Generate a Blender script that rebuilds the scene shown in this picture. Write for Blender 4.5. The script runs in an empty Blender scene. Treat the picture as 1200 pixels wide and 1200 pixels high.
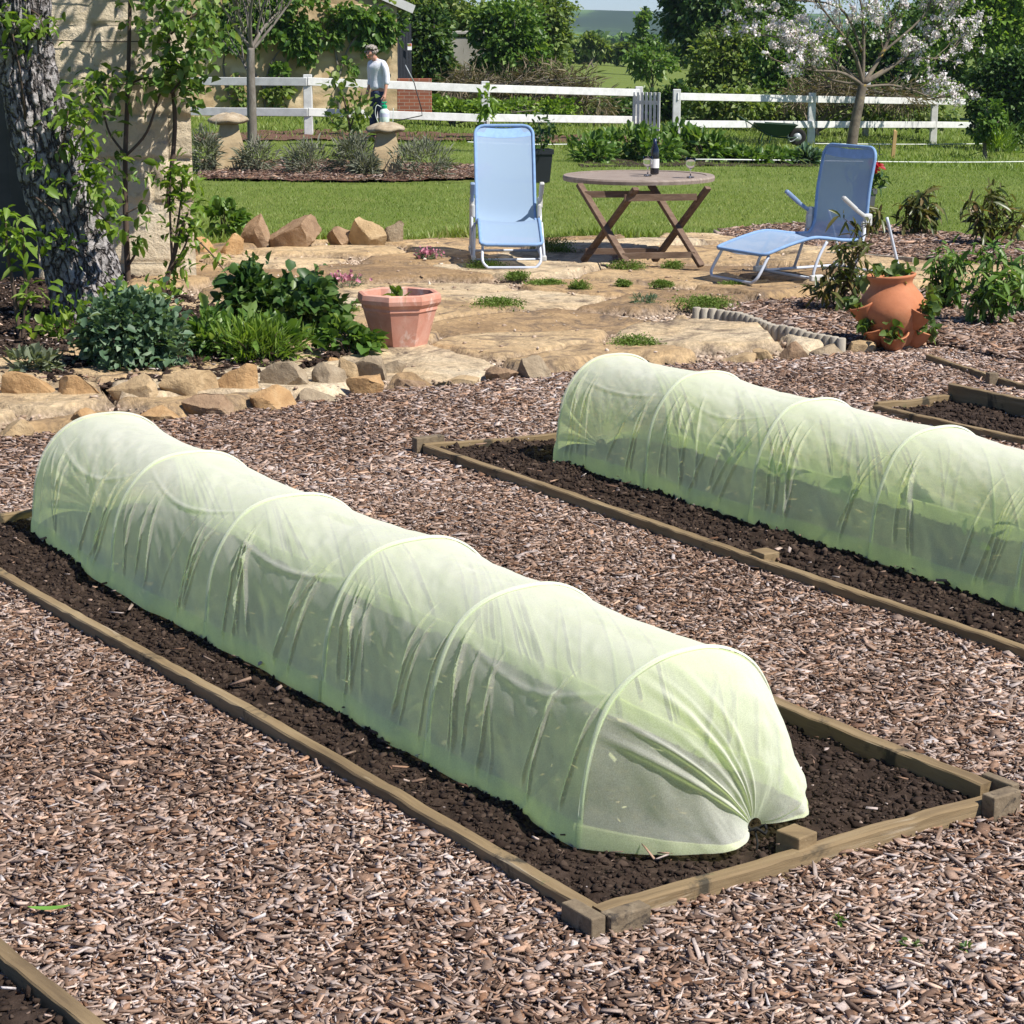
import bpy, bmesh, math, random
import numpy as np
from mathutils import Vector, Matrix, Quaternion

sc = bpy.context.scene
COL = sc.collection
R = math.radians

# ------------------------------------------------------------------ camera
F = 2375.0                       # focal length in 1200 px frame units
PITCH = math.atan(567.0 / F)
CZ = 2.05
cam_d = bpy.data.cameras.new("camera")
cam = bpy.data.objects.new("camera", cam_d)
COL.objects.link(cam)
cam.location = (0, 0, CZ)
cam.rotation_euler = (math.pi / 2 - PITCH, 0, 0)
cam_d.sensor_width = 36
cam_d.lens = 36 * F / 1200
cam_d.clip_end = 12000
cam_d.clip_start = 0.05
sc.camera = cam

# ------------------------------------------------------------------ sky, sun, exposure
SUN_AZ = (0.86, -0.51)
SUN_EL = R(52)
n_ = math.hypot(*SUN_AZ)
SUN = Vector((SUN_AZ[0] / n_ * math.cos(SUN_EL), SUN_AZ[1] / n_ * math.cos(SUN_EL), math.sin(SUN_EL)))
w = bpy.data.worlds.new("World")
sc.world = w
w.use_nodes = True
nt = w.node_tree
sky = nt.nodes.new("ShaderNodeTexSky")
sky.sky_type = 'NISHITA'
sky.sun_disc = False
sky.sun_elevation = SUN_EL
sky.sun_rotation = math.atan2(SUN.x, SUN.y)
sky.air_density = 1.0
sky.dust_density = 0.2
sky.ozone_density = 2.0
sky.altitude = 1500
sk_mix = nt.nodes.new("ShaderNodeMix"); sk_mix.data_type = 'RGBA'; sk_mix.blend_type = 'MULTIPLY'
sk_mix.inputs[0].default_value = 1.0; sk_mix.inputs[7].default_value = (0.80, 0.93, 1.14, 1)
nt.links.new(sky.outputs[0], sk_mix.inputs[6])
nt.links.new(sk_mix.outputs[2], nt.nodes["Background"].inputs[0])
nt.nodes["Background"].inputs[1].default_value = 0.068
sl = bpy.data.lights.new("sun", 'SUN')
sl.energy = 4.8
sl.angle = R(0.55)
sl.color = (1.0, 0.95, 0.86)
so = bpy.data.objects.new("sun", sl)
COL.objects.link(so)
so.rotation_euler = SUN.to_track_quat('Z', 'Y').to_euler()
so.location = (20, -10, 30)
sc.view_settings.view_transform = 'Standard'
sc.view_settings.look = 'None'
sc.view_settings.exposure = 0.66
sc.view_settings.gamma = 1.0
sc.cycles.use_denoising = True
sc.cycles.max_bounces = 8
sc.cycles.transparent_max_bounces = 16
sc.cycles.transmission_bounces = 6
sc.cycles.volume_bounces = 0
sc.cycles.caustics_reflective = False
sc.cycles.caustics_refractive = False

# ------------------------------------------------------------------ geometry of the place
def smooth(a, b, v):
    t = np.clip((np.asarray(v, float) - a) / (b - a), 0, 1)
    return t * t * (3 - 2 * t)

def zg(x, y):
    """height of the ground"""
    z = -0.055 * np.clip(np.asarray(x, float) + 3.8, 0, 18) * smooth(22, 45, y)
    z = z - 26 * smooth(260, 900, y)
    return z

def ray(px, py):
    c, s = math.cos(PITCH), math.sin(PITCH)
    a = (px - 600) / F
    b = (600 - py) / F
    return Vector((a, c + b * s, -s + b * c))

def P(px, py, z=None):
    """ground point seen at (px, py) of the 1200 px photograph"""
    d = ray(px, py)
    if z is not None:
        t = (z - CZ) / d.z
        return Vector((d.x * t, d.y * t, z))
    zz = 0.0
    for _ in range(40):
        t = (zz - CZ) / d.z
        zz = 0.6 * zz + 0.4 * float(zg(d.x * t, d.y * t))
    return Vector((d.x * t, d.y * t, zz))

def PD(px, py, depth):
    d = ray(px, py)
    t = depth / d.y
    return Vector((d.x * t, depth, CZ + d.z * t))

def PP(pts, z=0.0):
    return np.array([P(a, b, z)[:2] for a, b in pts])

def inpoly(x, y, poly):
    x = np.asarray(x); y = np.asarray(y)
    ins = np.zeros(x.shape, bool)
    n = len(poly)
    for i in range(n):
        x1, y1 = poly[i]; x2, y2 = poly[(i + 1) % n]
        c = ((y1 > y) != (y2 > y))
        with np.errstate(divide='ignore', invalid='ignore'):
            xi = (x2 - x1) * (y - y1) / (y2 - y1 + 1e-12) + x1
        ins ^= c & (x < xi)
    return ins

def hsh(ix, iy, seed):
    h = (ix.astype(np.int64) * 374761393 + iy.astype(np.int64) * 668265263 + seed * 1442695041) & 0xffffffff
    h = ((h ^ (h >> 13)) * 1274126177) & 0xffffffff
    h = h ^ (h >> 16)
    return (h & 0xffffff) / float(0xffffff)

def vnoise(x, y, seed=0):
    x = np.asarray(x, float); y = np.asarray(y, float)
    ix = np.floor(x); iy = np.floor(y)
    fx = x - ix; fy = y - iy
    fx = fx * fx * (3 - 2 * fx); fy = fy * fy * (3 - 2 * fy)
    a = hsh(ix, iy, seed); b = hsh(ix + 1, iy, seed); c = hsh(ix, iy + 1, seed); d = hsh(ix + 1, iy + 1, seed)
    return (a * (1 - fx) + b * fx) * (1 - fy) + (c * (1 - fx) + d * fx) * fy

def fbm(x, y, octv=4, seed=0, gain=0.5):
    s = 0; a = 1; t = 0
    for o in range(octv):
        s = s + a * (vnoise(x * 2 ** o + o * 17.3, y * 2 ** o - o * 9.1, seed + o) - 0.5) * 2
        t += a; a *= gain
    return s / t

# ------------------------------------------------------------------ objects
def thing(name, label, cat, loc=(0, 0, 0), rotz=0.0, group=None):
    o = bpy.data.objects.new(name, None)
    COL.objects.link(o)
    o.location = loc
    o.rotation_euler = (0, 0, rotz)
    o.empty_display_size = 0.1
    tag(o, label, cat, group)
    return o

def tag(o, label=None, cat=None, group=None, kind=None):
    if label: o["label"] = label
    if cat: o["category"] = cat
    if group: o["group"] = group
    if kind: o["kind"] = kind
    return o

def world_loc(o):
    v = Vector((0, 0, 0))
    while o is not None:
        v += Vector(o.location); o = o.parent
    return v

def mk(name, verts, faces, mat, parent=None, tint=None, smooth_=False, world=False, loc=None):
    """one mesh object. faces: list of tuples or an (n,k) array."""
    me = bpy.data.meshes.new(name)
    v = np.asarray(verts, dtype=np.float64).reshape(-1, 3)
    if world and parent is not None:
        v = v - np.array(world_loc(parent))
    if loc is not None:
        v = v - np.array(loc)
    if isinstance(faces, np.ndarray):
        k = faces.shape[1]; m = faces.shape[0]
        me.vertices.add(len(v))
        me.vertices.foreach_set("co", v.astype(np.float32).ravel())
        me.loops.add(m * k)
        me.loops.foreach_set("vertex_index", faces.astype(np.int32).ravel())
        me.polygons.add(m)
        me.polygons.foreach_set("loop_start", np.arange(0, m * k, k, dtype=np.int32))
        me.polygons.foreach_set("loop_total", np.full(m, k, dtype=np.int32))
        me.update(calc_edges=True)
    else:
        me.from_pydata([tuple(p) for p in v], [], [tuple(f) for f in faces])
        me.update()
    if tint is not None:
        a = me.attributes.new("tint", 'FLOAT', 'POINT')
        a.data.foreach_set("value", np.asarray(tint, dtype=np.float32))
    if smooth_:
        me.polygons.foreach_set("use_smooth", np.ones(len(me.polygons), dtype=bool))
    if mat is not None:
        me.materials.append(mat)
    o = bpy.data.objects.new(name, me)
    COL.objects.link(o)
    if parent is not None:
        o.parent = parent
    if loc is not None:
        o.location = loc
    return o

class MB:
    """collects shapes, then links them as ONE mesh object"""
    def __init__(s):
        s.v = []; s.f = []; s.n = 0
    def add(s, verts, faces):
        b = s.n
        s.v.extend([tuple(p) for p in verts])
        s.f.extend([tuple(i + b for i in f) for f in faces])
        s.n += len(verts)
        return s
    def box(s, c, size, rot=None, bevel=0.0, top=1.0):
        bm = bmesh.new()
        bmesh.ops.create_cube(bm, size=1.0)
        for v in bm.verts:
            k = top if v.co.z > 0 else 1.0
            v.co = Vector((v.co.x * size[0] * k, v.co.y * size[1] * k, v.co.z * size[2]))
        if bevel > 0:
            bmesh.ops.bevel(bm, geom=list(bm.edges), offset=bevel, segments=2, affect='EDGES', profile=0.5)
        M = (rot.to_matrix() if isinstance(rot, Quaternion) else rot) if rot is not None else Matrix.Identity(3)
        bm.verts.index_update()
        s.add([M @ v.co + Vector(c) for v in bm.verts], [[v.index for v in f.verts] for f in bm.faces])
        bm.free()
        return s
    def bar(s, a, b, wd, th, up=(0, 0, 1), bevel=0.0):
        """a rectangular bar from a to b, th along up"""
        a = Vector(a); b = Vector(b)
        d = (b - a); L = d.length; d.normalize()
        u = Vector(up); u = (u - d * u.dot(d)).normalized()
        r = d.cross(u)
        M = Matrix((d, r, u)).transposed()
        return s.box((a + b) / 2, (L, wd, th), M, bevel)
    def tube(s, pts, rad, n=8, caps=True, closed=False):
        pts = [Vector(p) for p in pts]
        m = len(pts)
        if not hasattr(rad, '__len__'):
            rad = [rad] * m
        vs = []; fs = []
        nrm = None
        for i, p in enumerate(pts):
            if closed:
                t = pts[(i + 1) % m] - pts[(i - 1) % m]
            else:
                t = pts[min(i + 1, m - 1)] - pts[max(i - 1, 0)]
            if t.length < 1e-9: t = Vector((0, 0, 1))
            t.normalize()
            if nrm is None:
                nrm = t.orthogonal().normalized()
            else:
                nrm = nrm - t * nrm.dot(t)
                nrm = nrm.normalized() if nrm.length > 1e-6 else t.orthogonal().normalized()
            b = t.cross(nrm)
            for k in range(n):
                a = 2 * math.pi * k / n
                vs.append(p + (nrm * math.cos(a) + b * math.sin(a)) * rad[i])
        for i in range(m - 1 + (1 if closed else 0)):
            for k in range(n):
                a0 = i * n + k; a1 = i * n + (k + 1) % n
                j = (i + 1) % m
                fs.append((a0, a1, j * n + (k + 1) % n, j * n + k))
        if caps and not closed:
            fs.append(tuple(range(n - 1, -1, -1)))
            fs.append(tuple((m - 1) * n + k for k in range(n)))
        return s.add(vs, fs)
    def lathe(s, prof, n=24, c=(0, 0, 0), M=None, a0=0.0, a1=2 * math.pi, phase=0.0):
        full = abs(a1 - a0 - 2 * math.pi) < 1e-6
        k = n if full else n + 1
        vs = []; fs = []
        for (r, z) in prof:
            for i in range(k):
                a = a0 + (a1 - a0) * i / n + phase
                p = Vector((r * math.cos(a), r * math.sin(a), z))
                if M is not None: p = M @ p
                vs.append(p + Vector(c))
        for j in range(len(prof) - 1):
            for i in range(n):
                i2 = (i + 1) % k
                fs.append((j * k + i, j * k + i2, (j + 1) * k + i2, (j + 1) * k + i))
        return s.add(vs, fs)
    def build(s, name, mat, parent=None, smooth_=False, world=False, loc=None, autosmooth=None):
        o = mk(name, s.v, s.f, mat, parent, None, smooth_ or autosmooth is not None, world, loc)
        if autosmooth is not None:
            me = o.data
            bm = bmesh.new(); bm.from_mesh(me)
            for e in bm.edges:
                if len(e.link_faces) == 2 and e.calc_face_angle(0) > autosmooth:
                    e.smooth = False
            bm.to_mesh(me); bm.free()
        return o

# ------------------------------------------------------------------ materials
def newmat(name):
    m = bpy.data.materials.new(name)
    m.use_nodes = True
    t = m.node_tree
    t.nodes.clear()
    return m, t, t.nodes, t.links

def ramp_node(N, stops, interp='LINEAR'):
    r = N.new("ShaderNodeValToRGB")
    r.color_ramp.interpolation = interp
    e = r.color_ramp.elements
    while len(e) < len(stops):
        e.new(0.5)
    for i, (p, c) in enumerate(stops):
        e[i].position = p
        e[i].color = (c[0], c[1], c[2], 1)
    return r

def noise_node(N, L, coord, scale, detail=6, rough=0.6, dist=0.0, stretch=None):
    n = N.new("ShaderNodeTexNoise")
    n.inputs["Scale"].default_value = scale
    n.inputs["Detail"].default_value = detail
    n.inputs["Roughness"].default_value = rough
    n.inputs["Distortion"].default_value = dist
    if stretch:
        mp = N.new("ShaderNodeMapping")
        mp.inputs["Scale"].default_value = stretch
        L.new(coord, mp.inputs[0]); coord = mp.outputs[0]
    L.new(coord, n.inputs["Vector"])
    return n

def mix_col(N, L, fac, a, b, mode='MIX'):
    m = N.new("ShaderNodeMix"); m.data_type = 'RGBA'; m.blend_type = mode
    if isinstance(fac, float): m.inputs[0].default_value = fac
    else: L.new(fac, m.inputs[0])
    for s, v in ((6, a), (7, b)):
        if isinstance(v, tuple): m.inputs[s].default_value = (v[0], v[1], v[2], 1)
        else: L.new(v, m.inputs[s])
    return m.outputs[2]

def mat(name, stops, scale=4.0, rough=0.7, bump=0.0, bscale=None, stretch=None, spec=0.3, metal=0.0,
        spots=None, detail=8, bdist=0.01, interp='LINEAR', tint=None, coords="Object"):
    """noise-coloured surface. spots = (scale, threshold, colour) for stains; tint=(amount) mixes in the 'tint' attribute"""
    m, t, N, L = newmat(name)
    out = N.new("ShaderNodeOutputMaterial")
    b = N.new("ShaderNodeBsdfPrincipled")
    L.new(b.outputs[0], out.inputs[0])
    b.inputs["Roughness"].default_value = rough
    b.inputs["Specular IOR Level"].default_value = spec
    b.inputs["Metallic"].default_value = metal
    tc = N.new("ShaderNodeTexCoord")
    co = tc.outputs[coords]
    n = noise_node(N, L, co, scale, detail, 0.65, 0.3, stretch)
    fac = n.outputs["Fac"]
    if len(stops) == 1:
        c0 = stops[0]
        stops = [(0.3, tuple(x * 0.85 for x in c0)), (0.7, tuple(min(1, x * 1.12) for x in c0))]
    r = ramp_node(N, stops, interp)
    if tint:
        at = N.new("ShaderNodeAttribute"); at.attribute_name = "tint"
        mm = N.new("ShaderNodeMix"); mm.data_type = 'FLOAT'
        mm.inputs[0].default_value = tint
        L.new(fac, mm.inputs[2]); L.new(at.outputs["Fac"], mm.inputs[3])
        fac = mm.outputs[0]
    L.new(fac, r.inputs[0])
    c = r.outputs[0]
    for sp in (spots or []):
        s2 = noise_node(N, L, co, sp[0], 6, 0.7, 0.4, sp[3] if len(sp) > 3 else None)
        rr = ramp_node(N, [(sp[1], (0, 0, 0)), (min(1, sp[1] + 0.08), (1, 1, 1))])
        L.new(s2.outputs["Fac"], rr.inputs[0])
        c = mix_col(N, L, rr.outputs[0], c, sp[2])
    L.new(c, b.inputs["Base Color"])
    if bump > 0:
        n2 = noise_node(N, L, co, bscale or scale * 4, 8, 0.7, 0.2, stretch)
        bp = N.new("ShaderNodeBump")
        bp.inputs["Strength"].default_value = bump
        bp.inputs["Distance"].default_value = bdist
        L.new(n2.outputs["Fac"], bp.inputs["Height"])
        L.new(bp.outputs[0], b.inputs["Normal"])
    return m

def leafmat(name, cols, trans=0.35, rough=0.45, spec=0.35, tmul=(1.5, 1.5, 0.6)):
    """leaf colours picked per leaf through the 'tint' attribute"""
    m, t, N, L = newmat(name)
    out = N.new("ShaderNodeOutputMaterial")
    b = N.new("ShaderNodeBsdfPrincipled")
    b.inputs["Roughness"].default_value = rough
    b.inputs["Specular IOR Level"].default_value = spec
    tr = N.new("ShaderNodeBsdfTranslucent")
    at = N.new("ShaderNodeAttribute"); at.attribute_name = "tint"
    k = len(cols)
    r = ramp_node(N, [(i / (k - 1), c) for i, c in enumerate(cols)])
    L.new(at.outputs["Fac"], r.inputs[0])
    L.new(r.outputs[0], b.inputs["Base Color"])
    tcol = mix_col(N, L, 1.0, r.outputs[0], tmul, 'MULTIPLY')
    L.new(tcol, tr.inputs[0])
    mx = N.new("ShaderNodeMixShader"); mx.inputs[0].default_value = trans
    L.new(b.outputs[0], mx.inputs[1]); L.new(tr.outputs[0], mx.inputs[2])
    L.new(mx.outputs[0], out.inputs[0])
    return m

# ------------------------------------------------------------------ foliage
RNG = np.random.default_rng(7)

def unit(v):
    return v / (np.linalg.norm(v, axis=1, keepdims=True) + 1e-9)

def leaf_arrays(pts, size, aspect=0.5, dirs=None, up=0.5, rng=RNG, jitter=0.35, fold=0.25, droop=0.0, rich=True):
    """one folded four-cornered leaf per point: (verts, tris, tint)"""
    n = len(pts)
    d = rng.normal(size=(n, 3))
    if dirs is not None:
        d = d * 0.55 + dirs
    d[:, 2] -= droop
    d = unit(d)
    nr = rng.normal(size=(n, 3)); nr[:, 2] += up * 2
    nr = unit(nr - d * np.sum(nr * d, axis=1, keepdims=True))
    sd = np.cross(d, nr)
    L = size * (1 + jitter * rng.normal(size=(n, 1))).clip(0.4, 1.5)
    W = L * aspect * (1 + 0.2 * rng.normal(size=(n, 1))).clip(0.4, 1.6)
    base = pts
    tip = pts + d * L - np.array([[0, 0, 1.0]]) * L * 0.12
    mid = pts + d * L * 0.48
    l = mid + sd * W * 0.5 + nr * W * fold
    r = mid - sd * W * 0.5 + nr * W * fold
    ti = np.clip(rng.normal(0.5, 0.24, n), 0, 1)
    i = (np.arange(n) * (8 if rich else 4))[:, None]
    if rich:     # rounded outline, folded along the midrib, tip bent down
        dn = np.array([[0, 0, 1.0]]) * L
        cu = rng.uniform(0.0, 0.16, (n, 1))
        m1 = pts + d * L * .30 + dn * 0.02; m2 = pts + d * L * .68 - dn * cu * .45
        l1 = m1 + sd * W * .43 + nr * W * fold; r1 = m1 - sd * W * .43 + nr * W * fold
        l2 = m2 + sd * W * .40 + nr * W * fold * .8; r2 = m2 - sd * W * .40 + nr * W * fold * .8
        tip = pts + d * L - dn * (cu + .06)
        V = np.stack([base, l1, m1, r1, l2, m2, r2, tip], axis=1).reshape(-1, 3)
        tt = np.array([[0, 2, 1], [0, 3, 2], [1, 2, 5], [1, 5, 4], [2, 3, 6], [2, 6, 5], [4, 5, 7], [5, 6, 7]])
        return V, (i[:, :, None] + tt[None]).reshape(-1, 3), np.repeat(ti, 8)
    V = np.stack([base, l, tip, r], axis=1).reshape(-1, 3)
    T = (i[:, :, None] + np.array([[0, 2, 1], [0, 3, 2]])[None]).reshape(-1, 3)
    return V, T, np.repeat(ti, 4)

def leaves(name, pts, size, m, parent=None, world=True, loc=None, **k):
    tb = k.pop("tbias", None)
    V, T, ti = leaf_arrays(np.asarray(pts), size, **k)
    if tb is not None:
        ti = np.clip(ti + np.repeat(tb, len(ti) // len(tb)), 0, 1)
    return mk(name, V, T, m, parent, ti, k.get('rich', True), world, loc)

def blob_pts(c, r, n, rng=RNG, clumps=None, tight=0.22, hollow=0.45):
    """clumped points in an ellipsoid, more towards its outside; also outward directions"""
    c = np.asarray(c, float); r = np.asarray(r, float)
    k = clumps or max(6, n // 60)
    u = unit(rng.normal(size=(k, 3)))
    rad = hollow + (1 - hollow) * rng.random((k, 1)) ** 0.6
    cc = u * rad
    w_ = rng.random(k) ** 1.2 + 0.15
    idx = rng.choice(k, n, p=w_ / w_.sum())
    p = cc[idx] + rng.normal(size=(n, 3)) * tight
    d = unit(p + rng.normal(size=(n, 3)) * 0.3)
    return c + p * r, d

def crown_pts(blobs, n, rng=RNG, **k):
    vol = np.array([b[1][0] * b[1][2] for b in blobs], float)
    vol = vol / vol.sum()
    A = []; D = []
    for b, f in zip(blobs, vol):
        p, d = blob_pts(b[0], b[1], max(20, int(n * f)), rng, **k)
        A.append(p); D.append(d)
    return np.concatenate(A), np.concatenate(D)

def limbs(mb, p, d, L, r, depth, rnd, spread=0.6, tips=None, up=0.25, ratio=0.72, kids=(2, 3), minr=0.004, n=6, wob=0.10):
    """recursive tapered branches"""
    pts = [Vector(p)]; rad = [r]
    q = Vector(p); dd = Vector(d).normalized()
    seg = 4
    for i in range(seg):
        dd = (dd + Vector((rnd.gauss(0, wob), rnd.gauss(0, wob), rnd.gauss(0, wob) + up * 0.12))).normalized()
        q = q + dd * (L / seg)
        pts.append(q.copy()); rad.append(max(minr, r * (1 - 0.45 * (i + 1) / seg)))
    mb.tube(pts, rad, n if r > 0.02 else 5)
    if tips is not None:
        tips.extend([(pts[2], dd.copy()), (pts[3], dd.copy()), (pts[-1], dd.copy())] if depth <= 1 else [])
    if depth > 0:
        for k in range(rnd.randint(*kids)):
            v = Vector((rnd.gauss(0, 1), rnd.gauss(0, 1), rnd.gauss(0, 1)))
            v = (v - dd * v.dot(dd)).normalized()
            nd = (dd + v * spread * rnd.uniform(0.7, 1.4) + Vector((0, 0, up * 0.5))).normalized()
            st = pts[-1] if k == 0 else pts[rnd.randint(2, seg)]
            limbs(mb, st, nd, L * ratio * rnd.uniform(0.75, 1.15), max(minr, r * 0.55), depth - 1, rnd, spread, tips, up, ratio, kids, minr, n, wob)

# ================================================================== MATERIALS
M_bark = mat("grey_bark", [(0.25, (0.07, 0.058, 0.048)), (0.5, (0.16, 0.138, 0.118)), (0.75, (0.27, 0.245, 0.225))], scale=9, rough=0.9, bump=0.7, bscale=30, stretch=(1, 1, 0.35), spots=[(12, 0.66, (0.30, 0.22, 0.06))])
M_grass_ground = mat("grass_ground", [(0.2, (0.085, 0.115, 0.024)), (0.5, (0.125, 0.165, 0.036)), (0.8, (0.18, 0.20, 0.055))],
                     scale=1.2, rough=0.9, bump=0.6, bscale=30, bdist=0.03, spec=0.1)
M_grass = leafmat("grass_blades", [(0.11, 0.165, 0.026), (0.165, 0.245, 0.042), (0.22, 0.285, 0.062), (0.31, 0.32, 0.12)], 0.35, 0.5)
M_soil = mat("dark_soil", [(0.25, (0.012, 0.008, 0.006)), (0.5, (0.035, 0.023, 0.017)), (0.75, (0.075, 0.052, 0.04))],
             scale=14, rough=0.95, bump=0.8, bscale=60, bdist=0.01, spec=0.15)
M_clod = mat("soil_clod", [(0.0, (0.016, 0.010, 0.008)), (0.45, (0.042, 0.028, 0.021)), (0.8, (0.085, 0.06, 0.046)), (1.0, (0.17, 0.125, 0.095))],
             scale=40, rough=0.95, bump=0.5, bscale=120, bdist=0.004, spec=0.15, tint=0.75)
M_mulch_base = mat("mulch_base", [(0.3, (0.035, 0.022, 0.017)), (0.5, (0.11, 0.07, 0.052)), (0.7, (0.24, 0.17, 0.135))],
                   scale=45, rough=0.95, bump=0.8, bscale=60, bdist=0.01, spec=0.1)
M_chip = mat("wood_chip", [(0.0, (0.040, 0.024, 0.017)), (0.2, (0.10, 0.06, 0.043)), (0.42, (0.21, 0.135, 0.095)), (0.62, (0.34, 0.24, 0.185)),
                           (0.8, (0.46, 0.36, 0.31)), (0.95, (0.62, 0.53, 0.48)), (1.0, (0.70, 0.62, 0.57))],
             scale=60, rough=0.85, bump=0.3, bscale=160, bdist=0.002, spec=0.2, tint=0.86, detail=3)
M_board = mat("weathered_board", [(0.25, (0.105, 0.073, 0.042)), (0.5, (0.215, 0.153, 0.084)), (0.75, (0.31, 0.235, 0.14))],
              scale=16, rough=0.85, bump=0.8, bscale=70, stretch=(.07, 1, 1), spec=0.2, bdist=0.004,
              spots=[(5.0, 0.60, (0.06, 0.05, 0.035)), (30.0, 0.60, (0.36, 0.29, 0.20), (.06, 1, 1)), (9, .66, (.13, .14, .06))])
M_stake = mat("sawn_stake", [(0.25, (0.10, 0.075, 0.05)), (0.55, (0.19, 0.145, 0.095)), (0.8, (0.29, 0.235, 0.165))], scale=26, rough=0.85,
              bump=0.8, bscale=70, spots=[(14, 0.56, (0.05, 0.04, 0.032))], bdist=0.004)

def chip_hue():
    t = M_chip.node_tree; N, L = t.nodes, t.links
    b = [n for n in N if n.type == 'BSDF_PRINCIPLED'][0]
    src = b.inputs["Base Color"].links[0].from_socket
    at = N.new("ShaderNodeAttribute"); at.attribute_name = "tint"
    mu = N.new("ShaderNodeMath"); mu.operation = 'MULTIPLY'; L.new(at.outputs["Fac"], mu.inputs[0]); mu.inputs[1].default_value = 7919.0
    wn = N.new("ShaderNodeTexWhiteNoise"); wn.noise_dimensions = '1D'; L.new(mu.outputs[0], wn.inputs["W"])
    r = ramp_node(N, [(0.0, (1.20, .98, .78)), (.25, (1.05, .98, .93)), (.6, (.95, .98, 1.02)), (1.0, (.88, .98, 1.10))]); L.new(wn.outputs["Value"], r.inputs[0])
    c = mix_col(N, L, 1.0, src, r.outputs[0], 'MULTIPLY')
    co = N.new("ShaderNodeTexCoord")
    g = noise_node(N, L, co.outputs["Object"], 240, 4, .7)
    rg_ = ramp_node(N, [(.35, (.72, .72, .72)), (.65, (1.18, 1.18, 1.18))]); L.new(g.outputs["Fac"], rg_.inputs[0])
    c = mix_col(N, L, 1.0, c, rg_.outputs[0], 'MULTIPLY')
    L.new(c, b.inputs["Base Color"])
chip_hue()
def net_material(name, a0, a1, dc=(0.93, 0.93, 0.85), tcl=(0.84, 0.96, 0.46)):
    m, t, N, L = newmat(name)
    out = N.new("ShaderNodeOutputMaterial")
    tp = N.new("ShaderNodeBsdfTransparent"); tp.inputs[0].default_value = (0.95, 1.0, 0.74, 1)
    df = N.new("ShaderNodeBsdfDiffuse"); df.inputs[0].default_value = (*dc, 1)
    tl = N.new("ShaderNodeBsdfTranslucent"); tl.inputs[0].default_value = (*tcl, 1)
    m1 = N.new("ShaderNodeMixShader"); m1.inputs[0].default_value = 0.50
    L.new(df.outputs[0], m1.inputs[1]); L.new(tl.outputs[0], m1.inputs[2])
    lw = N.new("ShaderNodeLayerWeight"); lw.inputs[0].default_value = 0.5
    tc = N.new("ShaderNodeTexCoord")
    n1 = noise_node(N, L, tc.outputs["Object"], 9, 5, 0.6, 0.5)
    mr = N.new("ShaderNodeMapRange")
    mr.inputs[3].default_value = a0; mr.inputs[4].default_value = a1
    L.new(lw.outputs["Facing"], mr.inputs[0])
    ad = N.new("ShaderNodeMath"); ad.operation = 'MULTIPLY_ADD'
    L.new(n1.outputs["Fac"], ad.inputs[0]); ad.inputs[1].default_value = 0.22
    sb = N.new("ShaderNodeMath"); sb.operation = 'SUBTRACT'; sb.use_clamp = True
    L.new(mr.outputs[0], ad.inputs[2]); L.new(ad.outputs[0], sb.inputs[0]); sb.inputs[1].default_value = 0.11
    n3 = noise_node(N, L, tc.outputs["Object"], 330, 2, .8)
    gr = N.new("ShaderNodeMapRange"); gr.inputs[1].default_value = .3; gr.inputs[2].default_value = .7; gr.inputs[3].default_value = -.10; gr.inputs[4].default_value = .10
    L.new(n3.outputs["Fac"], gr.inputs[0])
    s2 = N.new("ShaderNodeMath"); s2.operation = 'ADD'; s2.use_clamp = True; L.new(sb.outputs[0], s2.inputs[0]); L.new(gr.outputs[0], s2.inputs[1])
    n4 = noise_node(N, L, tc.outputs["Object"], 55, 4, .75)
    rd = ramp_node(N, [(.66, dc), (.74, (.62, .58, .44))]); L.new(n4.outputs["Fac"], rd.inputs[0]); L.new(rd.outputs[0], df.inputs[0])
    m2 = N.new("ShaderNodeMixShader")
    L.new(s2.outputs[0], m2.inputs[0]); L.new(tp.outputs[0], m2.inputs[1]); L.new(m1.outputs[0], m2.inputs[2])
    L.new(m2.outputs[0], out.inputs[0])
    return m
M_net = net_material("fine_green_netting", 0.42, 1.0)
M_hem = net_material("netting_hem", 0.40, 0.95, (0.94, 0.95, 0.80), (0.84, 0.92, 0.50))
M_sleeve = net_material("hoop_sleeve", 0.50, 0.95, (0.95, 0.95, 0.88), (0.92, 0.95, 0.78))
M_hoop = mat("hoop_plastic", [(0.5, 0.6, 0.36)], scale=5, rough=0.4)

# ================================================================== GROUND
def ground_grid():
    ys = [-8 + i * 0.5 for i in range(0, 140)]
    y = ys[-1]
    st = 0.6
    while y < 9000:
        st *= 1.09; y += st; ys.append(y)
    ys = np.array(ys)
    nx = 121
    u = np.linspace(-1, 1, nx)
    u = np.sign(u) * np.abs(u) ** 1.6
    X = np.outer(np.maximum(26, ys * 0.75), u)
    Y = np.repeat(ys[:, None], nx, 1)
    Z = zg(X, Y) + 0.02 * fbm(X * .3, Y * .3, 3, 5) * smooth(21, 26, Y) - 0.012
    Z = Z + 0.6 * fbm(X * .01, Y * .01, 3, 9) * smooth(120, 300, Y)
    ny = len(ys)
    i = np.arange(ny * nx).reshape(ny, nx)
    Fq = np.stack([i[:-1, :-1], i[:-1, 1:], i[1:, 1:], i[1:, :-1]], -1).reshape(-1, 4)
    o = mk("ground", np.stack([X, Y, Z], -1).reshape(-1, 3), Fq, M_grass_ground, smooth_=True)
    tag(o, "green lawn and meadow ground", None, None, "structure")
ground_grid()

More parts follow.
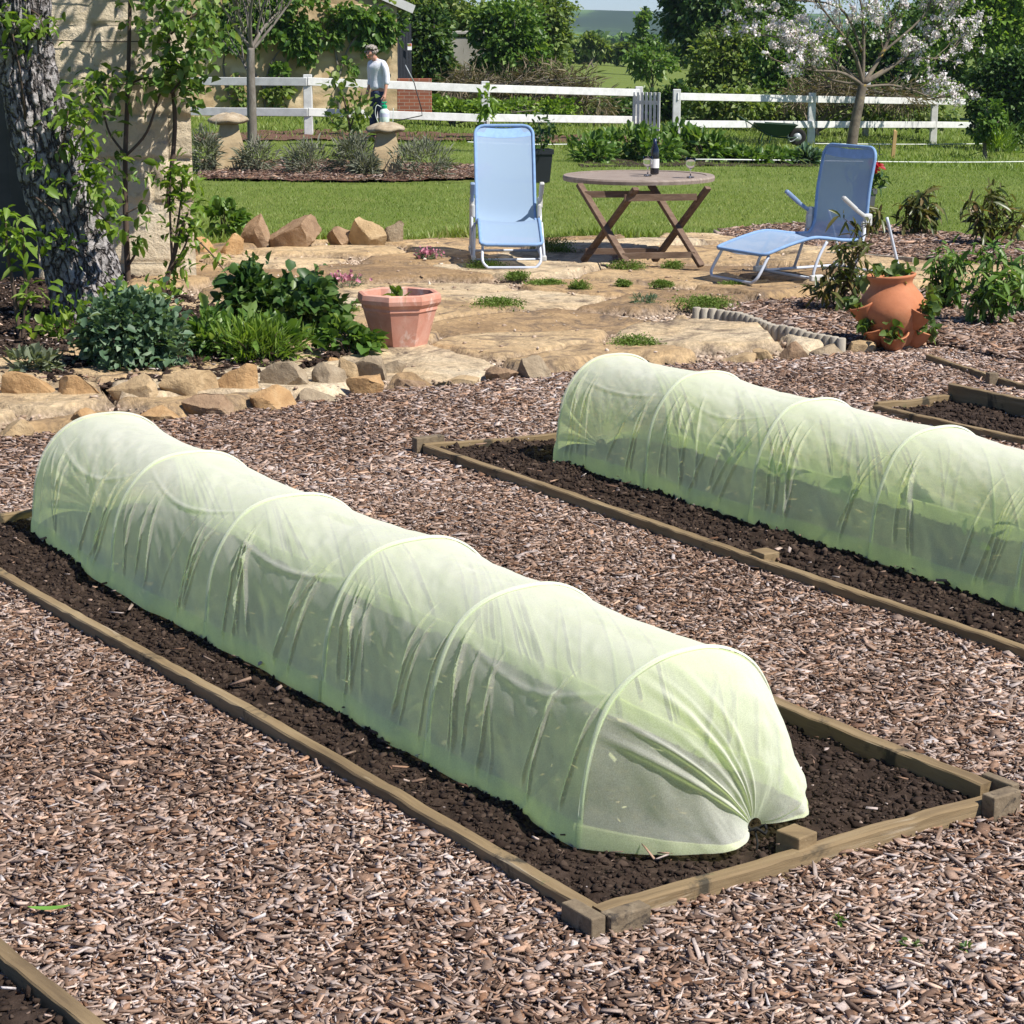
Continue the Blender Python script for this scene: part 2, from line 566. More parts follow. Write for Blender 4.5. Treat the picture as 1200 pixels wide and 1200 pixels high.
# far wooded hills
M_hill = mat("hill_woods", [(0.35, (0.022, 0.04, 0.016)), (0.5, (0.035, 0.06, 0.02)), (0.56, (0.10, 0.17, 0.04)), (0.7, (0.12, 0.19, 0.05))],
             scale=0.004, rough=0.95, bump=0.0, stretch=(1, 0.5, 1), spec=0.0)
def hills():
    nx, ny = 160, 40
    x = np.linspace(-1700, 1900, nx); y = np.linspace(1300, 4200, ny)
    X, Y = np.meshgrid(x, y)
    crest = 20 + 5 * fbm(X * 0.0016, X * 0 + 3, 4, 21) - 0.002 * np.clip(X, 0, 900)
    Z = -27 + (crest + 27) * smooth(1350, 2500, Y + 200 * fbm(X * .002, Y * .002, 3, 4)) + 3 * fbm(X * .02, Y * .02, 3, 8)
    i = np.arange(ny * nx).reshape(ny, nx)
    Fq = np.stack([i[:-1, :-1], i[:-1, 1:], i[1:, 1:], i[1:, :-1]], -1).reshape(-1, 4)
    o = mk("hills", np.stack([X, Y, Z], -1).reshape(-1, 3), Fq, M_hill, smooth_=True)
    tag(o, "distant blue wooded hills", None, None, "structure")
hills()

# ------------------------------------------------------------------ regions (from the photograph's ground points)
FRONT = [(-60, 520), (100, 508), (220, 494), (310, 480), (375, 472), (440, 462), (560, 452), (650, 442), (750, 432), (870, 426), (930, 422), (1005, 412), (1060, 407)]
MULCH_PX = FRONT + [(1100, 406), (1500, 450), (2600, 700), (3000, 1400), (-1600, 1400), (-500, 560)]
RBED_PX = [(813, 388), (900, 397), (990, 412), (1060, 407), (1110, 410), (1290, 452), (1290, 347), (1100, 345), (940, 357), (830, 365)]
BACK_PX = [(830, 285), (960, 298), (1070, 308), (1290, 320), (1290, 300), (1090, 275), (1000, 264), (900, 268), (850, 273)]
PATIO_PX = [(-60, 522), (-60, 440), (60, 430), (150, 330), (215, 296), (300, 290), (470, 288), (540, 284), (640, 290), (700, 285), (840, 280), (960, 299), (1070, 309), (1290, 321),
            (1290, 346), (1100, 344), (940, 356), (830, 364), (813, 389), (900, 398), (990, 413), (1005, 414)] + FRONT[::-1][2:]
DARK_PX = [(-60, 478), (90, 474), (180, 466), (300, 455), (395, 436), (440, 425), (452, 410), (420, 396), (330, 385), (240, 372), (190, 340), (100, 335), (-60, 345)]
MULCH = PP(MULCH_PX); RBED = PP(RBED_PX); BACKBED = PP(BACK_PX); PATIO = PP(PATIO_PX); DARK = PP(DARK_PX)

def sheet(name, poly, z, m, kind="structure", label=None):
    bm = bmesh.new()
    vs = [bm.verts.new((p[0], p[1], z)) for p in poly]
    f = bm.faces.new(vs)
    bmesh.ops.triangulate(bm, faces=[f])
    bmesh.ops.recalc_face_normals(bm, faces=bm.faces)
    me = bpy.data.meshes.new(name); bm.to_mesh(me); bm.free()
    if me.polygons[0].normal.z < 0: me.flip_normals()
    me.materials.append(m)
    o = bpy.data.objects.new(name, me); COL.objects.link(o)
    return tag(o, label, None, None, kind)
sheet("mulch_path", MULCH, -0.002, M_mulch_base, label="path of brown wood chip mulch")
sheet("mulch_bed", RBED, 0.030, M_mulch_base, label="bed of bark mulch around the terracotta pot")
sheet("mulch_strip", BACKBED, 0.026, M_mulch_base, label="strip of bark mulch along the lawn")

# ------------------------------------------------------------------ the beds
BZ = 0.058
FL = P(705, 1058, BZ); L0 = P(0, 663, BZ); FR = P(1152, 929, BZ)
AX1 = (L0 - FL).normalized()
AC1 = Vector((-AX1.y * -1, AX1.x * -1, 0)) if False else Vector((AX1.y, -AX1.x, 0))
LEN1 = 4.55
BL = FL + AX1 * LEN1; BR = FR + AX1 * (LEN1 - (FR - FL).dot(AX1) * 1.0)
C2 = P(505, 521, BZ); N2 = P(1200, 754, BZ)
AX2 = (N2 - C2).normalized()          # towards the camera
AC2 = Vector((-AX2.y, AX2.x, 0))
W2 = 1.25
D2 = P(640, 509, BZ)
AC2e = (D2 - C2).normalized()
E2 = C2 + AC2e * 1.3
C2n = C2 + AX2 * 6.6; E2n = E2 + AX2 * 6.3
BED1 = np.array([p[:2] for p in (FL, FR, BR, BL)])
BED2 = np.array([p[:2] for p in (C2, C2n, E2n, E2)])
A3 = P(1030, 473, BZ); B3 = P(1116, 463, BZ); G3 = P(1200, 481, BZ)
AX3 = (G3 - B3).normalized()
A3n = A3 + AX3 * 4; B3n = B3 + AX3 * 4
BED3 = np.array([p[:2] for p in (A3, A3n, B3n, B3)])
A5 = P(-2, 1121, BZ); B5 = P(96, 1204, BZ)
AX5 = (B5 - A5).normalized()
AC5 = Vector((AX5.y, -AX5.x, 0))
A5 = A5 - AX5 * 1.0; B5 = B5 + AX5 * 1.0
BED5 = np.array([p[:2] for p in (A5, B5, B5 + AC5 * 1.2, A5 + AC5 * 1.2)])

def soil_bed(name, poly, z, label, step=0.022, amp=0.022, seed=1, m=None):
    x0, y0 = poly.min(0); x1, y1 = poly.max(0)
    xs = np.arange(x0, x1 + step, step); ys = np.arange(y0, y1 + step, step)
    X, Y = np.meshgrid(xs, ys)
    Z = z + zg(X, Y) + amp * fbm(X * 3, Y * 3, 3, seed) + amp * 0.9 * fbm(X * 16, Y * 16, 3, seed + 9)
    ins = inpoly(X, Y, poly)
    i = np.arange(X.size).reshape(X.shape)
    ok = ins[:-1, :-1] & ins[1:, 1:] & ins[:-1, 1:] & ins[1:, :-1]
    Fq = np.stack([i[:-1, :-1], i[:-1, 1:], i[1:, 1:], i[1:, :-1]], -1)[ok]
    used = np.unique(Fq)
    rm = np.full(X.size, -1); rm[used] = np.arange(len(used))
    V = np.stack([X, Y, Z], -1).reshape(-1, 3)[used]
    o = mk(name, V, rm[Fq], m or M_soil, smooth_=True)
    return tag(o, label, None, None, "structure")
soil_bed("soil_bed", BED1, 0.028, "dark soil of the near raised bed", seed=1)
soil_bed("soil_bed", BED2, 0.028, "dark soil of the raised bed on the right", seed=2)
soil_bed("soil_bed", BED3, 0.028, "dark soil of the bed at the right edge", seed=3, step=0.03)
soil_bed("soil_bed", BED5, 0.028, "dark soil in the bed at the bottom left corner", seed=4)
soil_bed("soil_bed", DARK, 0.075, "dark soil of the stone edged bed by the wall", seed=5, step=0.05, amp=0.04)

# clods
ICO = None
def ico():
    bm = bmesh.new(); bmesh.ops.create_icosphere(bm, subdivisions=1, radius=1.0)
    v = np.array([tuple(p.co) for p in bm.verts]); f = np.array([[q.index for q in p.verts] for p in bm.faces]); bm.free()
    return v, f
IV, IF = ico()
def lumps(name, xy, z, size, m, label, rng, flat=0.7, tlo=0.0, thi=1.0):
    n = len(xy)
    s = size[:, None, None] * (1 + 0.42 * rng.normal(size=(n, len(IV), 1)).clip(-1.6, 1.6)) * (1 + 0.36 * rng.normal(size=(n, 1, 3)).clip(-2, 2))
    V = IV[None] * s
    a = rng.random(n) * 6.28
    c, sn = np.cos(a)[:, None], np.sin(a)[:, None]
    V = np.stack([V[..., 0] * c - V[..., 1] * sn, V[..., 0] * sn + V[..., 1] * c, V[..., 2] * flat], -1)
    V = V + np.stack([xy[:, 0], xy[:, 1], z], -1)[:, None, :]
    Fq = (IF[None] + (np.arange(n) * len(IV))[:, None, None]).reshape(-1, 3)
    ti = np.repeat(tlo + (thi - tlo) * rng.random(n) ** 1.6, len(IV))
    o = mk(name, V.reshape(-1, 3), Fq, m, tint=ti)
    return tag(o, label, None, None, "stuff")

def scatter(poly, n, rng):
    x0, y0 = poly.min(0); x1, y1 = poly.max(0)
    p = np.stack([rng.uniform(x0, x1, n * 3), rng.uniform(y0, y1, n * 3)], 1)
    p = p[inpoly(p[:, 0], p[:, 1], poly)]
    vis = (np.abs(p[:, 0]) < 0.30 * p[:, 1] + 0.6)
    return p[vis][:n]

for poly, n, zz, sd, s0, lab in ((BED1, 36000, 0.028, 1, 0.0048, "crumbs of dark soil in the near raised bed"),
                             (BED2, 34000, 0.028, 2, 0.006, "crumbs of dark soil in the right raised bed"),
                             (BED3, 8000, 0.028, 3, 0.0058, "crumbs of dark soil in the bed at the right edge"),
                             (BED5, 6000, 0.028, 4, 0.005, "crumbs of dark soil in the bottom left bed"),
                             (DARK, 16000, 0.075, 5, 0.0085, "crumbs of dark soil in the stone edged bed")):
    rg = np.random.default_rng(100 + sd)
    p = scatter(poly, n, rg)
    am = 0.04 if sd == 5 else 0.022
    z = zz + am * fbm(p[:, 0] * 3, p[:, 1] * 3, 3, sd) + am * 0.9 * fbm(p[:, 0] * 16, p[:, 1] * 16, 3, sd + 9)
    s = s0 * np.exp(rg.normal(0, 0.5, len(p))).clip(0.4, 2.3)
    lumps("soil_crumbs", p, z + s * 0.25, s, M_clod, lab, rg, .75, 0.0, .8)

# ------------------------------------------------------------------ wood chips
def chips(name, p, z, lo, hi, label, rng, tb=None):
    n = len(p)
    L = np.exp(rng.normal(np.log((lo + hi) / 2), 0.42, n)).clip(lo * 0.6, hi * 1.9)
    kd = rng.random(n)
    L = L * np.where(kd < .22, 1.5, np.where(kd < .48, .5, 1.05))
    W = L * np.where(kd < .22, rng.uniform(.06, .16, n), np.where(kd < .48, rng.uniform(.2, .6, n), 0.16 + 0.40 * rng.random(n) ** 1.3))
    T = rng.uniform(0.0018, 0.006, n) * (L / 0.03) ** 0.5
    sx = np.array([-1, 1, 1, -1, -1, 1, 1, -1]) * 0.5
    sy = np.array([-1, -1, 1, 1, -1, -1, 1, 1]) * 0.5
    sz = np.array([-1, -1, -1, -1, 1, 1, 1, 1]) * 0.5
    jx = rng.normal(0, 0.12, (n, 4)); jy = rng.normal(0, 0.17, (n, 4))
    X = (sx[None] + np.tile(jx, (1, 2))) * L[:, None]
    Y = (sy[None] + np.tile(jy, (1, 2))) * W[:, None]
    Z = sz[None] * T[:, None] + (rng.normal(0, 0.10, n) * L)[:, None] * (sx[None] * 2) ** 2 * 0.4
    a = rng.random(n) * 2 * np.pi
    b = rng.normal(0, 0.20, n); g = rng.normal(0, 0.25, n)
    cb, sb = np.cos(b)[:, None], np.sin(b)[:, None]
    X, Z = X * cb - Z * sb, X * sb + Z * cb
    cg, sg = np.cos(g)[:, None], np.sin(g)[:, None]
    Y, Z = Y * cg - Z * sg, Y * sg + Z * cg
    ca, sa = np.cos(a)[:, None], np.sin(a)[:, None]
    X, Y = X * ca - Y * sa, X * sa + Y * ca
    V = np.stack([X + p[:, :1], Y + p[:, 1:2], Z + z[:, None]], -1).reshape(-1, 3)
    f = np.array([[4, 5, 6, 7], [0, 3, 2, 1], [0, 1, 5, 4], [1, 2, 6, 5], [2, 3, 7, 6], [3, 0, 4, 7]])
    Fq = (f[None] + (np.arange(n) * 8)[:, None, None]).reshape(-1, 4)
    t = rng.beta(1.8, 1.55, n)
    t = np.clip(t + (tb if tb is not None else 0), 0, 1)
    o = mk(name, V, Fq, M_chip, tint=np.repeat(t, 8))
    return tag(o, label, None, None, "stuff")

rg = np.random.default_rng(11)
def mulch_points(y0, y1, dens):
    n = int(dens * 0.66 * (y1 * y1 - y0 * y0) / 2 * 1.4)
    y = np.sqrt(rg.uniform(y0 * y0, y1 * y1, n)); x = rg.uniform(-0.31, 0.35, n) * y
    k = inpoly(x, y, MULCH)
    for b in (BED1, BED2, BED3, BED5):
        k &= ~inpoly(x, y, b)
    return np.stack([x, y], 1)[k]
ptsA = np.concatenate([mulch_points(3.6, 6.5, 11000), mulch_points(6.5, 9.0, 9000)])
ptsB = mulch_points(9.0, 13.6, 4600)
def mz(p):
    return 0.006 + 0.014 * (fbm(p[:, 0] * 2.2, p[:, 1] * 2.2, 3, 77) + 0.35)
chips("wood_chips", ptsA, mz(ptsA) + rg.random(len(ptsA)) ** 1.5 * 0.016, 0.0145, 0.0235, "loose brown wood chips covering the near path", rg,
      0.20 * fbm(ptsA[:, 0] * 1.1, ptsA[:, 1] * 1.1, 4, 31))
chips("wood_chips", ptsB, mz(ptsB) + rg.random(len(ptsB)) ** 1.5 * 0.016, 0.020, 0.031, "loose brown wood chips covering the far path", rg,
      0.20 * fbm(ptsB[:, 0] * 1.1, ptsB[:, 1] * 1.1, 4, 31))
p3 = scatter(RBED, 26000, rg)
chips("bark_mulch", p3, 0.034 + rg.random(len(p3)) * 0.022, 0.030, 0.050, "bark chips around the terracotta strawberry pot", rg, -0.06)
p4 = scatter(BACKBED, 16000, rg)
chips("bark_mulch", p4, 0.030 + rg.random(len(p4)) * 0.025, 0.04, 0.06, "bark chips along the lawn edge", rg, -0.08)
for poly, n, zz in ((BED1, 420, 0.033), (BED2, 700, 0.033), (BED5, 500, 0.033), (DARK, 2200, 0.085)):
    p = scatter(poly, n, rg)
    chips("stray_chips", p, zz + 0.012 + rg.random(len(p)) * 0.012, 0.013, 0.026, "stray wood chips lying on the dark soil", rg)

# ------------------------------------------------------------------ timber frames
def frame_board(a, b, th, h, out, parent, label=None, z0=-0.03, top=BZ):
    """board whose top INNER edge line is a-b; out = outward horizontal direction"""
    a = Vector(a); b = Vector(b)
    d = (b - a); L = d.length; d.normalize()
    o_ = Vector(out).normalized()
    sgn = 1 if (d.x * o_.y - d.y * o_.x) > 0 else -1
    nseg = max(2, int(L / 0.06))
    vs = []; fs = []
    rr = random.Random(int(L * 1000))
    for i in range(nseg + 1):
        s = i / nseg
        p = a + d * (L * s)
        wz = 0.004 * math.sin(s * 9 + L) + rr.gauss(0, 0.0012)
        wo = 0.004 * math.sin(s * 6 + 2 * L)
        for (k, zz) in ((0, z0), (0, top - 0.004), (0.004, top), (th - 0.004, top), (th, top - 0.005), (th, z0)):
            lat = k + wo + rr.gauss(0, 0.0009)
            vs.append((L * s, lat * sgn, zz + (wz if zz > 0 else 0)))
    m_ = 6
    for i in range(nseg):
        for k in range(m_):
            k2 = (k + 1) % m_
            fs.append((i * m_ + k, i * m_ + k2, (i + 1) * m_ + k2, (i + 1) * m_ + k))
    fs.append(tuple(range(m_))[::-1]); fs.append(tuple(nseg * m_ + k for k in range(m_)))
    bm = bmesh.new()
    bv = [bm.verts.new(v) for v in vs]
    for f in fs: bm.faces.new([bv[i] for i in f])
    bmesh.ops.recalc_face_normals(bm, faces=bm.faces)
    me_v = [tuple(v.co) for v in bm.verts]; bm.verts.index_update()
    me_f = [[v.index for v in f.verts] for f in bm.faces]; bm.free()
    o = mk("board", me_v, me_f, M_board, parent)
    pl_ = world_loc(parent)
    o.location = (a.x - pl_.x, a.y - pl_.y, 0); o.rotation_euler = (0, 0, math.atan2(d.y, d.x))
    if label: o["label"] = label
    return o

def stakebox(c, sz, ang, parent, name="corner_block", m=None):
    rot = Matrix.Rotation(ang, 3, 'Z')
    return MB().box(c, sz, rot, 0.004).build(name, m or M_stake, parent, world=True)

bed1 = thing("raised_bed", "weathered timber frame of the near raised bed with blocks at its two front corners", "raised bed", (FL.x, FL.y, 0))
frame_board(FL - AX1 * 0.02, BL, 0.042, 0.1, -AC1, bed1)
frame_board(FL - AC1 * 0.03, FR + AC1 * 0.02, 0.042, 0.1, -AX1, bed1)
frame_board(FR + AX1 * 0.01, BR, 0.048, 0.1, AC1, bed1, top=.082)
frame_board(BL - AC1 * 0.03, BR + AC1 * 0.03, 0.035, 0.1, AX1, bed1)
ang1 = math.atan2(AX1.y, AX1.x)
stakebox(FL - AC1 * 0.066 - AX1 * 0.016 + Vector((0, 0, -0.056)), (0.118, 0.042, 0.13), ang1, bed1)
stakebox(FL - AX1 * 0.067 + AC1 * 0.018 + Vector((0, 0, -0.060)), (0.045, 0.118, 0.132), ang1, bed1)
stakebox(FR - AX1 * 0.067 - AC1 * 0.004 + Vector((0, 0, -0.045)), (0.045, 0.105, 0.14), ang1, bed1)
stakebox(FR + AC1 * 0.060 - AX1 * 0.005 + Vector((0, 0, -0.045)), (0.11, 0.03, 0.15), ang1, bed1)
ob = bed1

bed2 = thing("raised_bed", "weathered timber frame of the long raised bed under the farther net tunnel", "raised bed", (C2.x, C2.y, 0))
frame_board(C2, C2n, 0.042, 0.1, -AC2, bed2)
frame_board(C2 - AC2 * 0.03, E2, 0.035, 0.1, -AX2, bed2)
frame_board(E2, E2n, 0.035, 0.1, AC2e, bed2)
frame_board(C2n - AC2 * .03, E2n + AC2 * .02, 0.04, 0.1, AX2, bed2)
stakebox(C2 - AX2 * 0.06 + AC2 * 0.02 + Vector((0, 0, -0.045)), (0.05, 0.16, 0.15), math.atan2(AX2.y, AX2.x), bed2)

bed3 = thing("raised_bed", "timber frame with mitred corner around empty dark soil at the right edge", "raised bed", (A3.x, A3.y, 0))
frame_board(A3, B3, 0.04, 0.1, -AX3, bed3)
frame_board(B3 - AX3 * 0.04, B3n, 0.04, 0.1, (B3 - A3).normalized(), bed3, top=0.12)
frame_board(A3, A3n, 0.04, 0.1, (A3 - B3).normalized(), bed3)
bed5 = thing("raised_bed", "timber edge of the bed cut off by the bottom left corner", "raised bed", (A5.x, A5.y, 0))
frame_board(A5, B5, 0.042, 0.1, -AC5, bed5)
q = P(1092, 408, 0.1); q2 = P(1174, 434, 0.1); q3 = P(1230, 448, 0.1)
edg = thing("timber_edging", "low timber edging board with a short post beside the bark bed at right", "edging", (q.x, q.y, 0))
od = (q2 - q).normalized(); od = Vector((od.y, -od.x, 0))
frame_board(q, q2, 0.035, 0.1, od, edg); frame_board(q2 + (q3 - q2).normalized() * 0.02, q3, 0.035, 0.1, od, edg)
stakebox(q2 + od * 0.062 + Vector((0, 0, -0.085)), (0.06, 0.05, 0.15), math.atan2(od.y, od.x), edg, "post")

s1 = P(935, 995, 0.05)
st = MB().box((0, 0, -0.038), (0.078, 0.07, 0.15), Matrix.Rotation(ang1 + 0.1, 3, 'Z'), 0.004).build("wooden_stake", M_board, loc=None)
st.location = (s1.x, s1.y + 0.03, 0.05); tag(st, "short square timber stake in the soil in front of the near tunnel", "stake")
s2 = P(898, 652, 0.06)
st2 = MB().box((0, 0, -0.060), (0.085, 0.075, 0.14), Matrix.Rotation(ang1 - 0.1, 3, 'Z'), 0.004).build("wooden_stake", M_board)
st2.location = (s2.x, s2.y + 0.03, 0.065); tag(st2, "low stub of timber stake beside the board in front of the farther tunnel", "stake")

# ------------------------------------------------------------------ net tunnels
def drape(hoops, axis, acr, wd, ht, seed, n_arc=150, per=190, cap_near=None, cap_far=True, label="", z0=0.03, sag=.010):
    """hoops: ground points of the left foot of each hoop, from the far end to the near one"""
    ax = Vector(axis).normalized(); ac = Vector(acr).normalized()
    rnd = random.Random(seed)
    root = thing("net_tunnel", label, "net tunnel", (hoops[0].x, hoops[0].y, 0))
    t = np.linspace(0, 1, n_arc)
    phi = np.pi * (1 - t)
    cx = np.sign(np.cos(phi)) * np.abs(np.cos(phi)) ** 0.80 * wd / 2
    cz = np.abs(np.sin(phi)) ** 0.78 * ht
    H = len(hoops)
    hs = [1 + rnd.gauss(0, 0.01) for _ in range(H)]
    rows = []
    rowpos = []
    A = np.array([ax.x, ax.y]); C = np.array([ac.x, ac.y])
    side = np.where(t < .5, 1.0, 1.0)
    vv = np.minimum(t, 1 - t) * 2           # 0 hem .. 1 ridge
    inw = np.stack([-np.sign(np.cos(phi)) * np.abs(np.cos(phi)), -np.sin(phi)], 1)  # inward normal (across, z)
    for b in range(H - 1):
        p0 = np.array(hoops[b][:2]); p1 = np.array(hoops[b + 1][:2])
        L = np.linalg.norm(p1 - p0)
        folds = []
        for sd in (0, 1):
            for _ in range(9):
                fromleft = rnd.random() < 0.5
                ua = (0.03 + 0.30 * rnd.random() ** 1.6) if fromleft else (0.97 - 0.30 * rnd.random() ** 1.6)
                ub = ua + (0.02 + 0.24 * rnd.random() ** 1.5) * (1 if fromleft else -1)
                folds.append((sd, ua, ub, 0.55 + 0.22 * rnd.random(), rnd.uniform(0.8, 1.8), rnd.uniform(0.003, 0.009), rnd.uniform(0.005, 0.010), rnd.random() * 0.25))
            for _ in range(rnd.randint(0, 1)):   # folds that swag from shoulder to shoulder
                folds.append((sd + 10, 0, 0, 0.50 + 0.25 * rnd.random(), 0.03 + 0.16 * rnd.random(), rnd.uniform(0.003, 0.006), rnd.uniform(0.008, 0.02), 0))
        ks = per if b < H - 2 else per + 1
        for k in range(ks):
            u = k / per
            sg = math.sin(math.pi * u) ** 0.8 if 0 < u < 1 else 0
            d = np.zeros(n_arc)
            d += sg * (sag * smooth(0.55, 1.0, vv) + 0.018 * smooth(0.0, 0.25, vv) * (1 - 0.5 * smooth(.6, 1., vv)))
            s_abs = b * 3.1 + u * L
            for sd in (0, 1):
                msk = (t < .5) if sd == 0 else (t >= .5)
                for f in folds:
                    if f[0] == sd:
                        vt, vb = f[3], f[7] * 0.3
                        q = np.clip((vt - vv) / (vt - vb), 0, 1)
                        uf = f[1] + (f[2] - f[1]) * q ** f[4]
                        wv = f[6] * (0.6 + .7 * q)
                        prof = np.clip(1 - np.abs((u - uf) * L / wv), 0, 1) ** 0.8
                        d -= msk * prof * f[5] * 1.5 * smooth(0, .4, q) * (1 - smooth(.93, 1, q)) * (vv < vt + 0.05)
                    elif f[0] == sd + 10:
                        vf = f[3] - f[4] * math.sin(math.pi * u)
                        prof = np.clip(1 - np.abs((vv - vf) / (0.018 + f[6] * 0.5)), 0, 1)
                        d -= msk * prof * f[5] * sg
            sidebit = np.where(t < .5, 0.0, 40.0)
            d *= smooth(0, .07, vv)
            d += smooth(0, .12, vv) * 0.009 * fbm(np.full(n_arc, s_abs * 3.2) + vv * 2.2, vv * 2.4 + sidebit, 3, seed) * (0.25 + 0.75 * sg)
            d += 0.0035 * fbm(np.full(n_arc, s_abs * 16) + vv * 8, vv * 9 + sidebit, 2, seed + 5) * (0.3 + 0.7 * sg)
            pc = p0 + (p1 - p0) * u + C * wd / 2
            hh = hs[b] * (1 - u) + hs[b + 1] * u
            across = cx * 1.0 + inw[:, 0] * d
            zz = cz * hh + inw[:, 1] * d
            zz = np.maximum(zz, 0.0)
            hemwob = 0.007 * math.sin(s_abs * 7 + seed) + 0.004 * math.sin(s_abs * 17)
            flare = (1 - smooth(0, 0.12, vv)) * (0.010 + hemwob)
            across = across + np.sign(cx) * flare
            rows.append(np.stack([pc[0] + C[0] * across, pc[1] + C[1] * across, z0 + zz], 1))
            rowpos.append((b, u))
    near_row = rows[-1]; far_row = rows[0]
    G = np.array(rows)
    capn = None
    if cap_near is not None:
        g, tip, rb = [np.array(q) for q in cap_near]
        m_ = 60
        cap = []
        out = np.array([-ax.x, -ax.y, 0]) if False else np.array([(np.array(hoops[-1][:2]) - np.array(hoops[-2][:2]))[0], (np.array(hoops[-1][:2]) - np.array(hoops[-2][:2]))[1], 0])
        out = out / np.linalg.norm(out)
        ctr_l = 2 * tip - 0.5 * (near_row[0] + g)
        ctr_r = 2 * rb - 0.5 * (near_row[-1] + g)
        # rope-like gathered ring
        ang = np.linspace(0, 2 * np.pi, n_arc)
        ringg = g[None] + 0.022 * (np.cos(np.pi * (1 - t))[:, None] * np.array([ac.x, ac.y, 0])[None] + np.sin(np.pi * (1 - t))[:, None] * np.array([0, 0, 1.0])[None])
        mid = 0.5 * (near_row + ringg)
        bul = 0.14 + 0.05 * np.sin(np.pi * t) + .035 * smooth(.5, .9, t)
        mid = mid + out[None] * bul[:, None] + np.array([0, 0, 1.0])[None] * (0.07 * np.sin(np.pi * t))[:, None]
        wl = np.clip(1 - t / 0.22, 0, 1)[:, None] ** 1.3; wr = np.clip(1 - (1 - t) / 0.30, 0, 1)[:, None] ** 1.2
        ctr = mid * (1 - wl - wr) + ctr_l[None] * wl + ctr_r[None] * wr
        ph = np.cumsum(0.6 + 0.8 * np.array([rnd.random() for _ in range(n_arc)]))
        fold_ = 0.9 * fbm(t * 5, t * 0 + 2.5, 2, seed + 8)
        for _ in range(8):
            tc0, tw0, th0 = .12 + .88 * rnd.random(), rnd.uniform(.008, .022), rnd.uniform(.2, .9)
            fold_ = fold_ + th0 * np.clip(1 - np.abs(t - tc0) / tw0, 0, 1)
        for k in range(1, m_ + 1):
            u = k / m_
            p = (1 - u) ** 2 * near_row + 2 * u * (1 - u) * ctr + u * u * ringg
            amp = 0.026 * (u ** 0.7) * (1 - u) ** 0.6 * 1.7
            tw = 0.012 * fbm(t * 9 + u * 2, np.full(n_arc, u * 5.0), 3, seed + 3) * math.sin(math.pi * u)
            nrm = np.stack([np.cos(np.pi * (1 - t)) * ac.x, np.cos(np.pi * (1 - t)) * ac.y, np.sin(np.pi * (1 - t))], 1) * 0.5 + out[None] * 0.8
            p = p + nrm * (fold_ * amp + tw)[:, None]
            p[:, 2] = np.maximum(p[:, 2], z0 + 0.002)
            cap.append(p)
        G = np.concatenate([G, np.array(cap)])
    if cap_far:
        m_ = 26
        dirf = np.array(hoops[0][:2]) - np.array(hoops[1][:2]); dirf = np.append(dirf / np.linalg.norm(dirf), 0)
        gc = np.append(np.array(hoops[0][:2]) + C * wd / 2, z0 + 0.03) + dirf * 0.10
        ringg = gc[None] + 0.03 * (np.cos(np.pi * (1 - t))[:, None] * np.array([ac.x, ac.y, 0])[None] + np.sin(np.pi * (1 - t))[:, None] * np.array([0, 0, 1.0])[None])
        cap = []
        for k in range(1, m_ + 1):
            u = k / m_
            ctr = 0.5 * (far_row + ringg) + dirf[None] * 0.16 + np.array([0, 0, 0.05])[None]
            p = (1 - u) ** 2 * far_row + 2 * u * (1 - u) * ctr + u * u * ringg
            amp = 0.02 * u * (1 - u) * 3
            p = p + dirf[None] * (np.sin(t * 2 * np.pi * 11 + np.sin(t * 17)) * amp)[:, None]
            p[:, 2] = np.maximum(p[:, 2], z0 + 0.002)
            cap.append(p)
        G = np.concatenate([np.array(cap)[::-1], G])
    nr = G.shape[0]
    i = np.arange(nr * n_arc).reshape(nr, n_arc)
    Fq = np.stack([i[:-1, :-1], i[:-1, 1:], i[1:, 1:], i[1:, :-1]], -1).reshape(-1, 4)
    mk("netting", G.reshape(-1, 3), Fq, M_net, root, smooth_=True, world=True)
    # hem: a doubled strip along both long edges
    for sd in (0, 1):
        cols = np.arange(0, 5) if sd == 0 else np.arange(n_arc - 5, n_arc)
        sub = G[:, cols, :].copy()
        off = np.array([C[0], C[1], 0]) * (0.003 if sd else -0.003)
        sub = sub + off[None, None]
        j = np.arange(nr * 5).reshape(nr, 5)
        Fh = np.stack([j[:-1, :-1], j[:-1, 1:], j[1:, 1:], j[1:, :-1]], -1).reshape(-1, 4)
        mk("hem", sub.reshape(-1, 3), Fh, M_hem, root, smooth_=True, world=True)
    # hoops and the sleeves they run in
    for b in range(H):
        p0 = np.array(hoops[b][:2]) + C * wd / 2
        pts = [(p0[0] + C[0] * x * 0.992, p0[1] + C[1] * x * 0.992, z0 + z * hs[b] * 0.992 - (0.03 if z < 1e-6 else 0)) for x, z in zip(cx[::3], cz[::3])]
        MB().tube(pts, 0.0035, 6).build("hoop", M_hoop, root, True, world=True)
        sv = []; 
        nn = len(t)
        wds = (-0.010, -0.004, 0.004, 0.010); bul = (0.001, 0.010, 0.010, 0.001)
        for k in range(4):
            off = A * (wds[k] * (1 + 0.0))
            wob = 0.004 * np.sin(t * 23 + b)
            x = cx * (1 + bul[k] * 1.6) ; z = cz * hs[b] * (1 + bul[k] * 1.6) + 0.001
            sv.append(np.stack([p0[0] + C[0] * x + A[0] * (wds[k] + wob), p0[1] + C[1] * x + A[1] * (wds[k] + wob), z0 + z], 1))
        S = np.array(sv)
        j = np.arange(4 * nn).reshape(4, nn)
        Fs = np.stack([j[:-1, :-1], j[:-1, 1:], j[1:, 1:], j[1:, :-1]], -1).reshape(-1, 4)
        mk("sleeve", S.reshape(-1, 3), Fs, M_sleeve, root, smooth_=True, world=True)
    return root

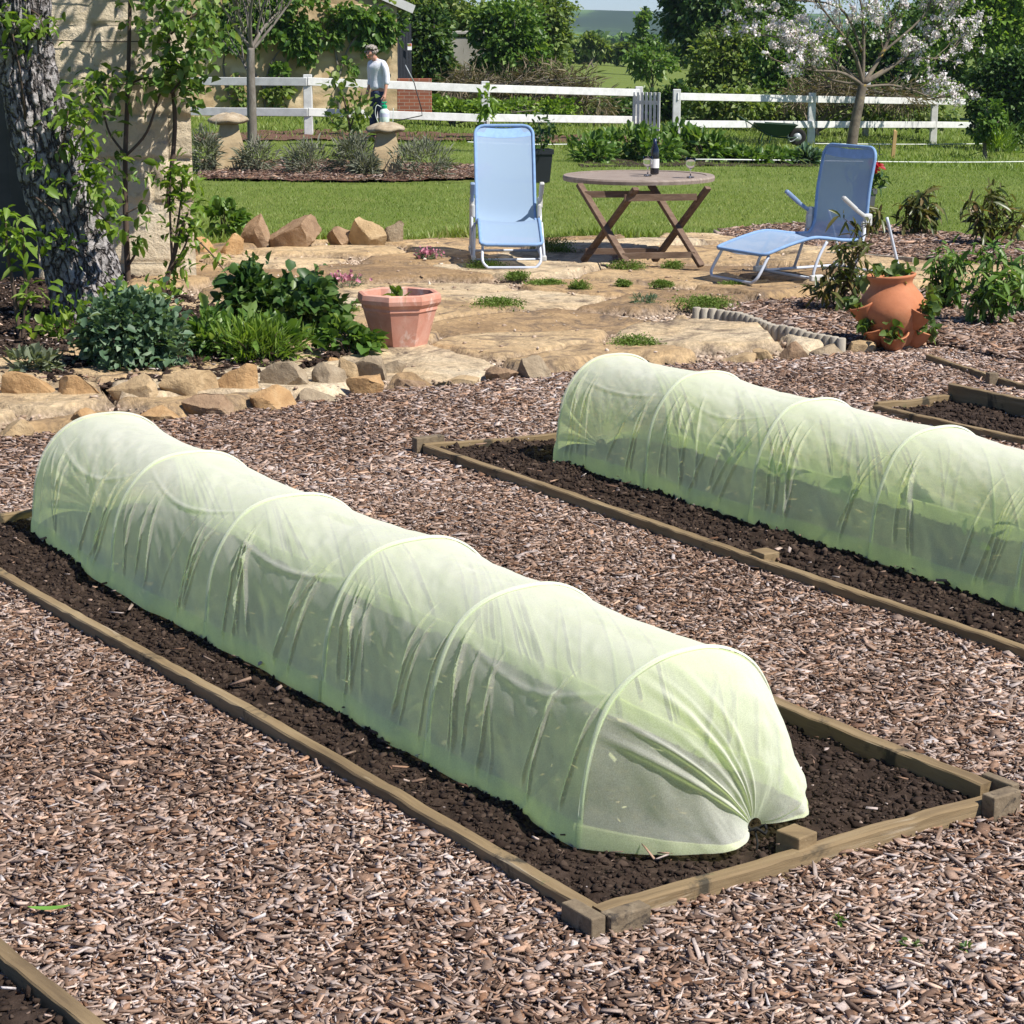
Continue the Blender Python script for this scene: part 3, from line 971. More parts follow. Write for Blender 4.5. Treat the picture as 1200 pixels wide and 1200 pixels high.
TZ = 0.03
hp1 = [P(x, y, TZ) for x, y in ((40, 626), (132, 688), (243, 750), (380, 822), (502, 893), (680, 993))]
ax1t = (hp1[-1] - hp1[0]).normalized()
ac1t = Vector((-ax1t.y, ax1t.x, 0))
tun1 = drape(hp1, ax1t, ac1t, 0.66, 0.465, 3, cap_near=(P(884, 968, 0.07), P(838, 998, 0.05), P(941, 954, 0.08)),
             label="long pale green net tunnel in the foreground with its near end gathered and tied")
e = P(884, 970, 0.07)
MB().tube([e + Vector((0.03 * math.cos(a), 0.03 * math.sin(a) * 0.5 - 0.01, 0.01 * math.sin(3 * a))) for a in np.linspace(0, 6.2, 14)], 0.004, 6).tube(
    [e + Vector((0.0, -0.02, 0)), e + Vector((0.005, -0.035, -0.03)), e + Vector((0.0, -0.05, -0.045))], 0.003, 5).build("drawstring", mat("dark_cord", [(0.01, 0.01, 0.01)], rough=0.8), tun1, True, world=True)
hp2 = [P(x, y, TZ) for x, y in ((652, 541), (756, 572), (880, 612), (1020, 656), (1191, 712))]
for _ in range(2): hp2.append(hp2[-1] + (hp2[-1] - hp2[-2]).normalized() * 0.72)
ax2t = (hp2[-1] - hp2[0]).normalized()
ac2t = Vector((-ax2t.y, ax2t.x, 0))
_e = hp2[-1]
tun2 = drape(hp2, ax2t, ac2t, 0.66, 0.485, 8, cap_near=(_e + ac2t * .36 + ax2t * .16 + Vector((0, 0, .04)), _e + ac2t * .2 + ax2t * .2, _e + ac2t * .62 + ax2t * .12 + Vector((0, 0, .03))), label="pale green net tunnel on the right running out of the picture", sag=.014)

# ================================================================== PATIO
def patio_material():
    m, t, N, L = newmat("sandstone_slabs")
    out = N.new("ShaderNodeOutputMaterial")
    b = N.new("ShaderNodeBsdfPrincipled"); L.new(b.outputs[0], out.inputs[0])
    b.inputs["Roughness"].default_value = 0.85; b.inputs["Specular IOR Level"].default_value = 0.2
    tc = N.new("ShaderNodeTexCoord"); co = tc.outputs["Object"]
    n1 = noise_node(N, L, co, 1.3, 8, 0.65, 0.6)
    r1 = ramp_node(N, [(0.25, (0.30, 0.195, 0.105)), (0.40, (0.52, 0.35, 0.185)), (0.55, (0.65, 0.475, 0.275)), (0.75, (0.73, 0.605, 0.43))])
    at = N.new("ShaderNodeAttribute"); at.attribute_name = "tint"
    mm = N.new("ShaderNodeMix"); mm.data_type = 'FLOAT'; mm.inputs[0].default_value = 0.5
    L.new(n1.outputs["Fac"], mm.inputs[2]); L.new(at.outputs["Fac"], mm.inputs[3])
    L.new(mm.outputs[0], r1.inputs[0])
    n2 = noise_node(N, L, co, 3.2, 10, 0.75, 1.2)
    r2 = ramp_node(N, [(0.48, (0, 0, 0)), (0.66, (1, 1, 1))])
    L.new(n2.outputs["Fac"], r2.inputs[0])
    c = mix_col(N, L, r2.outputs[0], r1.outputs[0], (0.17, 0.125, 0.092))
    ag = N.new('ShaderNodeAttribute'); ag.attribute_name = 'gap'
    n6 = noise_node(N, L, co, 40, 3, 0.6)
    r6 = ramp_node(N, [(.35, (.10, .075, .055)), (.62, (.50, .39, .30))]); L.new(n6.outputs['Fac'], r6.inputs[0])
    c = mix_col(N, L, ag.outputs['Fac'], c, r6.outputs[0])
    n3 = noise_node(N, L, co, 28, 6, 0.7, 0.3)
    r3 = ramp_node(N, [(0.3, (0.6, 0.6, 0.6)), (0.7, (1.2, 1.2, 1.2))])
    L.new(n3.outputs["Fac"], r3.inputs[0])
    c = mix_col(N, L, 1.0, c, r3.outputs[0], 'MULTIPLY')
    L.new(c, b.inputs["Base Color"])
    n4 = noise_node(N, L, co, 9, 10, 0.75, 0.8)
    bp = N.new("ShaderNodeBump"); bp.inputs["Strength"].default_value = 0.9; bp.inputs["Distance"].default_value = 0.05
    L.new(n4.outputs["Fac"], bp.inputs["Height"]); L.new(bp.outputs[0], b.inputs["Normal"])
    return m
M_patio = patio_material()

def patio_height(X, Y):
    rg = np.random.default_rng(5)
    xs = np.arange(-4.5, 8, 1.25); ys = np.arange(8.5, 22, 0.95)
    CX, CY = np.meshgrid(xs, ys)
    CX = CX + ((np.arange(len(ys)) % 2) * 0.6)[:, None] + rg.uniform(-.42, .42, CX.shape)
    CY = CY + rg.uniform(-.34, .34, CY.shape)
    CX = CX.ravel(); CY = CY.ravel()
    h = rg.uniform(-0.018, 0.04, len(CX)); gx = rg.normal(0, .012, len(CX)); gy = rg.normal(0, .022, len(CX)); tint = rg.random(len(CX))
    wx = X + 0.30 * fbm(X * 0.9, Y * 0.9, 4, 41); wy = Y + 0.30 * fbm(X * 0.9 + 9, Y * 0.9, 4, 43)
    F1 = np.full(X.shape, 1e9); F2 = np.full(X.shape, 1e9); I = np.zeros(X.shape, int)
    for k in range(len(CX)):
        d = np.sqrt(((wx - CX[k]) * 0.85) ** 2 + ((wy - CY[k]) * 1.1) ** 2)
        c = d < F1
        F2 = np.where(c, F1, np.minimum(F2, d)); I = np.where(c, k, I); F1 = np.where(c, d, F1)
    edge = F2 - F1
    gw = 0.042 + 0.55 * np.clip(fbm(X * 0.8, Y * 0.8, 3, 51) + 0.03, 0, 1)
    gap = 1 - smooth(-0.015, 0.045, edge - gw)
    Z = 0.066 + h[I] + gx[I] * (X - CX[I]) + gy[I] * (Y - CY[I]) + 0.02 * fbm(X * 1.6, Y * 1.6, 4, 61) + 0.006 * fbm(X * 9, Y * 9, 3, 63)
    Z = Z * (1 - gap) + (0.008 + 0.006 * fbm(X * 9, Y * 9, 2, 71)) * gap
    return Z, gap, tint[I]

def patio():
    xs = np.arange(-4.2, 6.2, 0.028); ys = np.arange(9.3, 21.3, 0.04)
    X, Y = np.meshgrid(xs, ys)
    Z, gap, tint = patio_height(X, Y)
    ins = inpoly(X, Y, PATIO)
    i = np.arange(X.size).reshape(X.shape)
    ok = ins[:-1, :-1] & ins[1:, 1:] & ins[:-1, 1:] & ins[1:, :-1]
    Fq = np.stack([i[:-1, :-1], i[:-1, 1:], i[1:, 1:], i[1:, :-1]], -1)[ok]
    used = np.unique(Fq); rm = np.full(X.size, -1); rm[used] = np.arange(len(used))
    dist = np.full(X.shape, 1e9)
    for k in range(len(PATIO)):
        a, b = PATIO[k], PATIO[(k + 1) % len(PATIO)]
        ab = b - a
        tt = np.clip(((X - a[0]) * ab[0] + (Y - a[1]) * ab[1]) / (ab @ ab + 1e-9), 0, 1)
        dist = np.minimum(dist, np.hypot(X - a[0] - tt * ab[0], Y - a[1] - tt * ab[1]))
    ed = smooth(0.01, 0.11, dist + 0.05 * fbm(X * 5, Y * 5, 3, 88))
    Z = Z * ed - 0.035 * (1 - ed)
    V = np.stack([X, Y, Z], -1).reshape(-1, 3)[used]
    o = mk("stone_patio", V, rm[Fq], M_patio, tint=tint.ravel()[used], smooth_=True)
    ga = o.data.attributes.new('gap', 'FLOAT', 'POINT'); ga.data.foreach_set('value', gap.ravel()[used].astype(np.float32))
    tag(o, "worn orange sandstone flags of the patio", None, None, "structure")
    # gravel lying in the joints
    rg = np.random.default_rng(19)
    n = 330000
    x = rg.uniform(-4, 6, n); y = rg.uniform(9.4, 21, n)
    k = inpoly(x, y, PATIO) & (np.abs(x) < 0.262 * y + .2)
    x = x[k]; y = y[k]
    z, g, _ = patio_height(x, y)
    k = (g > 0.6) | (rg.random(len(x)) < 0.004)
    x = x[k]; y = y[k]; z = z[k]
    s = np.exp(rg.normal(np.log(0.0095), 0.35, len(x)))
    lumps("joint_gravel", np.stack([x, y], 1), z + s * 0.3, s, M_gravel, "pale pinkish gravel lying in the joints of the patio", rg, 0.6)
M_gravel = mat("pale_gravel", [(0.0, (0.22, 0.15, 0.10)), (0.5, (0.42, 0.32, 0.24)), (1.0, (0.68, 0.58, 0.49))], scale=30, rough=0.8, tint=0.8)
def zpat(pts):
    a = np.array(pts, float)
    z, g, t = patio_height(a[:, 0], a[:, 1])
    return float(z.max())
patio()

# ------------------------------------------------------------------ rocks
def rockmat(name, a, b, c):
    return mat(name, [(0.25, a), (0.5, b), (0.75, c)], scale=7, rough=0.88, bump=1.0, bscale=26, bdist=0.02, spec=0.2,
               spots=[(9, 0.63, (a[0] * .55, a[1] * .55, a[2] * .55)), (16, 0.66, (0.45, 0.40, 0.32))])
ROCK = {
 "orange": rockmat("rock_orange", (0.26, 0.145, 0.065), (0.42, 0.26, 0.125), (0.53, 0.38, 0.22)),
 "tan": rockmat("rock_tan", (0.28, 0.19, 0.105), (0.42, 0.30, 0.17), (0.54, 0.42, 0.27)),
 "grey": rockmat("rock_grey", (0.19, 0.145, 0.095), (0.32, 0.25, 0.17), (0.43, 0.36, 0.26)),
 "brown": rockmat("rock_brown", (0.18, 0.115, 0.07), (0.30, 0.20, 0.125), (0.42, 0.31, 0.21)),
}
def rock(px, py, wpx, hpx, kind, label, group, seed, depth=0.75, z=0.0, sub=4):
    r = np.random.default_rng(seed)
    p = P(px, py, z)
    k = p.y / F
    wd = wpx * k * (1.12 if group == gA else 1.0); ht = hpx * k
    bm = bmesh.new(); bmesh.ops.create_icosphere(bm, subdivisions=sub, radius=1.0)
    v = np.array([tuple(q.co) for q in bm.verts]); f = [[q.index for q in g.verts] for g in bm.faces]; bm.free()
    # cut by random planes: angular quarried stone
    for _ in range(11):
        n = r.normal(size=3); n[2] = n[2] * 0.75; n /= np.linalg.norm(n)
        o = r.uniform(0.36, 0.72)
        dd = v @ n - o
        v = v - np.outer(np.clip(dd, 0, None) * 0.96, n)
    v[:, 2] = np.clip(v[:, 2], -0.55, None)
    v = v / np.abs(v).max(0)
    nz = fbm(v[:, 0] * 3 + seed, v[:, 1] * 3 + v[:, 2] * 2, 4, seed)
    nz2 = fbm(v[:, 0] * 9 + seed, v[:, 1] * 9 + v[:, 2] * 8, 3, seed + 1)
    v = v * (1 + 0.10 * nz + .035 * nz2)[:, None]
    lo = v[:, 2].min(); v[:, 2] = (v[:, 2] - lo) / (v[:, 2].max() - lo)
    a = r.uniform(-.25, .25)
    x = v[:, 0] * math.cos(a) - v[:, 1] * math.sin(a); y = v[:, 0] * math.sin(a) + v[:, 1] * math.cos(a)
    x = (x - x.min()) / (x.max() - x.min()) - .5
    x = x + r.uniform(-.12, .12) * v[:, 2]
    V = np.stack([x * wd, y * wd * 0.5 * depth, v[:, 2] * (ht + 0.05) - 0.05], 1)
    o = mk("edging_stone", V, f, ROCK[kind], smooth_=True)
    me = o.data
    bm = bmesh.new(); bm.from_mesh(me)
    for e in bm.edges:
        if len(e.link_faces) == 2 and e.calc_face_angle(0) > 0.42: e.smooth = False
    bm.to_mesh(me); bm.free()
    o.location = (p.x, p.y + wd * 0.25 * depth, z)
    tag(o, label, "stone", group)
    return o
gA = "stones edging the dark bed"
rowA = [(33, 470, 62, 34, "orange", "big rounded orange stone under the small sage plant at the left edge"),
 (97, 471, 60, 30, "orange", "wedge shaped orange tan stone just right of the big orange stone at the left edge"),
 (156, 469, 56, 30, "tan", "pale peaked stone below the bluish green shrub"),
 (224, 466, 58, 34, "tan", "wide grey tan stone touching the pale yellow block in the bed edging"),
 (274, 462, 58, 36, "orange", "pale yellow squarish block in the middle of the bed edging"),
 (334, 455, 52, 32, "grey", "grey brown stone right of the pale yellow block"),
 (386, 452, 44, 26, "grey", "flat faced grey stone in front of the green clump"),
 (407, 446, 26, 28, "tan", "narrow tan stone standing between two grey stones left of the pot"),
 (434, 441, 36, 24, "grey", "grey tan block leaning left of the octagonal pot"),
 (463, 437, 26, 16, "grey", "small grey stone at the foot of the octagonal pot"),
 (388, 428, 18, 10, "orange", "little orange stone half buried behind the grey edging stones")]
for i, (x, y, a, b, k, l) in enumerate(rowA): rock(x, y, a, b, k, l, gA, 300 + i, z=0.045)
gB = "stones of the lower step along the path"
rowB = [(14, 518, 50, 26, "tan", "buff stone at the left edge beside the far end of the tunnel"),
 (100, 505, 46, 26, "orange", "orange stone peeping over the far end of the near tunnel"),
 (188, 496, 62, 18, "orange", "long bright orange stone behind the near tunnel"),
 (245, 490, 66, 28, "brown", "long sloping grey brown stone beside the rust orange one"),
 (316, 482, 58, 28, "orange", "rust orange stone with a split face in the lower row"),
 (372, 474, 54, 18, "grey", "low dark grey flat stone in the lower row"),
 (428, 466, 46, 26, "orange", "pointed orange brown stone below the octagonal pot"),
 (478, 459, 40, 14, "brown", "low brown stone right of the pointed orange brown one"),
 (532, 453, 56, 12, "tan", "long flat tan stone edging the wood chips"),
 (586, 449, 40, 20, "brown", "brown stone with a broken top left of the farther tunnel"),
 (626, 447, 48, 30, "grey", "rough grey stone right against the farther tunnel"),
 (868, 428, 46, 14, "tan", "low pale stone showing above the top of the farther tunnel"),
 (930, 424, 36, 24, "brown", "brown stone at the end of the palisade edging"),
 (972, 419, 46, 15, "grey", "flat grey wedge of stone between two brown stones"),
 (1012, 415, 38, 16, "tan", "tan stone just left of the strawberry pot's foot"),
 (1060, 411, 50, 15, "tan", "pale flat stone under the right side of the strawberry pot"),
 (900, 423, 30, 14, "tan", "small tan stone left of the brown stone by the palisade")]
for i, (x, y, a, b, k, l) in enumerate(rowB): rock(x, y, a, b, k, l, gB, 340 + i)
gC = "rocks between patio and lawn"
rowC = [(298, 291, 36, 40, "brown", "upright brown rock at the left of the row by the lawn"),
 (344, 292, 62, 40, "brown", "largest rock of the row by the lawn, mossy with a sloping top"),
 (397, 290, 34, 24, "brown", "small squat rock between two larger ones by the lawn"),
 (430, 291, 46, 36, "tan", "pale wedge of rock second from the right by the lawn"),
 (459, 289, 26, 30, "grey", "greyish rock leaning at the right end of the row by the lawn"),
 (268, 300, 34, 26, "orange", "orange rock behind the dark green clump"),
 (238, 300, 28, 22, "orange", "orange rock next to the corner of the stone wall"),
 (240, 306, 30, 10, "tan", "thin pale slab lying below the orange rock by the wall corner")]
for i, (x, y, a, b, k, l) in enumerate(rowC): rock(x, y, a, b, k, l, gC, 380 + i, z=0.03)

# ================================================================== STONE WALL OF THE HOUSE (left)
M_ash = mat("honey_limestone", [(0.25, (0.43, 0.345, 0.235)), (0.5, (0.60, 0.50, 0.36)), (0.75, (0.70, 0.61, 0.47))], scale=2.2, rough=0.9, bump=1.0, bscale=18,
            bdist=0.03, spec=0.15, tint=0.3, spots=[(3.5, 0.62, (0.24, 0.205, 0.155)), (11, 0.66, (0.42, 0.28, 0.14)), (5, 0.60, (0.34, 0.31, 0.27)), (16, .66, (.20, .18, .15))])
def stone_face(w_, h_, bh, bw, seed, step=0.025, rough=0.024, joint=0.02):
    """a face of coursed blocks in local x (0..w), z (0..h); depth y (negative = out)"""
    r = np.random.default_rng(seed)
    xs = np.arange(0, w_ + step, step); zs = np.arange(0, h_ + step, step)
    X, Z = np.meshgrid(xs, zs)
    zz = [-0.1]
    while zz[-1] < h_: zz.append(zz[-1] + bh * r.uniform(0.75, 1.25))
    D = np.zeros(X.shape); T = np.zeros(X.shape)
    Xw = X + 0.012 * fbm(X * 6, Z * 6, 2, seed); Zw = Z + 0.012 * fbm(X * 5, Z * 5, 2, seed + 1)
    for a, b in zip(zz[:-1], zz[1:]):
        x = -r.uniform(0, bw)
        while x < w_:
            wd = bw * r.uniform(0.55, 1.5)
            m_ = (Zw >= a) & (Zw < b) & (Xw >= x) & (Xw < x + wd)
            e = np.minimum(np.minimum(Xw - x, x + wd - Xw), np.minimum(Zw - a, b - Zw))
            rr = r.random() ** 3 * 3 + 0.5
            d = smooth(0.0, joint, e) * (0.03 + r.uniform(-.010, .012)) + rough * rr * fbm(X * 5 + x * 3, Z * 5 + a * 7, 4, seed + 2)
            D = np.where(m_, d, D); T = np.where(m_, r.random(), T)
            x += wd
    return X, -D, Z, T

def placed(Vloc, org, ang):
    c, s = math.cos(ang), math.sin(ang)
    return np.stack([org[0] + Vloc[:, 0] * c - Vloc[:, 1] * s, org[1] + Vloc[:, 0] * s + Vloc[:, 1] * c, org[2] + Vloc[:, 2]], 1)

def gridfaces(shape):
    i = np.arange(shape[0] * shape[1]).reshape(shape)
    return np.stack([i[:-1, :-1], i[:-1, 1:], i[1:, 1:], i[1:, :-1]], -1).reshape(-1, 4)

wc = P(229, 336, 0.0)                       # foot of the corner
WANG = math.atan2(-0.20, -0.98)             # the wall runs to the left and a little nearer
wn = Vector((math.cos(WANG), math.sin(WANG), 0))
WL, WH = 1.24, 3.6
house = thing("stone_house", "corner of the honey stone house behind the leaning tree trunk", "house", (wc.x, wc.y, 0))
X, Dp, Z, T = stone_face(WL, WH, 0.40, 0.55, 12)
rag = 0.02 * fbm(Z * 2.5, Z * 0 + 1, 3, 3) * (X < 0.03)
xx = WL - X + rag
Vl = np.stack([xx, Dp, Z - 0.05], -1).reshape(-1, 3)
Vl[:, 1] *= -1                              # after the turn the outside is on local +y
wallV = placed(Vl, (wc.x, wc.y, 0), WANG)
mk("wall", wallV, gridfaces(X.shape), M_ash, house, T.ravel(), True, world=True)
side = []
# return wall and the solid behind the face
cn = Vector((-math.sin(WANG), math.cos(WANG), 0))   # local +y = outside
MB().box(Vector((wc.x, wc.y, WH / 2 - 0.05)) + wn * (WL / 2 + 0.0) - cn * 2.012, (WL - 0.004, 4.0, WH), Matrix.Rotation(WANG, 3, 'Z')).build("core", M_ash, house, world=True)
# the doorway recess left of it: dark boarded door set back in the shade
dz = MB()
for k in range(9):
    cc = Vector((wc.x, wc.y, 1.25)) + wn * (WL + .10 + .2 * k) - cn * .62
    dz.box(cc - cn * (.012 * (k % 2)), (.214, .05, 2.6), Matrix.Rotation(WANG, 3, 'Z'), .004)
dz.build("door", mat("slate_grey_door", [(.10, .095, .088)], scale=5, rough=.8), house, world=True)
MB().box(Vector((wc.x, wc.y, 3.05)) + wn * (WL + 1.0) - cn * .35, (2.0, .7, 1.0), Matrix.Rotation(WANG, 3, 'Z'), .01).build("lintel", M_ash, house, world=True)
# two horizontal training wires and their eyes
wr = MB()
for zz in (1.95, 1.62, 2.3):
    a = Vector((wc.x, wc.y, zz)) + wn * 0.25 + cn * 0.06; b = Vector((wc.x, wc.y, zz + 0.02)) + wn * 1.2 + cn * 0.06
    wr.tube([a, (a + b) / 2 + Vector((0, 0, -.015)), b], 0.004, 5)
wr.build("training_wire", mat("old_wire", [(0.05, 0.04, 0.035)], rough=0.6), house, world=True)

# ================================================================== BARN
M_barn = mat("barn_stone", [(0.25, (0.33, 0.235, 0.13)), (0.5, (0.47, 0.355, 0.215)), (0.75, (0.58, 0.46, 0.30))], scale=1.2, rough=0.92, bump=0.6, bscale=9, bdist=0.03,
             spec=0.1, tint=0.4, spots=[(2.0, 0.64, (0.25, 0.20, 0.14))])
M_roof = mat("roof_board", [(0.5, 0.5, 0.49)], scale=3, rough=0.6)
M_tile = mat("roof_slates", [(0.09, 0.08, 0.075)], scale=6, rough=0.8, bump=0.5)
M_dark = mat("tarred_door", [(0.018, 0.021, 0.028)], scale=6, rough=0.7, stretch=(8, 8, 1))
M_white = mat("white_paint", [(0.3, (0.50, 0.50, 0.485)), (0.6, (0.66, 0.66, 0.65))], scale=6, rough=0.6, bump=0.15, bscale=40, spots=[(5, 0.70, (0.36, 0.33, 0.29)), (26, 0.69, (0.40, 0.35, 0.28))])
bc = P(464, 137)
BD = bc.y
barn = thing("barn", "honey stone barn with climbers and an open dark door behind the white fence", "barn", (bc.x, bc.y, bc.z))
bw = 15.0
X, Dp, Z, T = stone_face(bw, 2.75, 0.24, 0.45, 31, step=0.07, rough=0.012, joint=0.03)
V = np.stack([bc.x - bw + X, BD + Dp, bc.z - 0.1 + Z], -1).reshape(-1, 3)
mk("wall", V, gridfaces(X.shape), M_barn, barn, T.ravel(), True, world=True)
gz = bc.z + 2.64
gb = MB()
apx = bc.x - 6.2
gb.add([(bc.x, BD - .02, gz), (bc.x - 12.4, BD - .02, gz), (apx, BD - .02, gz + 2.6), (bc.x, BD + 6, gz), (bc.x - 12.4, BD + 6, gz), (apx, BD + 6, gz + 2.6)],
       [(0, 2, 1), (3, 4, 5), (0, 3, 5, 2), (1, 2, 5, 4)])
gb.build("gable", M_barn, barn, world=True)
MB().box((bc.x - bw / 2, BD + 3.05, bc.z + 1.25), (bw - .01, 6, 2.7)).build("core", M_barn, barn, world=True)
sl_ = math.atan2(2.6, 6.2)
a = Vector((apx, 0, gz + 2.72)); b = Vector((bc.x + 0.45, 0, gz + 2.72 - (bc.x + .45 - apx) * math.tan(sl_)))
rf = MB().bar(Vector((a.x, BD + 3.2, a.z)), Vector((b.x, BD + 3.2, b.z)), 6.5, 0.07)
a2 = Vector((apx - (b.x - apx), 0, b.z))
rf.bar(Vector((a.x, BD + 3.2, a.z)), Vector((a2.x, BD + 3.2, a2.z)), 6.6, 0.07)
rfo = rf.build("roof", M_tile, barn, world=True)
barn.rotation_euler = (0, 0, R(14))
MB().bar(Vector((a.x, BD - .12, a.z - .03)), Vector((b.x, BD - .12, b.z - .03)), 0.05, 0.20).bar(Vector((a.x, BD - .12, a.z - .03)), Vector((a2.x, BD - .12, a2.z - .03)), 0.05, 0.20).build("bargeboard", M_roof, rfo, world=True)
# the open door standing off the corner
d0 = PD(465.5, 135, BD - .05); d1 = PD(488, 135, BD - .05)
dw = d1.x - d0.x
dr = MB()
nb = 5
for k in range(nb):
    dr.box((d0.x + dw * (k + .5) / nb, BD + 0.1 + 0.10 * k, bc.z + 1.17), (dw / nb - .012, 0.05, 2.1), Matrix.Rotation(R(25), 3, 'Z'))
dr.box((d0.x + dw / 2, BD + .36, bc.z + 1.17), (dw, .04, 2.08), Matrix.Rotation(R(40), 3, 'Z'))
dro = dr.build("door", M_dark, barn, world=True)
nz = PD(482, 55, BD - .02)
notice = MB().box((nz.x, BD + .18, nz.z), (.105, .012, .155)).build("notice", mat("notice_white", [(0.75, 0.75, 0.78)]), dro, world=True)
MB().box((nz.x, BD + .172, nz.z + .045), (.09, .008, .055)).build("red_band", mat("notice_red", [(0.6, 0.04, 0.04)]), dro, world=True)
# orange brick wall stub
M_brick = None
def brickmat():
    m, t, N, L = newmat("orange_brick")
    out = N.new("ShaderNodeOutputMaterial"); b = N.new("ShaderNodeBsdfPrincipled"); L.new(b.outputs[0], out.inputs[0])
    b.inputs["Roughness"].default_value = .9
    tc = N.new("ShaderNodeTexCoord"); mp = N.new("ShaderNodeMapping"); mp.inputs["Rotation"].default_value = (math.pi / 2, 0, 0)
    L.new(tc.outputs["Object"], mp.inputs[0])
    br = N.new("ShaderNodeTexBrick"); L.new(mp.outputs[0], br.inputs[0])
    br.inputs["Color1"].default_value = (0.32, 0.10, 0.05, 1); br.inputs["Color2"].default_value = (0.22, 0.07, 0.04, 1); br.inputs["Mortar"].default_value = (0.33, 0.26, 0.2, 1)
    br.inputs["Scale"].default_value = 1.0; br.inputs["Brick Width"].default_value = .22; br.inputs["Row Height"].default_value = .075; br.inputs["Mortar Size"].default_value = .006
    L.new(br.outputs[0], b.inputs["Base Color"])
    return m
b0 = PD(466, 134, 45.6); b1 = PD(506, 134, 45.6)
bt = PD(480, 92, 45.6)
o = MB().box((0, 0, 0), (b1.x - b0.x, 0.24, bt.z - b0.z + .1), None, 0.01).build("brick_wall", brickmat())
o.location = ((b0.x + b1.x) / 2, 45.6, (bt.z + b0.z) / 2 - .05)
tag(o, "low stub of orange brick wall beside the barn's dark door", "wall")
M_conc = mat("grey_render", [(0.25, (0.25, 0.235, 0.20)), (0.6, (0.40, 0.38, 0.34))], scale=.8, rough=.9, spots=[(1.2, .62, (.17, .16, .14))])
g0 = PD(524, 80, 58); g1 = PD(582, 80, 58); gt = PD(530, 40, 58)
gw_ = thing("garden_wall", "short grey rendered wall half hidden by the ivy covered bushes", "wall", ((g0.x + g1.x) / 2, 58, -.2))
MB().box((0, 0, (gt.z - .2) / 2 + .1), (g1.x - g0.x, .35, gt.z + .2)).build("wall_body", M_conc, gw_)
MB().box((0, 0, gt.z + .24), (g1.x - g0.x + .1, .46, .10), None, .02).build("coping", mat("coping_stone", [(.42, .40, .36)], scale=3), gw_)

# ================================================================== WHITE FENCE AND GATE
def fpt(px, py): return P(px, py)
def fence(pts, label, railext0=None, railext1=None, hs=None):
    root = thing("post_and_rail_fence", label, "fence", pts[0])
    for i, p in enumerate(pts):
        h = 1.18
        MB().box((0, 0, 0), (.17, .15, h + .3), None, .012, top=.96).build("post", M_white, root).location = (p - pts[0]) + Vector((0, 0, h / 2 - .15))
    chain = ([railext0] if railext0 is not None else []) + list(pts) + ([railext1] if railext1 is not None else [])
    for a, b in zip(chain[:-1], chain[1:]):
        d = (b - a).normalized()
        for zz in (0.46, 1.04):
            off = Vector((0, -.085, zz))
            ga = a + off + d * .004; gb_ = b + off - d * .004
            mid = (ga + gb_) / 2
            rj = random.Random(int(ga.x * 100)); ga.z += rj.uniform(-.012, .012); gb_.z += rj.uniform(-.012, .012)
            MB().bar(ga, gb_, .05, .155, bevel=.008).build("rail", M_white, root, world=True)
    return root
LP0 = P(200, 158); LP1 = P(362, 160); LP2 = P(569, 165); LP3 = P(748, 166)
fence([LP1, LP2, LP3], "white post and rail fence crossing behind the standing person", railext0=LP0 - (LP1 - LP0) * .6)
RP0 = P(792, 170); RP1 = P(950, 169); RP2 = P(1093, 168)
rdir = (RP2 - RP1).normalized()
fence([RP0, RP1, RP2], "white post and rail fence running behind the blossom tree", railext1=RP2 + rdir * 2.2)
wp = P(1014, 160); wpo = thing("white_post", "white post standing behind the blossom tree's trunk", "post", wp)
MB().box((0, 0, .72), (.15, .15, 1.75), None, .01).build("post_shaft", M_white, wpo)
MB().box((0, 0, 1.62), (.18, .18, .06), None, .02, top=.6).build("post_cap", M_white, wpo)
gate = thing("picket_gate", "white picket gate standing ajar at the gap in the fence", "gate", LP3)
gp0 = P(733.5, 158); gp1 = P(760, 160)
gd = Vector((gp1.x - gp0.x, -.35, 0))
for k in range(7):
    q = gd * (k / 6)
    base = Vector((gp0.x, LP3.y - .25, LP3.z)) + q
    MB().box(base + Vector((0, 0, .57)), (.058, .024, 1.0), Matrix.Rotation(math.atan2(gd.y, gd.x), 3, 'Z'), .004).build("picket", M_white, gate, world=True)
for zz in (.3, .85):
    a = Vector((gp0.x, LP3.y - .215, LP3.z + zz)); MB().bar(a, a + gd, .03, .08).build("gate_rail", M_white, gate, world=True)

# ================================================================== FURNITURE
M_fab = None
def fabric_mat():
    m, t, N, L = newmat("blue_mesh_fabric")
    out = N.new("ShaderNodeOutputMaterial")
    b = N.new("ShaderNodeBsdfPrincipled"); b.inputs["Base Color"].default_value = (0.27, 0.375, 0.53, 1); b.inputs["Roughness"].default_value = .7
    tl = N.new("ShaderNodeBsdfTranslucent"); tl.inputs[0].default_value = (0.26, 0.38, 0.60, 1)
    tp = N.new("ShaderNodeBsdfTransparent")
    m1 = N.new("ShaderNodeMixShader"); m1.inputs[0].default_value = .07
    L.new(b.outputs[0], m1.inputs[1]); L.new(tl.outputs[0], m1.inputs[2])
    m2 = N.new("ShaderNodeMixShader"); m2.inputs[0].default_value = .12
    L.new(m1.outputs[0], m2.inputs[1]); L.new(tp.outputs[0], m2.inputs[2])
    L.new(m2.outputs[0], out.inputs[0])
    return m
M_fab = fabric_mat()
M_fabband = mat('blue_double_fabric', [(0.24, 0.39, 0.66)], scale=20, rough=.7)
M_fabedge = mat("blue_fabric_edge", [(0.19, 0.31, 0.52)], scale=20, rough=.7)
M_alu = mat("painted_tube", [(0.50, 0.54, 0.62)], scale=4, rough=.35, spec=.5)
M_plastic = mat("white_plastic", [(0.50, 0.50, 0.49)], scale=4, rough=.45)
M_greyblue = mat("grey_blue_plastic", [(0.22, 0.30, 0.45)], scale=5, rough=.45)

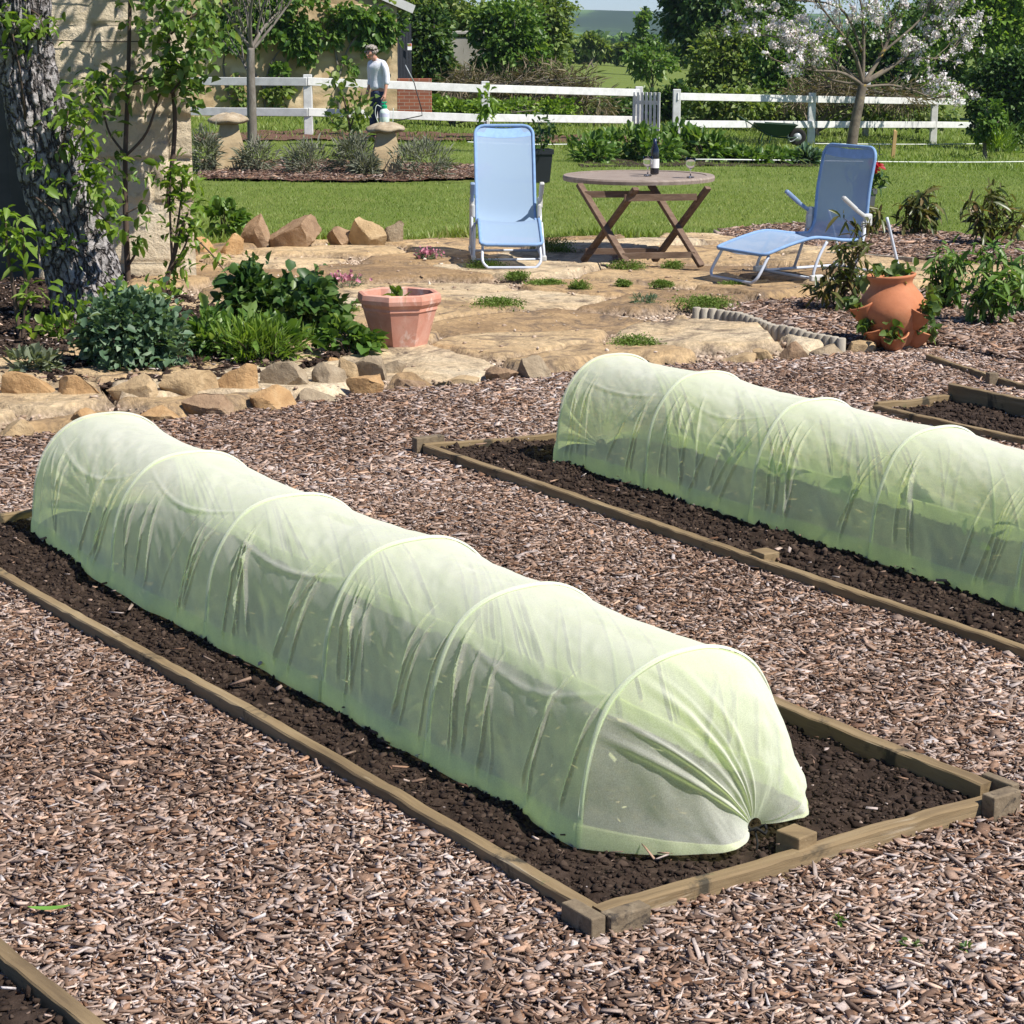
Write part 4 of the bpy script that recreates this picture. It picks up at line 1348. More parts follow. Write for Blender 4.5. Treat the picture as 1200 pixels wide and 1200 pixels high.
def catmull(pts, n=8):
    pts = [Vector(p) for p in pts]
    out = []
    for i in range(len(pts) - 1):
        p0 = pts[max(i - 1, 0)]; p1 = pts[i]; p2 = pts[i + 1]; p3 = pts[min(i + 2, len(pts) - 1)]
        for k in range(n):
            t = k / n
            out.append(0.5 * ((2 * p1) + (-p0 + p2) * t + (2 * p0 - 5 * p1 + 4 * p2 - p3) * t * t + (-p0 + 3 * p1 - 3 * p2 + p3) * t ** 3))
    out.append(pts[-1])
    return out

def lounger(label, loc, rot, back_y, back_z, knee_z=.36, front_y=.95, front_z=.2, wd=.56):
    """local: x across, y towards the feet, z up"""
    root = thing("sun_lounger", label, "sun lounger", loc, rot, "blue sun loungers on the patio")
    hw = wd / 2
    def panel(name, prof, cornerr, end):
        # a sheet of fabric following a profile (y, z); its rounded free end at the last point
        pr = catmull([(0, y, z) for y, z in prof], 8)
        L = [0]
        for a, b in zip(pr[:-1], pr[1:]): L.append(L[-1] + (b - a).length)
        nx = 13
        vs = []; fs = []
        tot = L[-1]
        for j, p in enumerate(pr):
            rest = tot - L[j]
            cut = 0
            if rest < cornerr: cut = cornerr - math.sqrt(max(0, cornerr ** 2 - (cornerr - rest) ** 2))
            for i in range(nx):
                u = i / (nx - 1) * 2 - 1
                x = u * (hw - cut)
                sag = -.022 * (1 - u * u) * (1 if 0.04 < L[j] else .5)
                vs.append((x, p.y, p.z + sag))
        for j in range(len(pr) - 1):
            for i in range(nx - 1):
                fs.append((j * nx + i, j * nx + i + 1, (j + 1) * nx + i + 1, (j + 1) * nx + i))
        o = mk(name, vs, fs, M_fab, root, None, True)
        # edge tube round the free end
        left = []; right = []
        for j, p in enumerate(pr):
            rest = tot - L[j]; cut = 0
            if rest < cornerr: cut = cornerr - math.sqrt(max(0, cornerr ** 2 - (cornerr - rest) ** 2))
            left.append(Vector((-(hw - cut), p.y, p.z))); right.append(Vector(((hw - cut), p.y, p.z)))
        loop = left + right[::-1]
        MB().tube(loop, .0145, 8).build("edging", M_fabedge, o, True)
        return o
    hip = (0.02, .31)
    bk = panel("backrest", [hip, (hip[0] - .05 + back_y * .08, .40), (back_y * .5, .31 + (back_z - .31) * .52), (back_y * .86, .31 + (back_z - .31) * .88), (back_y, back_z)], .09, True)
    # the head end has a doubled band of fabric
    bo = bk.data
    panel("seat", [hip, (.18, .315), (.36, knee_z - .005), (.50, knee_z), (.72, (knee_z + front_z) / 2 + .01), (front_y, front_z)], .05, True)
    p = Vector((0, back_y, back_z)); q = Vector((0, back_y * .86, .31 + (back_z - .31) * .88))
    hb = MB()
    d = (p - q)
    nrm = Vector((0, -d.z, d.y)).normalized()
    rows = []
    for k in range(5):
        c_ = q + d * (.12 + .82 * k / 4)
        rows.append([c_ + Vector((x, 0, -.022 * (1 - (x / hw) ** 2))) + nrm * (-.002) for x in np.linspace(-hw * .93, hw * .93, 9)])
    vs = [v for r in rows for v in r]
    fs = [(a * 9 + b, a * 9 + b + 1, (a + 1) * 9 + b + 1, (a + 1) * 9 + b) for a in range(4) for b in range(8)]
    hb.add(vs, fs).build("head_band", M_fabband, root, True)
    # front foot: U of tube
    f0 = (hw - .02, front_y - .10, front_z + .01)
    foot = [(hw - .02, front_y - .06, front_z - .005), (hw - .015, front_y + .04, .07), (hw - .06, front_y + .07, .016), (-(hw - .06), front_y + .07, .016), (-(hw - .015), front_y + .04, .07), (-(hw - .02), front_y - .06, front_z - .005)]
    pts = catmull(foot[:3], 4)[:-1] + catmull(foot[2:4], 2)[:-1] + catmull(foot[3:], 4)
    MB().tube(pts, .0125, 8).build("foot_frame", M_alu, root, True)
    # base: runners on the ground, cross rails, uprights to the arm pivots
    for s in (-1, 1):
        x = s * (hw + .045)
        run = catmull([(x, -.22, .48), (x, -.30, .25), (x, -.36, .06), (x, -.30, .018)], 4)[:-1] + catmull([(x, -.30, .018), (x, .1, .018), (x, .42, .018)], 4)[:-1] + catmull([(x, .42, .018), (x, .50, .05), (x * .97, .44, .20), (x * .95, .36, knee_z - .03)], 4)
        MB().tube(run, .0125, 8).build("side_frame", M_alu, root, True)
        MB().box((x, -.345, .03), (.04, .10, .05), None, .01).build("foot_cap", M_plastic, root)
        MB().box((x, .47, .035), (.04, .12, .05), None, .01).build("foot_cap", M_plastic, root)
        up = MB().tube([(x, .12, .02), (x, .03, .25), (x * .985, -.03, .50)], .0125, 8).build("upright", M_alu, root, True)
        pv = MB().box((x * .985, -.03, .47), (.045, .07, .10), None, .015).box((x * .96, -.01, .40), (.035, .06, .12), None, .012).build("pivot", M_plastic, root)
        MB().bar((x * .99, -.06, .46), (x * .99, .10, .56), .034, .03, bevel=.01).bar((x * .99, .09, .555), (x * .99, .23, .66), .042, .034, bevel=.012).build("armrest", M_greyblue if s > 0 else M_plastic, root)
    for yy in (-.30, .44):
        MB().tube([(-(hw + .045), yy, .02), (hw + .045, yy, .02)], .0115, 8).build("cross_rail", M_alu, root, True)
    return root
pA = P(590, 305)
# first lounger faces the camera
zl = zpat([P(a, b, .06)[:2] for a, b in ((570, 316), (632, 316), (545, 302), (632, 305), (600, 316), (585, 304), (545, 310))]) - .008
pf = P(597, 316, zl); 
lo1 = lounger("upright blue mesh lounger with white frame facing the camera left of the table", (pf.x - .03, pf.y + 1.02, zl), math.pi + .05, -.46, 1.12, wd=.52)
zl2 = zpat([P(a, b, .06)[:2] for a, b in ((842, 324), (890, 333), (866, 329), (960, 326), (900, 310), (975, 310), (925, 322))]) - .008
pf2 = P(866, 330, zl2)
d2 = Vector((-.87, -.49, 0)).normalized()
# the foot of the second one is at pf2
o2 = pf2 - d2 * 1.02
lo2 = lounger("reclined blue mesh lounger with white frame turned sideways right of the table", (o2.x - .06, o2.y, zl2), math.atan2(-d2.x, d2.y), -.13, 1.03, knee_z=.345, front_z=.235, wd=.66)

# ------------------------------------------------------------------ table
M_teak = mat("weathered_teak", [(0.25, (0.075, 0.045, 0.030)), (0.5, (0.135, 0.085, 0.057)), (0.75, (0.20, 0.14, 0.10))], scale=5, rough=.75, bump=.3, bscale=25, stretch=(1, 6, 6))
M_teaktop = mat("silvered_teak", [(0.25, (0.17, 0.13, 0.105)), (0.5, (0.27, 0.215, 0.18)), (0.75, (0.36, 0.30, 0.26))], scale=6, rough=.75, bump=.3, bscale=25, stretch=(1, 8, 1))
tc_ = P(747, 309); tz = zpat([P(a, b, .06)[:2] for a, b in ((738, 314), (678, 306), (822, 312), (761, 306))]) - .006
table = thing("folding_table", "round weathered teak folding table with crossed legs on the patio", "table", (tc_.x, tc_.y, tz))
n_sl = 13; rad = .655
for_top = MB()
ta = .25
for k in range(n_sl):
    w_ = 2 * rad / n_sl
    y0 = -rad + k * w_ + .004; y1 = y0 + w_ - .008
    h0 = math.sqrt(max(0, rad ** 2 - y0 ** 2)); h1 = math.sqrt(max(0, rad ** 2 - y1 ** 2))
    hh = [(-h0, y0), (h0, y0), (h1, y1), (-h1, y1)]
    c, s = math.cos(ta), math.sin(ta)
    vs = [(x * c - y * s, x * s + y * c, zz) for zz in (.675, .70) for x, y in hh]
    if min(h0, h1) < .02: continue
    for_top.add(vs, [(0, 3, 2, 1), (4, 5, 6, 7), (0, 1, 5, 4), (1, 2, 6, 5), (2, 3, 7, 6), (3, 0, 4, 7)])
for_top.build("tabletop", M_teaktop, table)
ring = MB()
prof = [(rad - .055, .662), (rad + .015, .662), (rad + .02, .69), (rad + .012, .706), (rad - .055, .706), (rad - .055, .662)]
ring.lathe(prof, 40)
ring.build("rim", M_teaktop, table, autosmooth=.6)
def W(px, py, z): 
    v = P(px, py, z + tz); return Vector((v.x - tc_.x, v.y - tc_.y, z))
nl, fl_, nr, fr_ = W(738, 314, 0), W(678, 306, 0), W(822, 312, 0), W(761, 306, 0)
for near, far in ((nl, fl_), (nr, fr_)):
    tn = Vector((near.x, near.y, .662)); tf = Vector((far.x, far.y, .662))
    side_ = Vector((.045, .03, 0))
    MB().bar(near, tf, .036, .062, up=(0.6, 0.4, 0), bevel=.005).build("leg", M_teak, table)
    MB().bar(far + side_, tn + side_, .036, .062, up=(0.6, 0.4, 0), bevel=.005).build("leg", M_teak, table)
def lerp(a, b, t): return a + (b - a) * t
MB().bar(lerp(nl, Vector((fl_.x, fl_.y, .66)), .14), lerp(nr, Vector((fr_.x, fr_.y, .66)), .14), .035, .05).build("stretcher", M_teak, table)
MB().bar(lerp(fl_, Vector((nl.x, nl.y, .66)), .14), lerp(fr_, Vector((nr.x, nr.y, .66)), .14), .035, .05).build("stretcher", M_teak, table)
MB().bar(lerp(nl, Vector((fl_.x, fl_.y, .66)), .88), lerp(nr, Vector((fr_.x, fr_.y, .66)), .88), .03, .055).build("stretcher", M_teak, table)
MB().bar(lerp(fl_, Vector((nl.x, nl.y, .66)), .88), lerp(fr_, Vector((nr.x, nr.y, .66)), .88), .03, .055).build("stretcher", M_teak, table)

# bottle and glasses
def glassmat(name, col, rough=0.02):
    m, t, N, L = newmat(name)
    out = N.new("ShaderNodeOutputMaterial"); b = N.new("ShaderNodeBsdfPrincipled"); L.new(b.outputs[0], out.inputs[0])
    b.inputs["Base Color"].default_value = (*col, 1); b.inputs["Roughness"].default_value = rough
    b.inputs["Transmission Weight"].default_value = 1.0; b.inputs["IOR"].default_value = 1.45
    return m
ttz = tz + .706
bt_ = P(767, 204, ttz)
bot = thing("wine_bottle", "dark wine bottle with a white label standing on the teak table", "bottle", (bt_.x, bt_.y, ttz))
M_bottle = mat("dark_bottle_glass", [(0.008, 0.010, 0.02)], scale=3, rough=.08, spec=.6)
MB().lathe([(0, .001), (.036, .001), (.039, .01), (.039, .19), (.036, .215), (.022, .25), (.0155, .27), (.0145, .305), (0, .305)], 24).build("bottle_body", M_bottle, bot, True)
MB().lathe([(.0165, .255), (.0165, .312), (0, .3125)], 20).build("capsule", mat("navy_foil", [(.012, .02, .06)], rough=.3), bot, True)
MB().lathe([(.0398, .055), (.0398, .135)], 24, a0=-math.pi * .85, a1=math.pi * .1).build("label", mat("paper_label", [(.75, .75, .76)]), bot, True)
M_glass = glassmat("clear_glass", (1, 1, 1))
for px, py, l in ((759, 206, "wine glass close to the left of the wine bottle"), (809, 208, "wine glass standing alone at the right side of the table")):
    g = P(px, py, ttz)
    gr = thing("wine_glass", l, "wine glass", (g.x, g.y, ttz), 0, "cut wine glasses on the table")
    MB().lathe([(0, .006), (.03, .004), (.036, .0), (.036, .003), (.03, .008), (.006, .012), (.005, .06), (.006, .072)], 20).build("stem", M_glass, gr, True)
    MB().lathe([(.006, .072), (.025, .082), (.040, .105), (.044, .135), (.040, .17), (.0385, .17), (.042, .135), (.038, .107), (.024, .085), (0, .077)], 20).build("bowl", M_glass, gr, True)

# ------------------------------------------------------------------ pots
M_terra = mat("pale_terracotta", [(0.25, (0.42, 0.17, 0.11)), (0.5, (0.54, 0.26, 0.19)), (0.75, (0.62, 0.38, 0.30))], scale=5, rough=.8, bump=.15, bscale=30,
              spots=[(4.0, .58, (.66, .50, .43), (1, 1, .5)), (3.0, .62, (0.34, .22, .12), (2, 2, .8)), (7, .68, (0.62, .45, .38))])
M_terra2 = mat("orange_terracotta", [(0.25, (0.34, 0.115, 0.05)), (0.5, (0.45, 0.17, 0.08)), (0.75, (0.52, 0.245, 0.13))], scale=4, rough=.75, bump=.12, bscale=60, spots=[(70, .70, (.16, .07, .03)), (3.5, .62, (.52, .27, .15)), (5, .68, (.30, .13, .06), (1, 1, .5))])
hp_ = P(467, 418, .03)
kpx = hp_.y / F
pot = thing("terracotta_pot", "pale pink octagonal terracotta pot with a green shoot at the bed's end", "plant pot", (hp_.x, hp_.y + .17, .04))
R_ = 50 * kpx / math.cos(0)          # half width at the rim
def octo(prof, ph): 
    return MB().lathe(prof, 8, phase=ph)
PH = R(22.5) + R(12)
octo([(R_ * .64, 0), (R_ * .69, .012), (R_ * .69, .03), (R_ * .66, .04), (R_ * .90, .27), (R_ * .93, .275), (R_ * .93, .295), (R_ * .95, .30), (R_ * 1.01, .32), (R_ * 1.03, .345), (R_ * 1.0, .375), (R_ * .93, .382), (R_ * .86, .375), (R_ * .83, .31), (0, .305)], PH).build("pot_body", M_terra, pot)
sv_ = np.array([[0, 0, 0.0]])
ptl = RNG.normal(size=(26, 3)) * np.array([.03, .03, .02]) + np.array([.0, 0, .34])
M_lshoot = leafmat("young_shoot", [(0.10, 0.17, 0.03), (0.17, 0.26, 0.05), (0.24, 0.32, 0.09)])
leaves("shoot", ptl, .09, M_lshoot, pot, world=False, aspect=.32, dirs=np.tile([[0, 0, .9]], (26, 1)))
MB().lathe([(0, .325), (R_ * .80, .318)], 8, phase=PH).build("potting_soil", M_soil, pot)

sp_ = P(1051, 404, .05)
k2 = sp_.y / F
sj = thing("strawberry_pot", "bulbous orange terracotta strawberry pot with planting pockets tilted in the bark bed", "plant pot", (sp_.x, sp_.y + .13, .03))
RB = 41 * k2; HH = 84 * k2
def sjp(s): return [(r * RB, z * HH) for r, z in s]
lean = Matrix.Rotation(R(-4), 3, 'Y')
MB().lathe(sjp([(0, 0), (.52, 0), (.56, .02), (.74, .18), (.93, .36), (1.0, .48), (.98, .58), (.86, .70), (.70, .80), (.60, .87), (.62, .92), (.70, .97), (.72, 1.0), (.68, 1.01), (.62, .99), (.56, .90), (.5, .85), (0, .84)]), 48, M=lean).build("pot_body", M_terra2, sj, True)
M_straw = leafmat("strawberry_leaf", [(0.045, 0.09, 0.02), (0.09, 0.15, 0.035), (0.17, 0.22, 0.08)])
for az, zz, sc_ in ((195, .62, 1.0), (318, .52, .95), (262, .22, 1.0), (345, .20, .9), (5, .60, .8), (215, .30, .9), (60, .5, .9), (120, .4, .9)):
    a = R(az); rr = RB * (.93 if zz > .4 else .76)
    c = Vector((rr * math.cos(a), rr * math.sin(a), zz * HH))
    out_ = Vector((math.cos(a), math.sin(a), 0))
    z_ = (Vector((0, 0, 1)) + out_ * .45).normalized(); x_ = (out_ - z_ * out_.dot(z_)).normalized(); y_ = z_.cross(x_)
    Mx = Matrix((x_, y_, z_)).transposed()
    pr = [(.0, -.16), (.05, -.13), (.082, -.06), (.092, 0), (.10, .01), (.092, .014), (.082, 0), (.05, -.03), (0, -.04)]
    pk = MB().lathe([(r * sc_, z * sc_) for r, z in pr], 20, c=lean @ c, M=Mx).build("planting_pocket", M_terra2, sj, True)
    n = 26
    pts = RNG.normal(size=(n, 3)) * .022 + np.array(lean @ (c + out_ * .05 + Vector((0, 0, .02))))
    leaves("pocket_plant", pts, .062, M_straw, pk, world=False, aspect=.75, dirs=np.tile([[out_.x * .4, out_.y * .4, .25]], (n, 1)), droop=.15)
pts = RNG.normal(size=(60, 3)) * np.array([.07, .07, .02]) + np.array(lean @ Vector((0, 0, HH * .97)))
leaves("top_plant", pts, .085, M_straw, sj, world=False, aspect=.7, dirs=np.tile([[.1, 0, .4]], (60, 1)))

M_blackpl = mat("black_planter", [(0.02, 0.023, 0.028)], scale=4, rough=.45)
M_greypl = mat("grey_planter", [(0.10, 0.105, 0.11)], scale=4, rough=.7)
M_ldark = leafmat("dark_glossy_leaf", [(0.015, 0.04, 0.012), (0.035, 0.075, 0.018), (0.08, 0.13, 0.035)], .25, .35)
def sqplanter(px, py, wpx, hpx, m, label, leafm, flower=None, tall=0.38):
    p = P(px, py); k = p.y / F
    w_ = wpx * k; h = hpx * k
    r = thing("square_planter", label, "planter", (p.x, p.y + w_ * .4, p.z))
    bm_ = MB()
    bm_.lathe([(w_ * .50, 0), (w_ * .66, h * .84), (w_ * .66, h * .85), (w_ * .74, h * .85), (w_ * .74, h), (w_ * .64, h), (w_ * .62, h * .88), (0, h * .87)], 4, phase=R(45 + 12)).build("planter_body", m, r)
    n = 130
    pts = RNG.normal(size=(n, 3)) * np.array([.10, .10, tall * .35]) + np.array([0, 0, h + tall * .5])
    leaves("shrub_leaves", pts, .10, leafm, r, world=False, aspect=.4)
    st_ = MB()
    for q in range(5): st_.tube([(0, 0, h * .9), (RNG.normal() * .06, RNG.normal() * .06, h + tall * .6)], .006, 5)
    st_.build("stems", M_bark if 'M_bark' in globals() else M_teak, r)
    if flower:
        f = RNG.normal(size=(30, 3)) * .03 + np.array(flower)
        leaves("flower", f, .05, leafmat("red_petal", [(.35, .01, .02), (.5, .02, .03)]), r, world=False, aspect=.9)
sqplanter(634, 214, 24, 38, M_blackpl, "tall black square planter with a dark leaved shrub behind the facing lounger", M_ldark)
sqplanter(1014, 262, 20, 40, M_greypl, "grey square planter with a red flower behind the reclined lounger", M_ldark, flower=(.08, -.1, .62), tall=.22)

# ------------------------------------------------------------------ staddle stones
M_stad = mat("staddle_limestone", [(0.25, (0.30, 0.22, 0.13)), (0.5, (0.43, 0.33, 0.20)), (0.75, (0.52, 0.42, 0.28))], scale=4, rough=.9, bump=.5, bscale=18, spots=[(8, .66, (.28, .25, .19))])
M_stcap = mat("lichened_stone", [(0.25, (0.20, 0.15, 0.10)), (0.5, (0.34, 0.27, 0.185)), (0.75, (0.48, 0.42, 0.32))], scale=9, rough=.95, bump=.7, bscale=30, spots=[(18, .62, (.42, .40, .34)), (12, .66, (.12, .09, .06))])
def staddle(px, py, label, tall, capw, rot):
    p = P(px, py); k = p.y / F
    r = thing("staddle_stone", label, "staddle stone", (p.x, p.y + .18, p.z), rot, "mushroom shaped staddle stones")
    h = tall * k; cw = capw * k / 2
    vs = []; 
    b = MB().lathe([(.33, -.05), (.325, .05), (.30, h * .25), (.255, h * .5), (.20, h * .72), (.175, h * .84)], 4, phase=R(45))
    o = b.build("base", M_stad, r)
    bm = bmesh.new(); bm.from_mesh(o.data)
    bmesh.ops.subdivide_edges(bm, edges=bm.edges, cuts=3, use_grid_fill=True)
    for v in bm.verts:
        f = fbm(np.array([v.co.x * 5 + px]), np.array([v.co.z * 5 + v.co.y * 4]), 3, 5)[0]
        v.co.x *= 1 + .07 * f; v.co.y *= 1 + .07 * f
    bm.to_mesh(o.data); bm.free()
    c = MB().lathe([(0, h * .80), (cw * .7, h * .82), (cw * .95, h * .845), (cw, h * .875), (cw * .93, h * .91), (cw * .6, h * .965), (cw * .25, h * 1.0), (0, h * 1.005)], 28)
    c.v = [(x * (1 + .05 * math.sin(3 * math.atan2(y, x) + px)), y * (1 + .05 * math.sin(2 * math.atan2(y, x))), z + .012 * math.sin(5 * math.atan2(y, x) + px) + x * .03) for x, y, z in c.v]
    c.build("cap", M_stcap, r, True)
staddle(268, 201, "staddle stone beside the slim bare tree trunk", 66, 48, R(12))
staddle(452, 207, "staddle stone in front of the standing person", 61, 46, R(8))

# ------------------------------------------------------------------ wheelbarrow
M_green = mat("dark_green_steel", [(0.012, 0.045, 0.022)], scale=5, rough=.5)
M_rubber = mat("black_rubber", [(0.015, 0.014, 0.013)], scale=8, rough=.8)
M_steel = mat("galvanised_tube", [(.42, .45, .47)], scale=8, rough=.4, metal=.3)
wb_p = P(905, 171)
wb = thing("wheelbarrow", "dark green wheelbarrow parked by the white fence with its wheel to the right", "wheelbarrow", wb_p)
b = MB()
top = [(-.42, -.30, .52), (.52, -.30, .47), (.52, .30, .47), (-.42, .30, .52)]
bot_ = [(-.15, -.19, .24), (.28, -.19, .22), (.28, .19, .22), (-.15, .19, .24)]
b.add(bot_ + top, [(3, 2, 1, 0), (0, 1, 5, 4), (1, 2, 6, 5), (2, 3, 7, 6), (3, 0, 4, 7)])
b.tube(top + [top[0]], .014, 6)
b.build("tray", M_green, wb)
for s in (-1, 1):
    MB().tube(catmull([(-.78, s * .27, .66), (-.55, s * .25, .52), (-.1, s * .20, .25), (.3, s * .14, .18), (.52, s * .08, .20)], 5), .016, 6).build("handle", M_green, wb, True)
    MB().tube(catmull([(-.22, s * .2, .28), (-.28, s * .22, .10), (-.22, s * .22, .01), (-.12, s * .22, .02), (-.05, s * .2, .25)], 5), .013, 6).build("leg", M_green, wb, True)
    MB().tube(catmull([(.33, s * .10, .45), (.34, s * .10, .22), (.40, s * .09, .10), (.56, s * .09, .19)], 5), .013, 6).build("wheel_fork", M_steel, wb, True)
Mw = Matrix.Rotation(math.pi / 2, 3, 'X')
wh = MB().lathe([(.10, -.045), (.15, -.055), (.19, -.04), (.20, 0), (.19, .04), (.15, .055), (.10, .045)], 28, c=(.56, 0, .20), M=Mw).build("wheel", M_rubber, wb, True)
MB().lathe([(0, -.03), (.10, -.04), (.10, .04), (0, .03)], 20, c=(.56, 0, .20), M=Mw).build("rim", M_steel, wh, True)

# ------------------------------------------------------------------ palisade edging, pegs, cords
M_log = mat("grey_log_edging", [(0.25, (0.22, 0.19, 0.15)), (0.5, (0.36, 0.32, 0.26)), (0.75, (0.46, 0.42, 0.35))], scale=7, rough=.85, bump=.4, bscale=40, stretch=(3, 3, .6))
pal = [P(x, y, .03) for x, y in ((816, 384), (850, 386), (882, 392), (905, 398), (930, 402), (960, 407), (992, 412))]
pe = thing("palisade_edging", "low grey log roll edging curving along the bark bed by the strawberry pot", "edging", (pal[0].x, pal[0].y, 0))
cv = catmull(pal, 12)
acc = 0; last = cv[0]; step = .057
logs = [cv[0]]
for a, b in zip(cv[:-1], cv[1:]):
    acc += (b - a).length
    while acc >= step: acc -= step; logs.append(b.lerp(a, min(1, acc / max(1e-6, (b - a).length))))
rl = random.Random(4)
for i, q in enumerate(logs):
    hh = .175 - .07 * i / len(logs) + rl.uniform(-.006, .006)
    MB().lathe([(.030, -.05), (.030, hh - .006), (.026, hh), (0, hh + .001)], 10, c=(q.x, q.y, 0)).build("log", M_log, pe, autosmooth=.8, world=True)
pal2 = [P(x, y, .03) for x, y in ((962, 304), (1000, 306), (1040, 309), (1070, 311))]
ge = thing("edging_strip", "low grey strip edging behind the spindly shrub", "edging", (pal2[0].x, pal2[0].y, 0))
s_ = MB()
for a, b in zip(pal2[:-1], pal2[1:]): s_.bar(a + Vector((0, 0, .01)), b + Vector((0, 0, .01)), .035, .12)
s_.build("strip", M_log, ge, world=True)

def peg(px, py, wpx, hpx, m, label, name="wooden_stake", cat="stake"):
    p = P(px, py); k = p.y / F
    r = thing(name, label, cat, p)
    MB().box((0, 0, hpx * k / 2), (wpx * k, wpx * k, hpx * k + .1), Matrix.Rotation(.06, 3, 'Y'), .005).build("shaft", m, r)
    MB().lathe([(wpx * k * .45, hpx * k + .05), (wpx * k * .25, hpx * k + .075), (0, hpx * k + .078)], 8).build("top", m, r)
M_newwood = mat("new_softwood", [(.46, .30, .13)], scale=9, rough=.8)
peg(1047, 184, 4, 27, M_newwood, "pale new wooden stake on the lawn right of the blossom trunk")
pk_ = P(1030, 183); kk = pk_.y / F
tg = thing("garden_tool", "small black upright handle of a garden tool in the lawn left of the pale stake", "garden tool", pk_)
MB().tube([(0, 0, -.05), (0, 0, 13 * kk)], .012, 8).build("shaft", M_blackpl, tg)
MB().tube([(-.06, 0, .03), (.06, 0, .03)], .016, 8).build("foot_bar", M_blackpl, tg)
M_cord = mat("white_cord", [(.62, .64, .60)], rough=.8)
def cord(a, b, label, n=24):
    p0 = P(*a); p1 = P(*b)
    pts = []
    for i in range(n + 1):
        q = p0.lerp(p1, i / n)
        pts.append((q.x, q.y, float(zg(q.x, q.y)) + .09 - .03 * math.sin(math.pi * i / n)))
    o = MB().tube(pts, .011, 6).build("string_line", M_cord, None, True)
    tag(o, label, "string")
cord((815, 193), (1215, 194), "nearer white string stretched low across the lawn")
cord((955, 173), (1225, 171), "farther white string stretched low across the lawn behind the pale stake")
cord((548, 172), (690, 174), "white string stretched low over the lawn behind the facing lounger")

# green leaf lying on the chips
lf = P(58, 1064, .045)
m_ = MB()
vs = []
for i in range(9):
    t_ = i / 8 * 2 - 1
    ww = .010 * (1 - t_ * t_) ** .7 + .0006
    vs += [(t_ * .05, -ww, .006 * t_ * t_), (t_ * .05, 0, -.003 + .006 * t_ * t_), (t_ * .05, ww, .006 * t_ * t_)]
m_.add(vs, [(a * 3 + b, a * 3 + b + 1, a * 3 + b + 4, a * 3 + b + 3) for a in range(8) for b in range(2)])
o = m_.build("fallen_leaf", mat("bright_leaf", [(.12, .26, .04)]), None, True)
o.location = lf; o.rotation_euler = (0, 0, .1); tag(o, "narrow bright green leaf lying on the wood chips", "leaf")

# ================================================================== PERSON
def skinmesh(name, chains, m, parent, levels=1):
    """chains: list of ([(x,y,z,r)...], link) -> skin modifier mesh; chains share vertices by link (index of an earlier vertex)"""
    vs = []; es = []; rs = []
    for pts, link in chains:
        prev = link
        for (x, y, z, r) in pts:
            vs.append((x, y, z)); rs.append(r if hasattr(r, '__len__') else (r, r))
            i = len(vs) - 1
            if prev is not None: es.append((prev, i))
            prev = i
    me = bpy.data.meshes.new(name); me.from_pydata(vs, es, []); me.update()
    me.materials.append(m)
    o = bpy.data.objects.new(name, me); COL.objects.link(o)
    if parent is not None: o.parent = parent
    md = o.modifiers.new("skin", 'SKIN'); md.use_smooth_shade = True
    for i, r in enumerate(rs):
        me.skin_vertices[0].data[i].radius = r
        me.skin_vertices[0].data[i].use_root = (i == 0)
    sb = o.modifiers.new("sub", 'SUBSURF'); sb.levels = levels; sb.render_levels = levels
    return o
M_skin = mat("skin", [(.52, .27, .19)], scale=6, rough=.6)
M_shirt = mat("white_shirt", [(0.3, (.64, .65, .74)), (.7, (.76, .77, .85))], scale=10, rough=.85, bump=.4, bscale=18, bdist=.02)
M_trou = mat("navy_trousers", [(0.3, (.020, .030, .065)), (.7, (.045, .060, .115))], scale=10, rough=.85, bump=.3, bscale=20)
M_hair = mat("grey_hair", [(0.3, (.19, .16, .135)), (.7, (.40, .36, .32))], scale=30, rough=.7, bump=.5, bscale=60, stretch=(1, 1, .4))
M_shoe = mat("tan_shoe", [(.33, .24, .18)], scale=8, rough=.7)
pp = P(444, 164.5)
# local frame: f = facing, s = towards the left hand (picture right)
fx, fy = -.70, -.71
sx, sy = .71, -.70
SC = 1.0
def L3(a, b, z): return (fx * a + sx * b, fy * a + sy * b, z)
def C(a, b, z, r): 
    p = L3(a, b, z); return (p[0], p[1], p[2], r)
man = thing("person", "person in a white shirt and dark trousers looking down, holding a sprayer bottle", "person", (pp.x, pp.y, pp.z))
def fingers(hand, dirv, spread, chains, base):
    return
chains = [([C(0, 0, .93, .10), C(.0, 0, 1.08, .085), C(.01, 0, 1.25, .09), C(.02, 0, 1.40, .07), C(.06, 0, 1.47, .052), C(.095, 0, 1.505, .052), C(.145, 0, 1.535, .072), C(.165, 0, 1.59, .088), C(.15, 0, 1.655, .062)], None)]
# indices: chest 3
chains.append(([C(0.02, .15, 1.37, .045), C(0.0, .20, 1.32, .042), C(-.01, .235, 1.09, .036), C(.03, .25, .98, .033), C(.06, .255, .86, .026), C(.075, .255, .80, .030), C(.08, .255, .76, .026)], 3))     # left arm 9..15
chains.append(([C(0.02, -.15, 1.37, .045), C(0.0, -.20, 1.32, .042), C(-.03, -.225, 1.09, .036), C(.06, -.21, .92, .032), C(.10, -.20, .84, .026), C(.12, -.20, .79, .030), C(.125, -.20, .75, .024)], 3))  # right arm 16..22
chains.append(([C(0, .09, .88, .085), C(.01, .10, .52, .06), C(-.02, .10, .10, .042), C(.0, .10, .06, .04), C(.12, .11, .035, .035)], 0))
chains.append(([C(0, -.09, .88, .085), C(.04, -.10, .52, .06), C(.05, -.10, .10, .042), C(.07, -.10, .06, .04), C(.19, -.11, .035, .035)], 0))
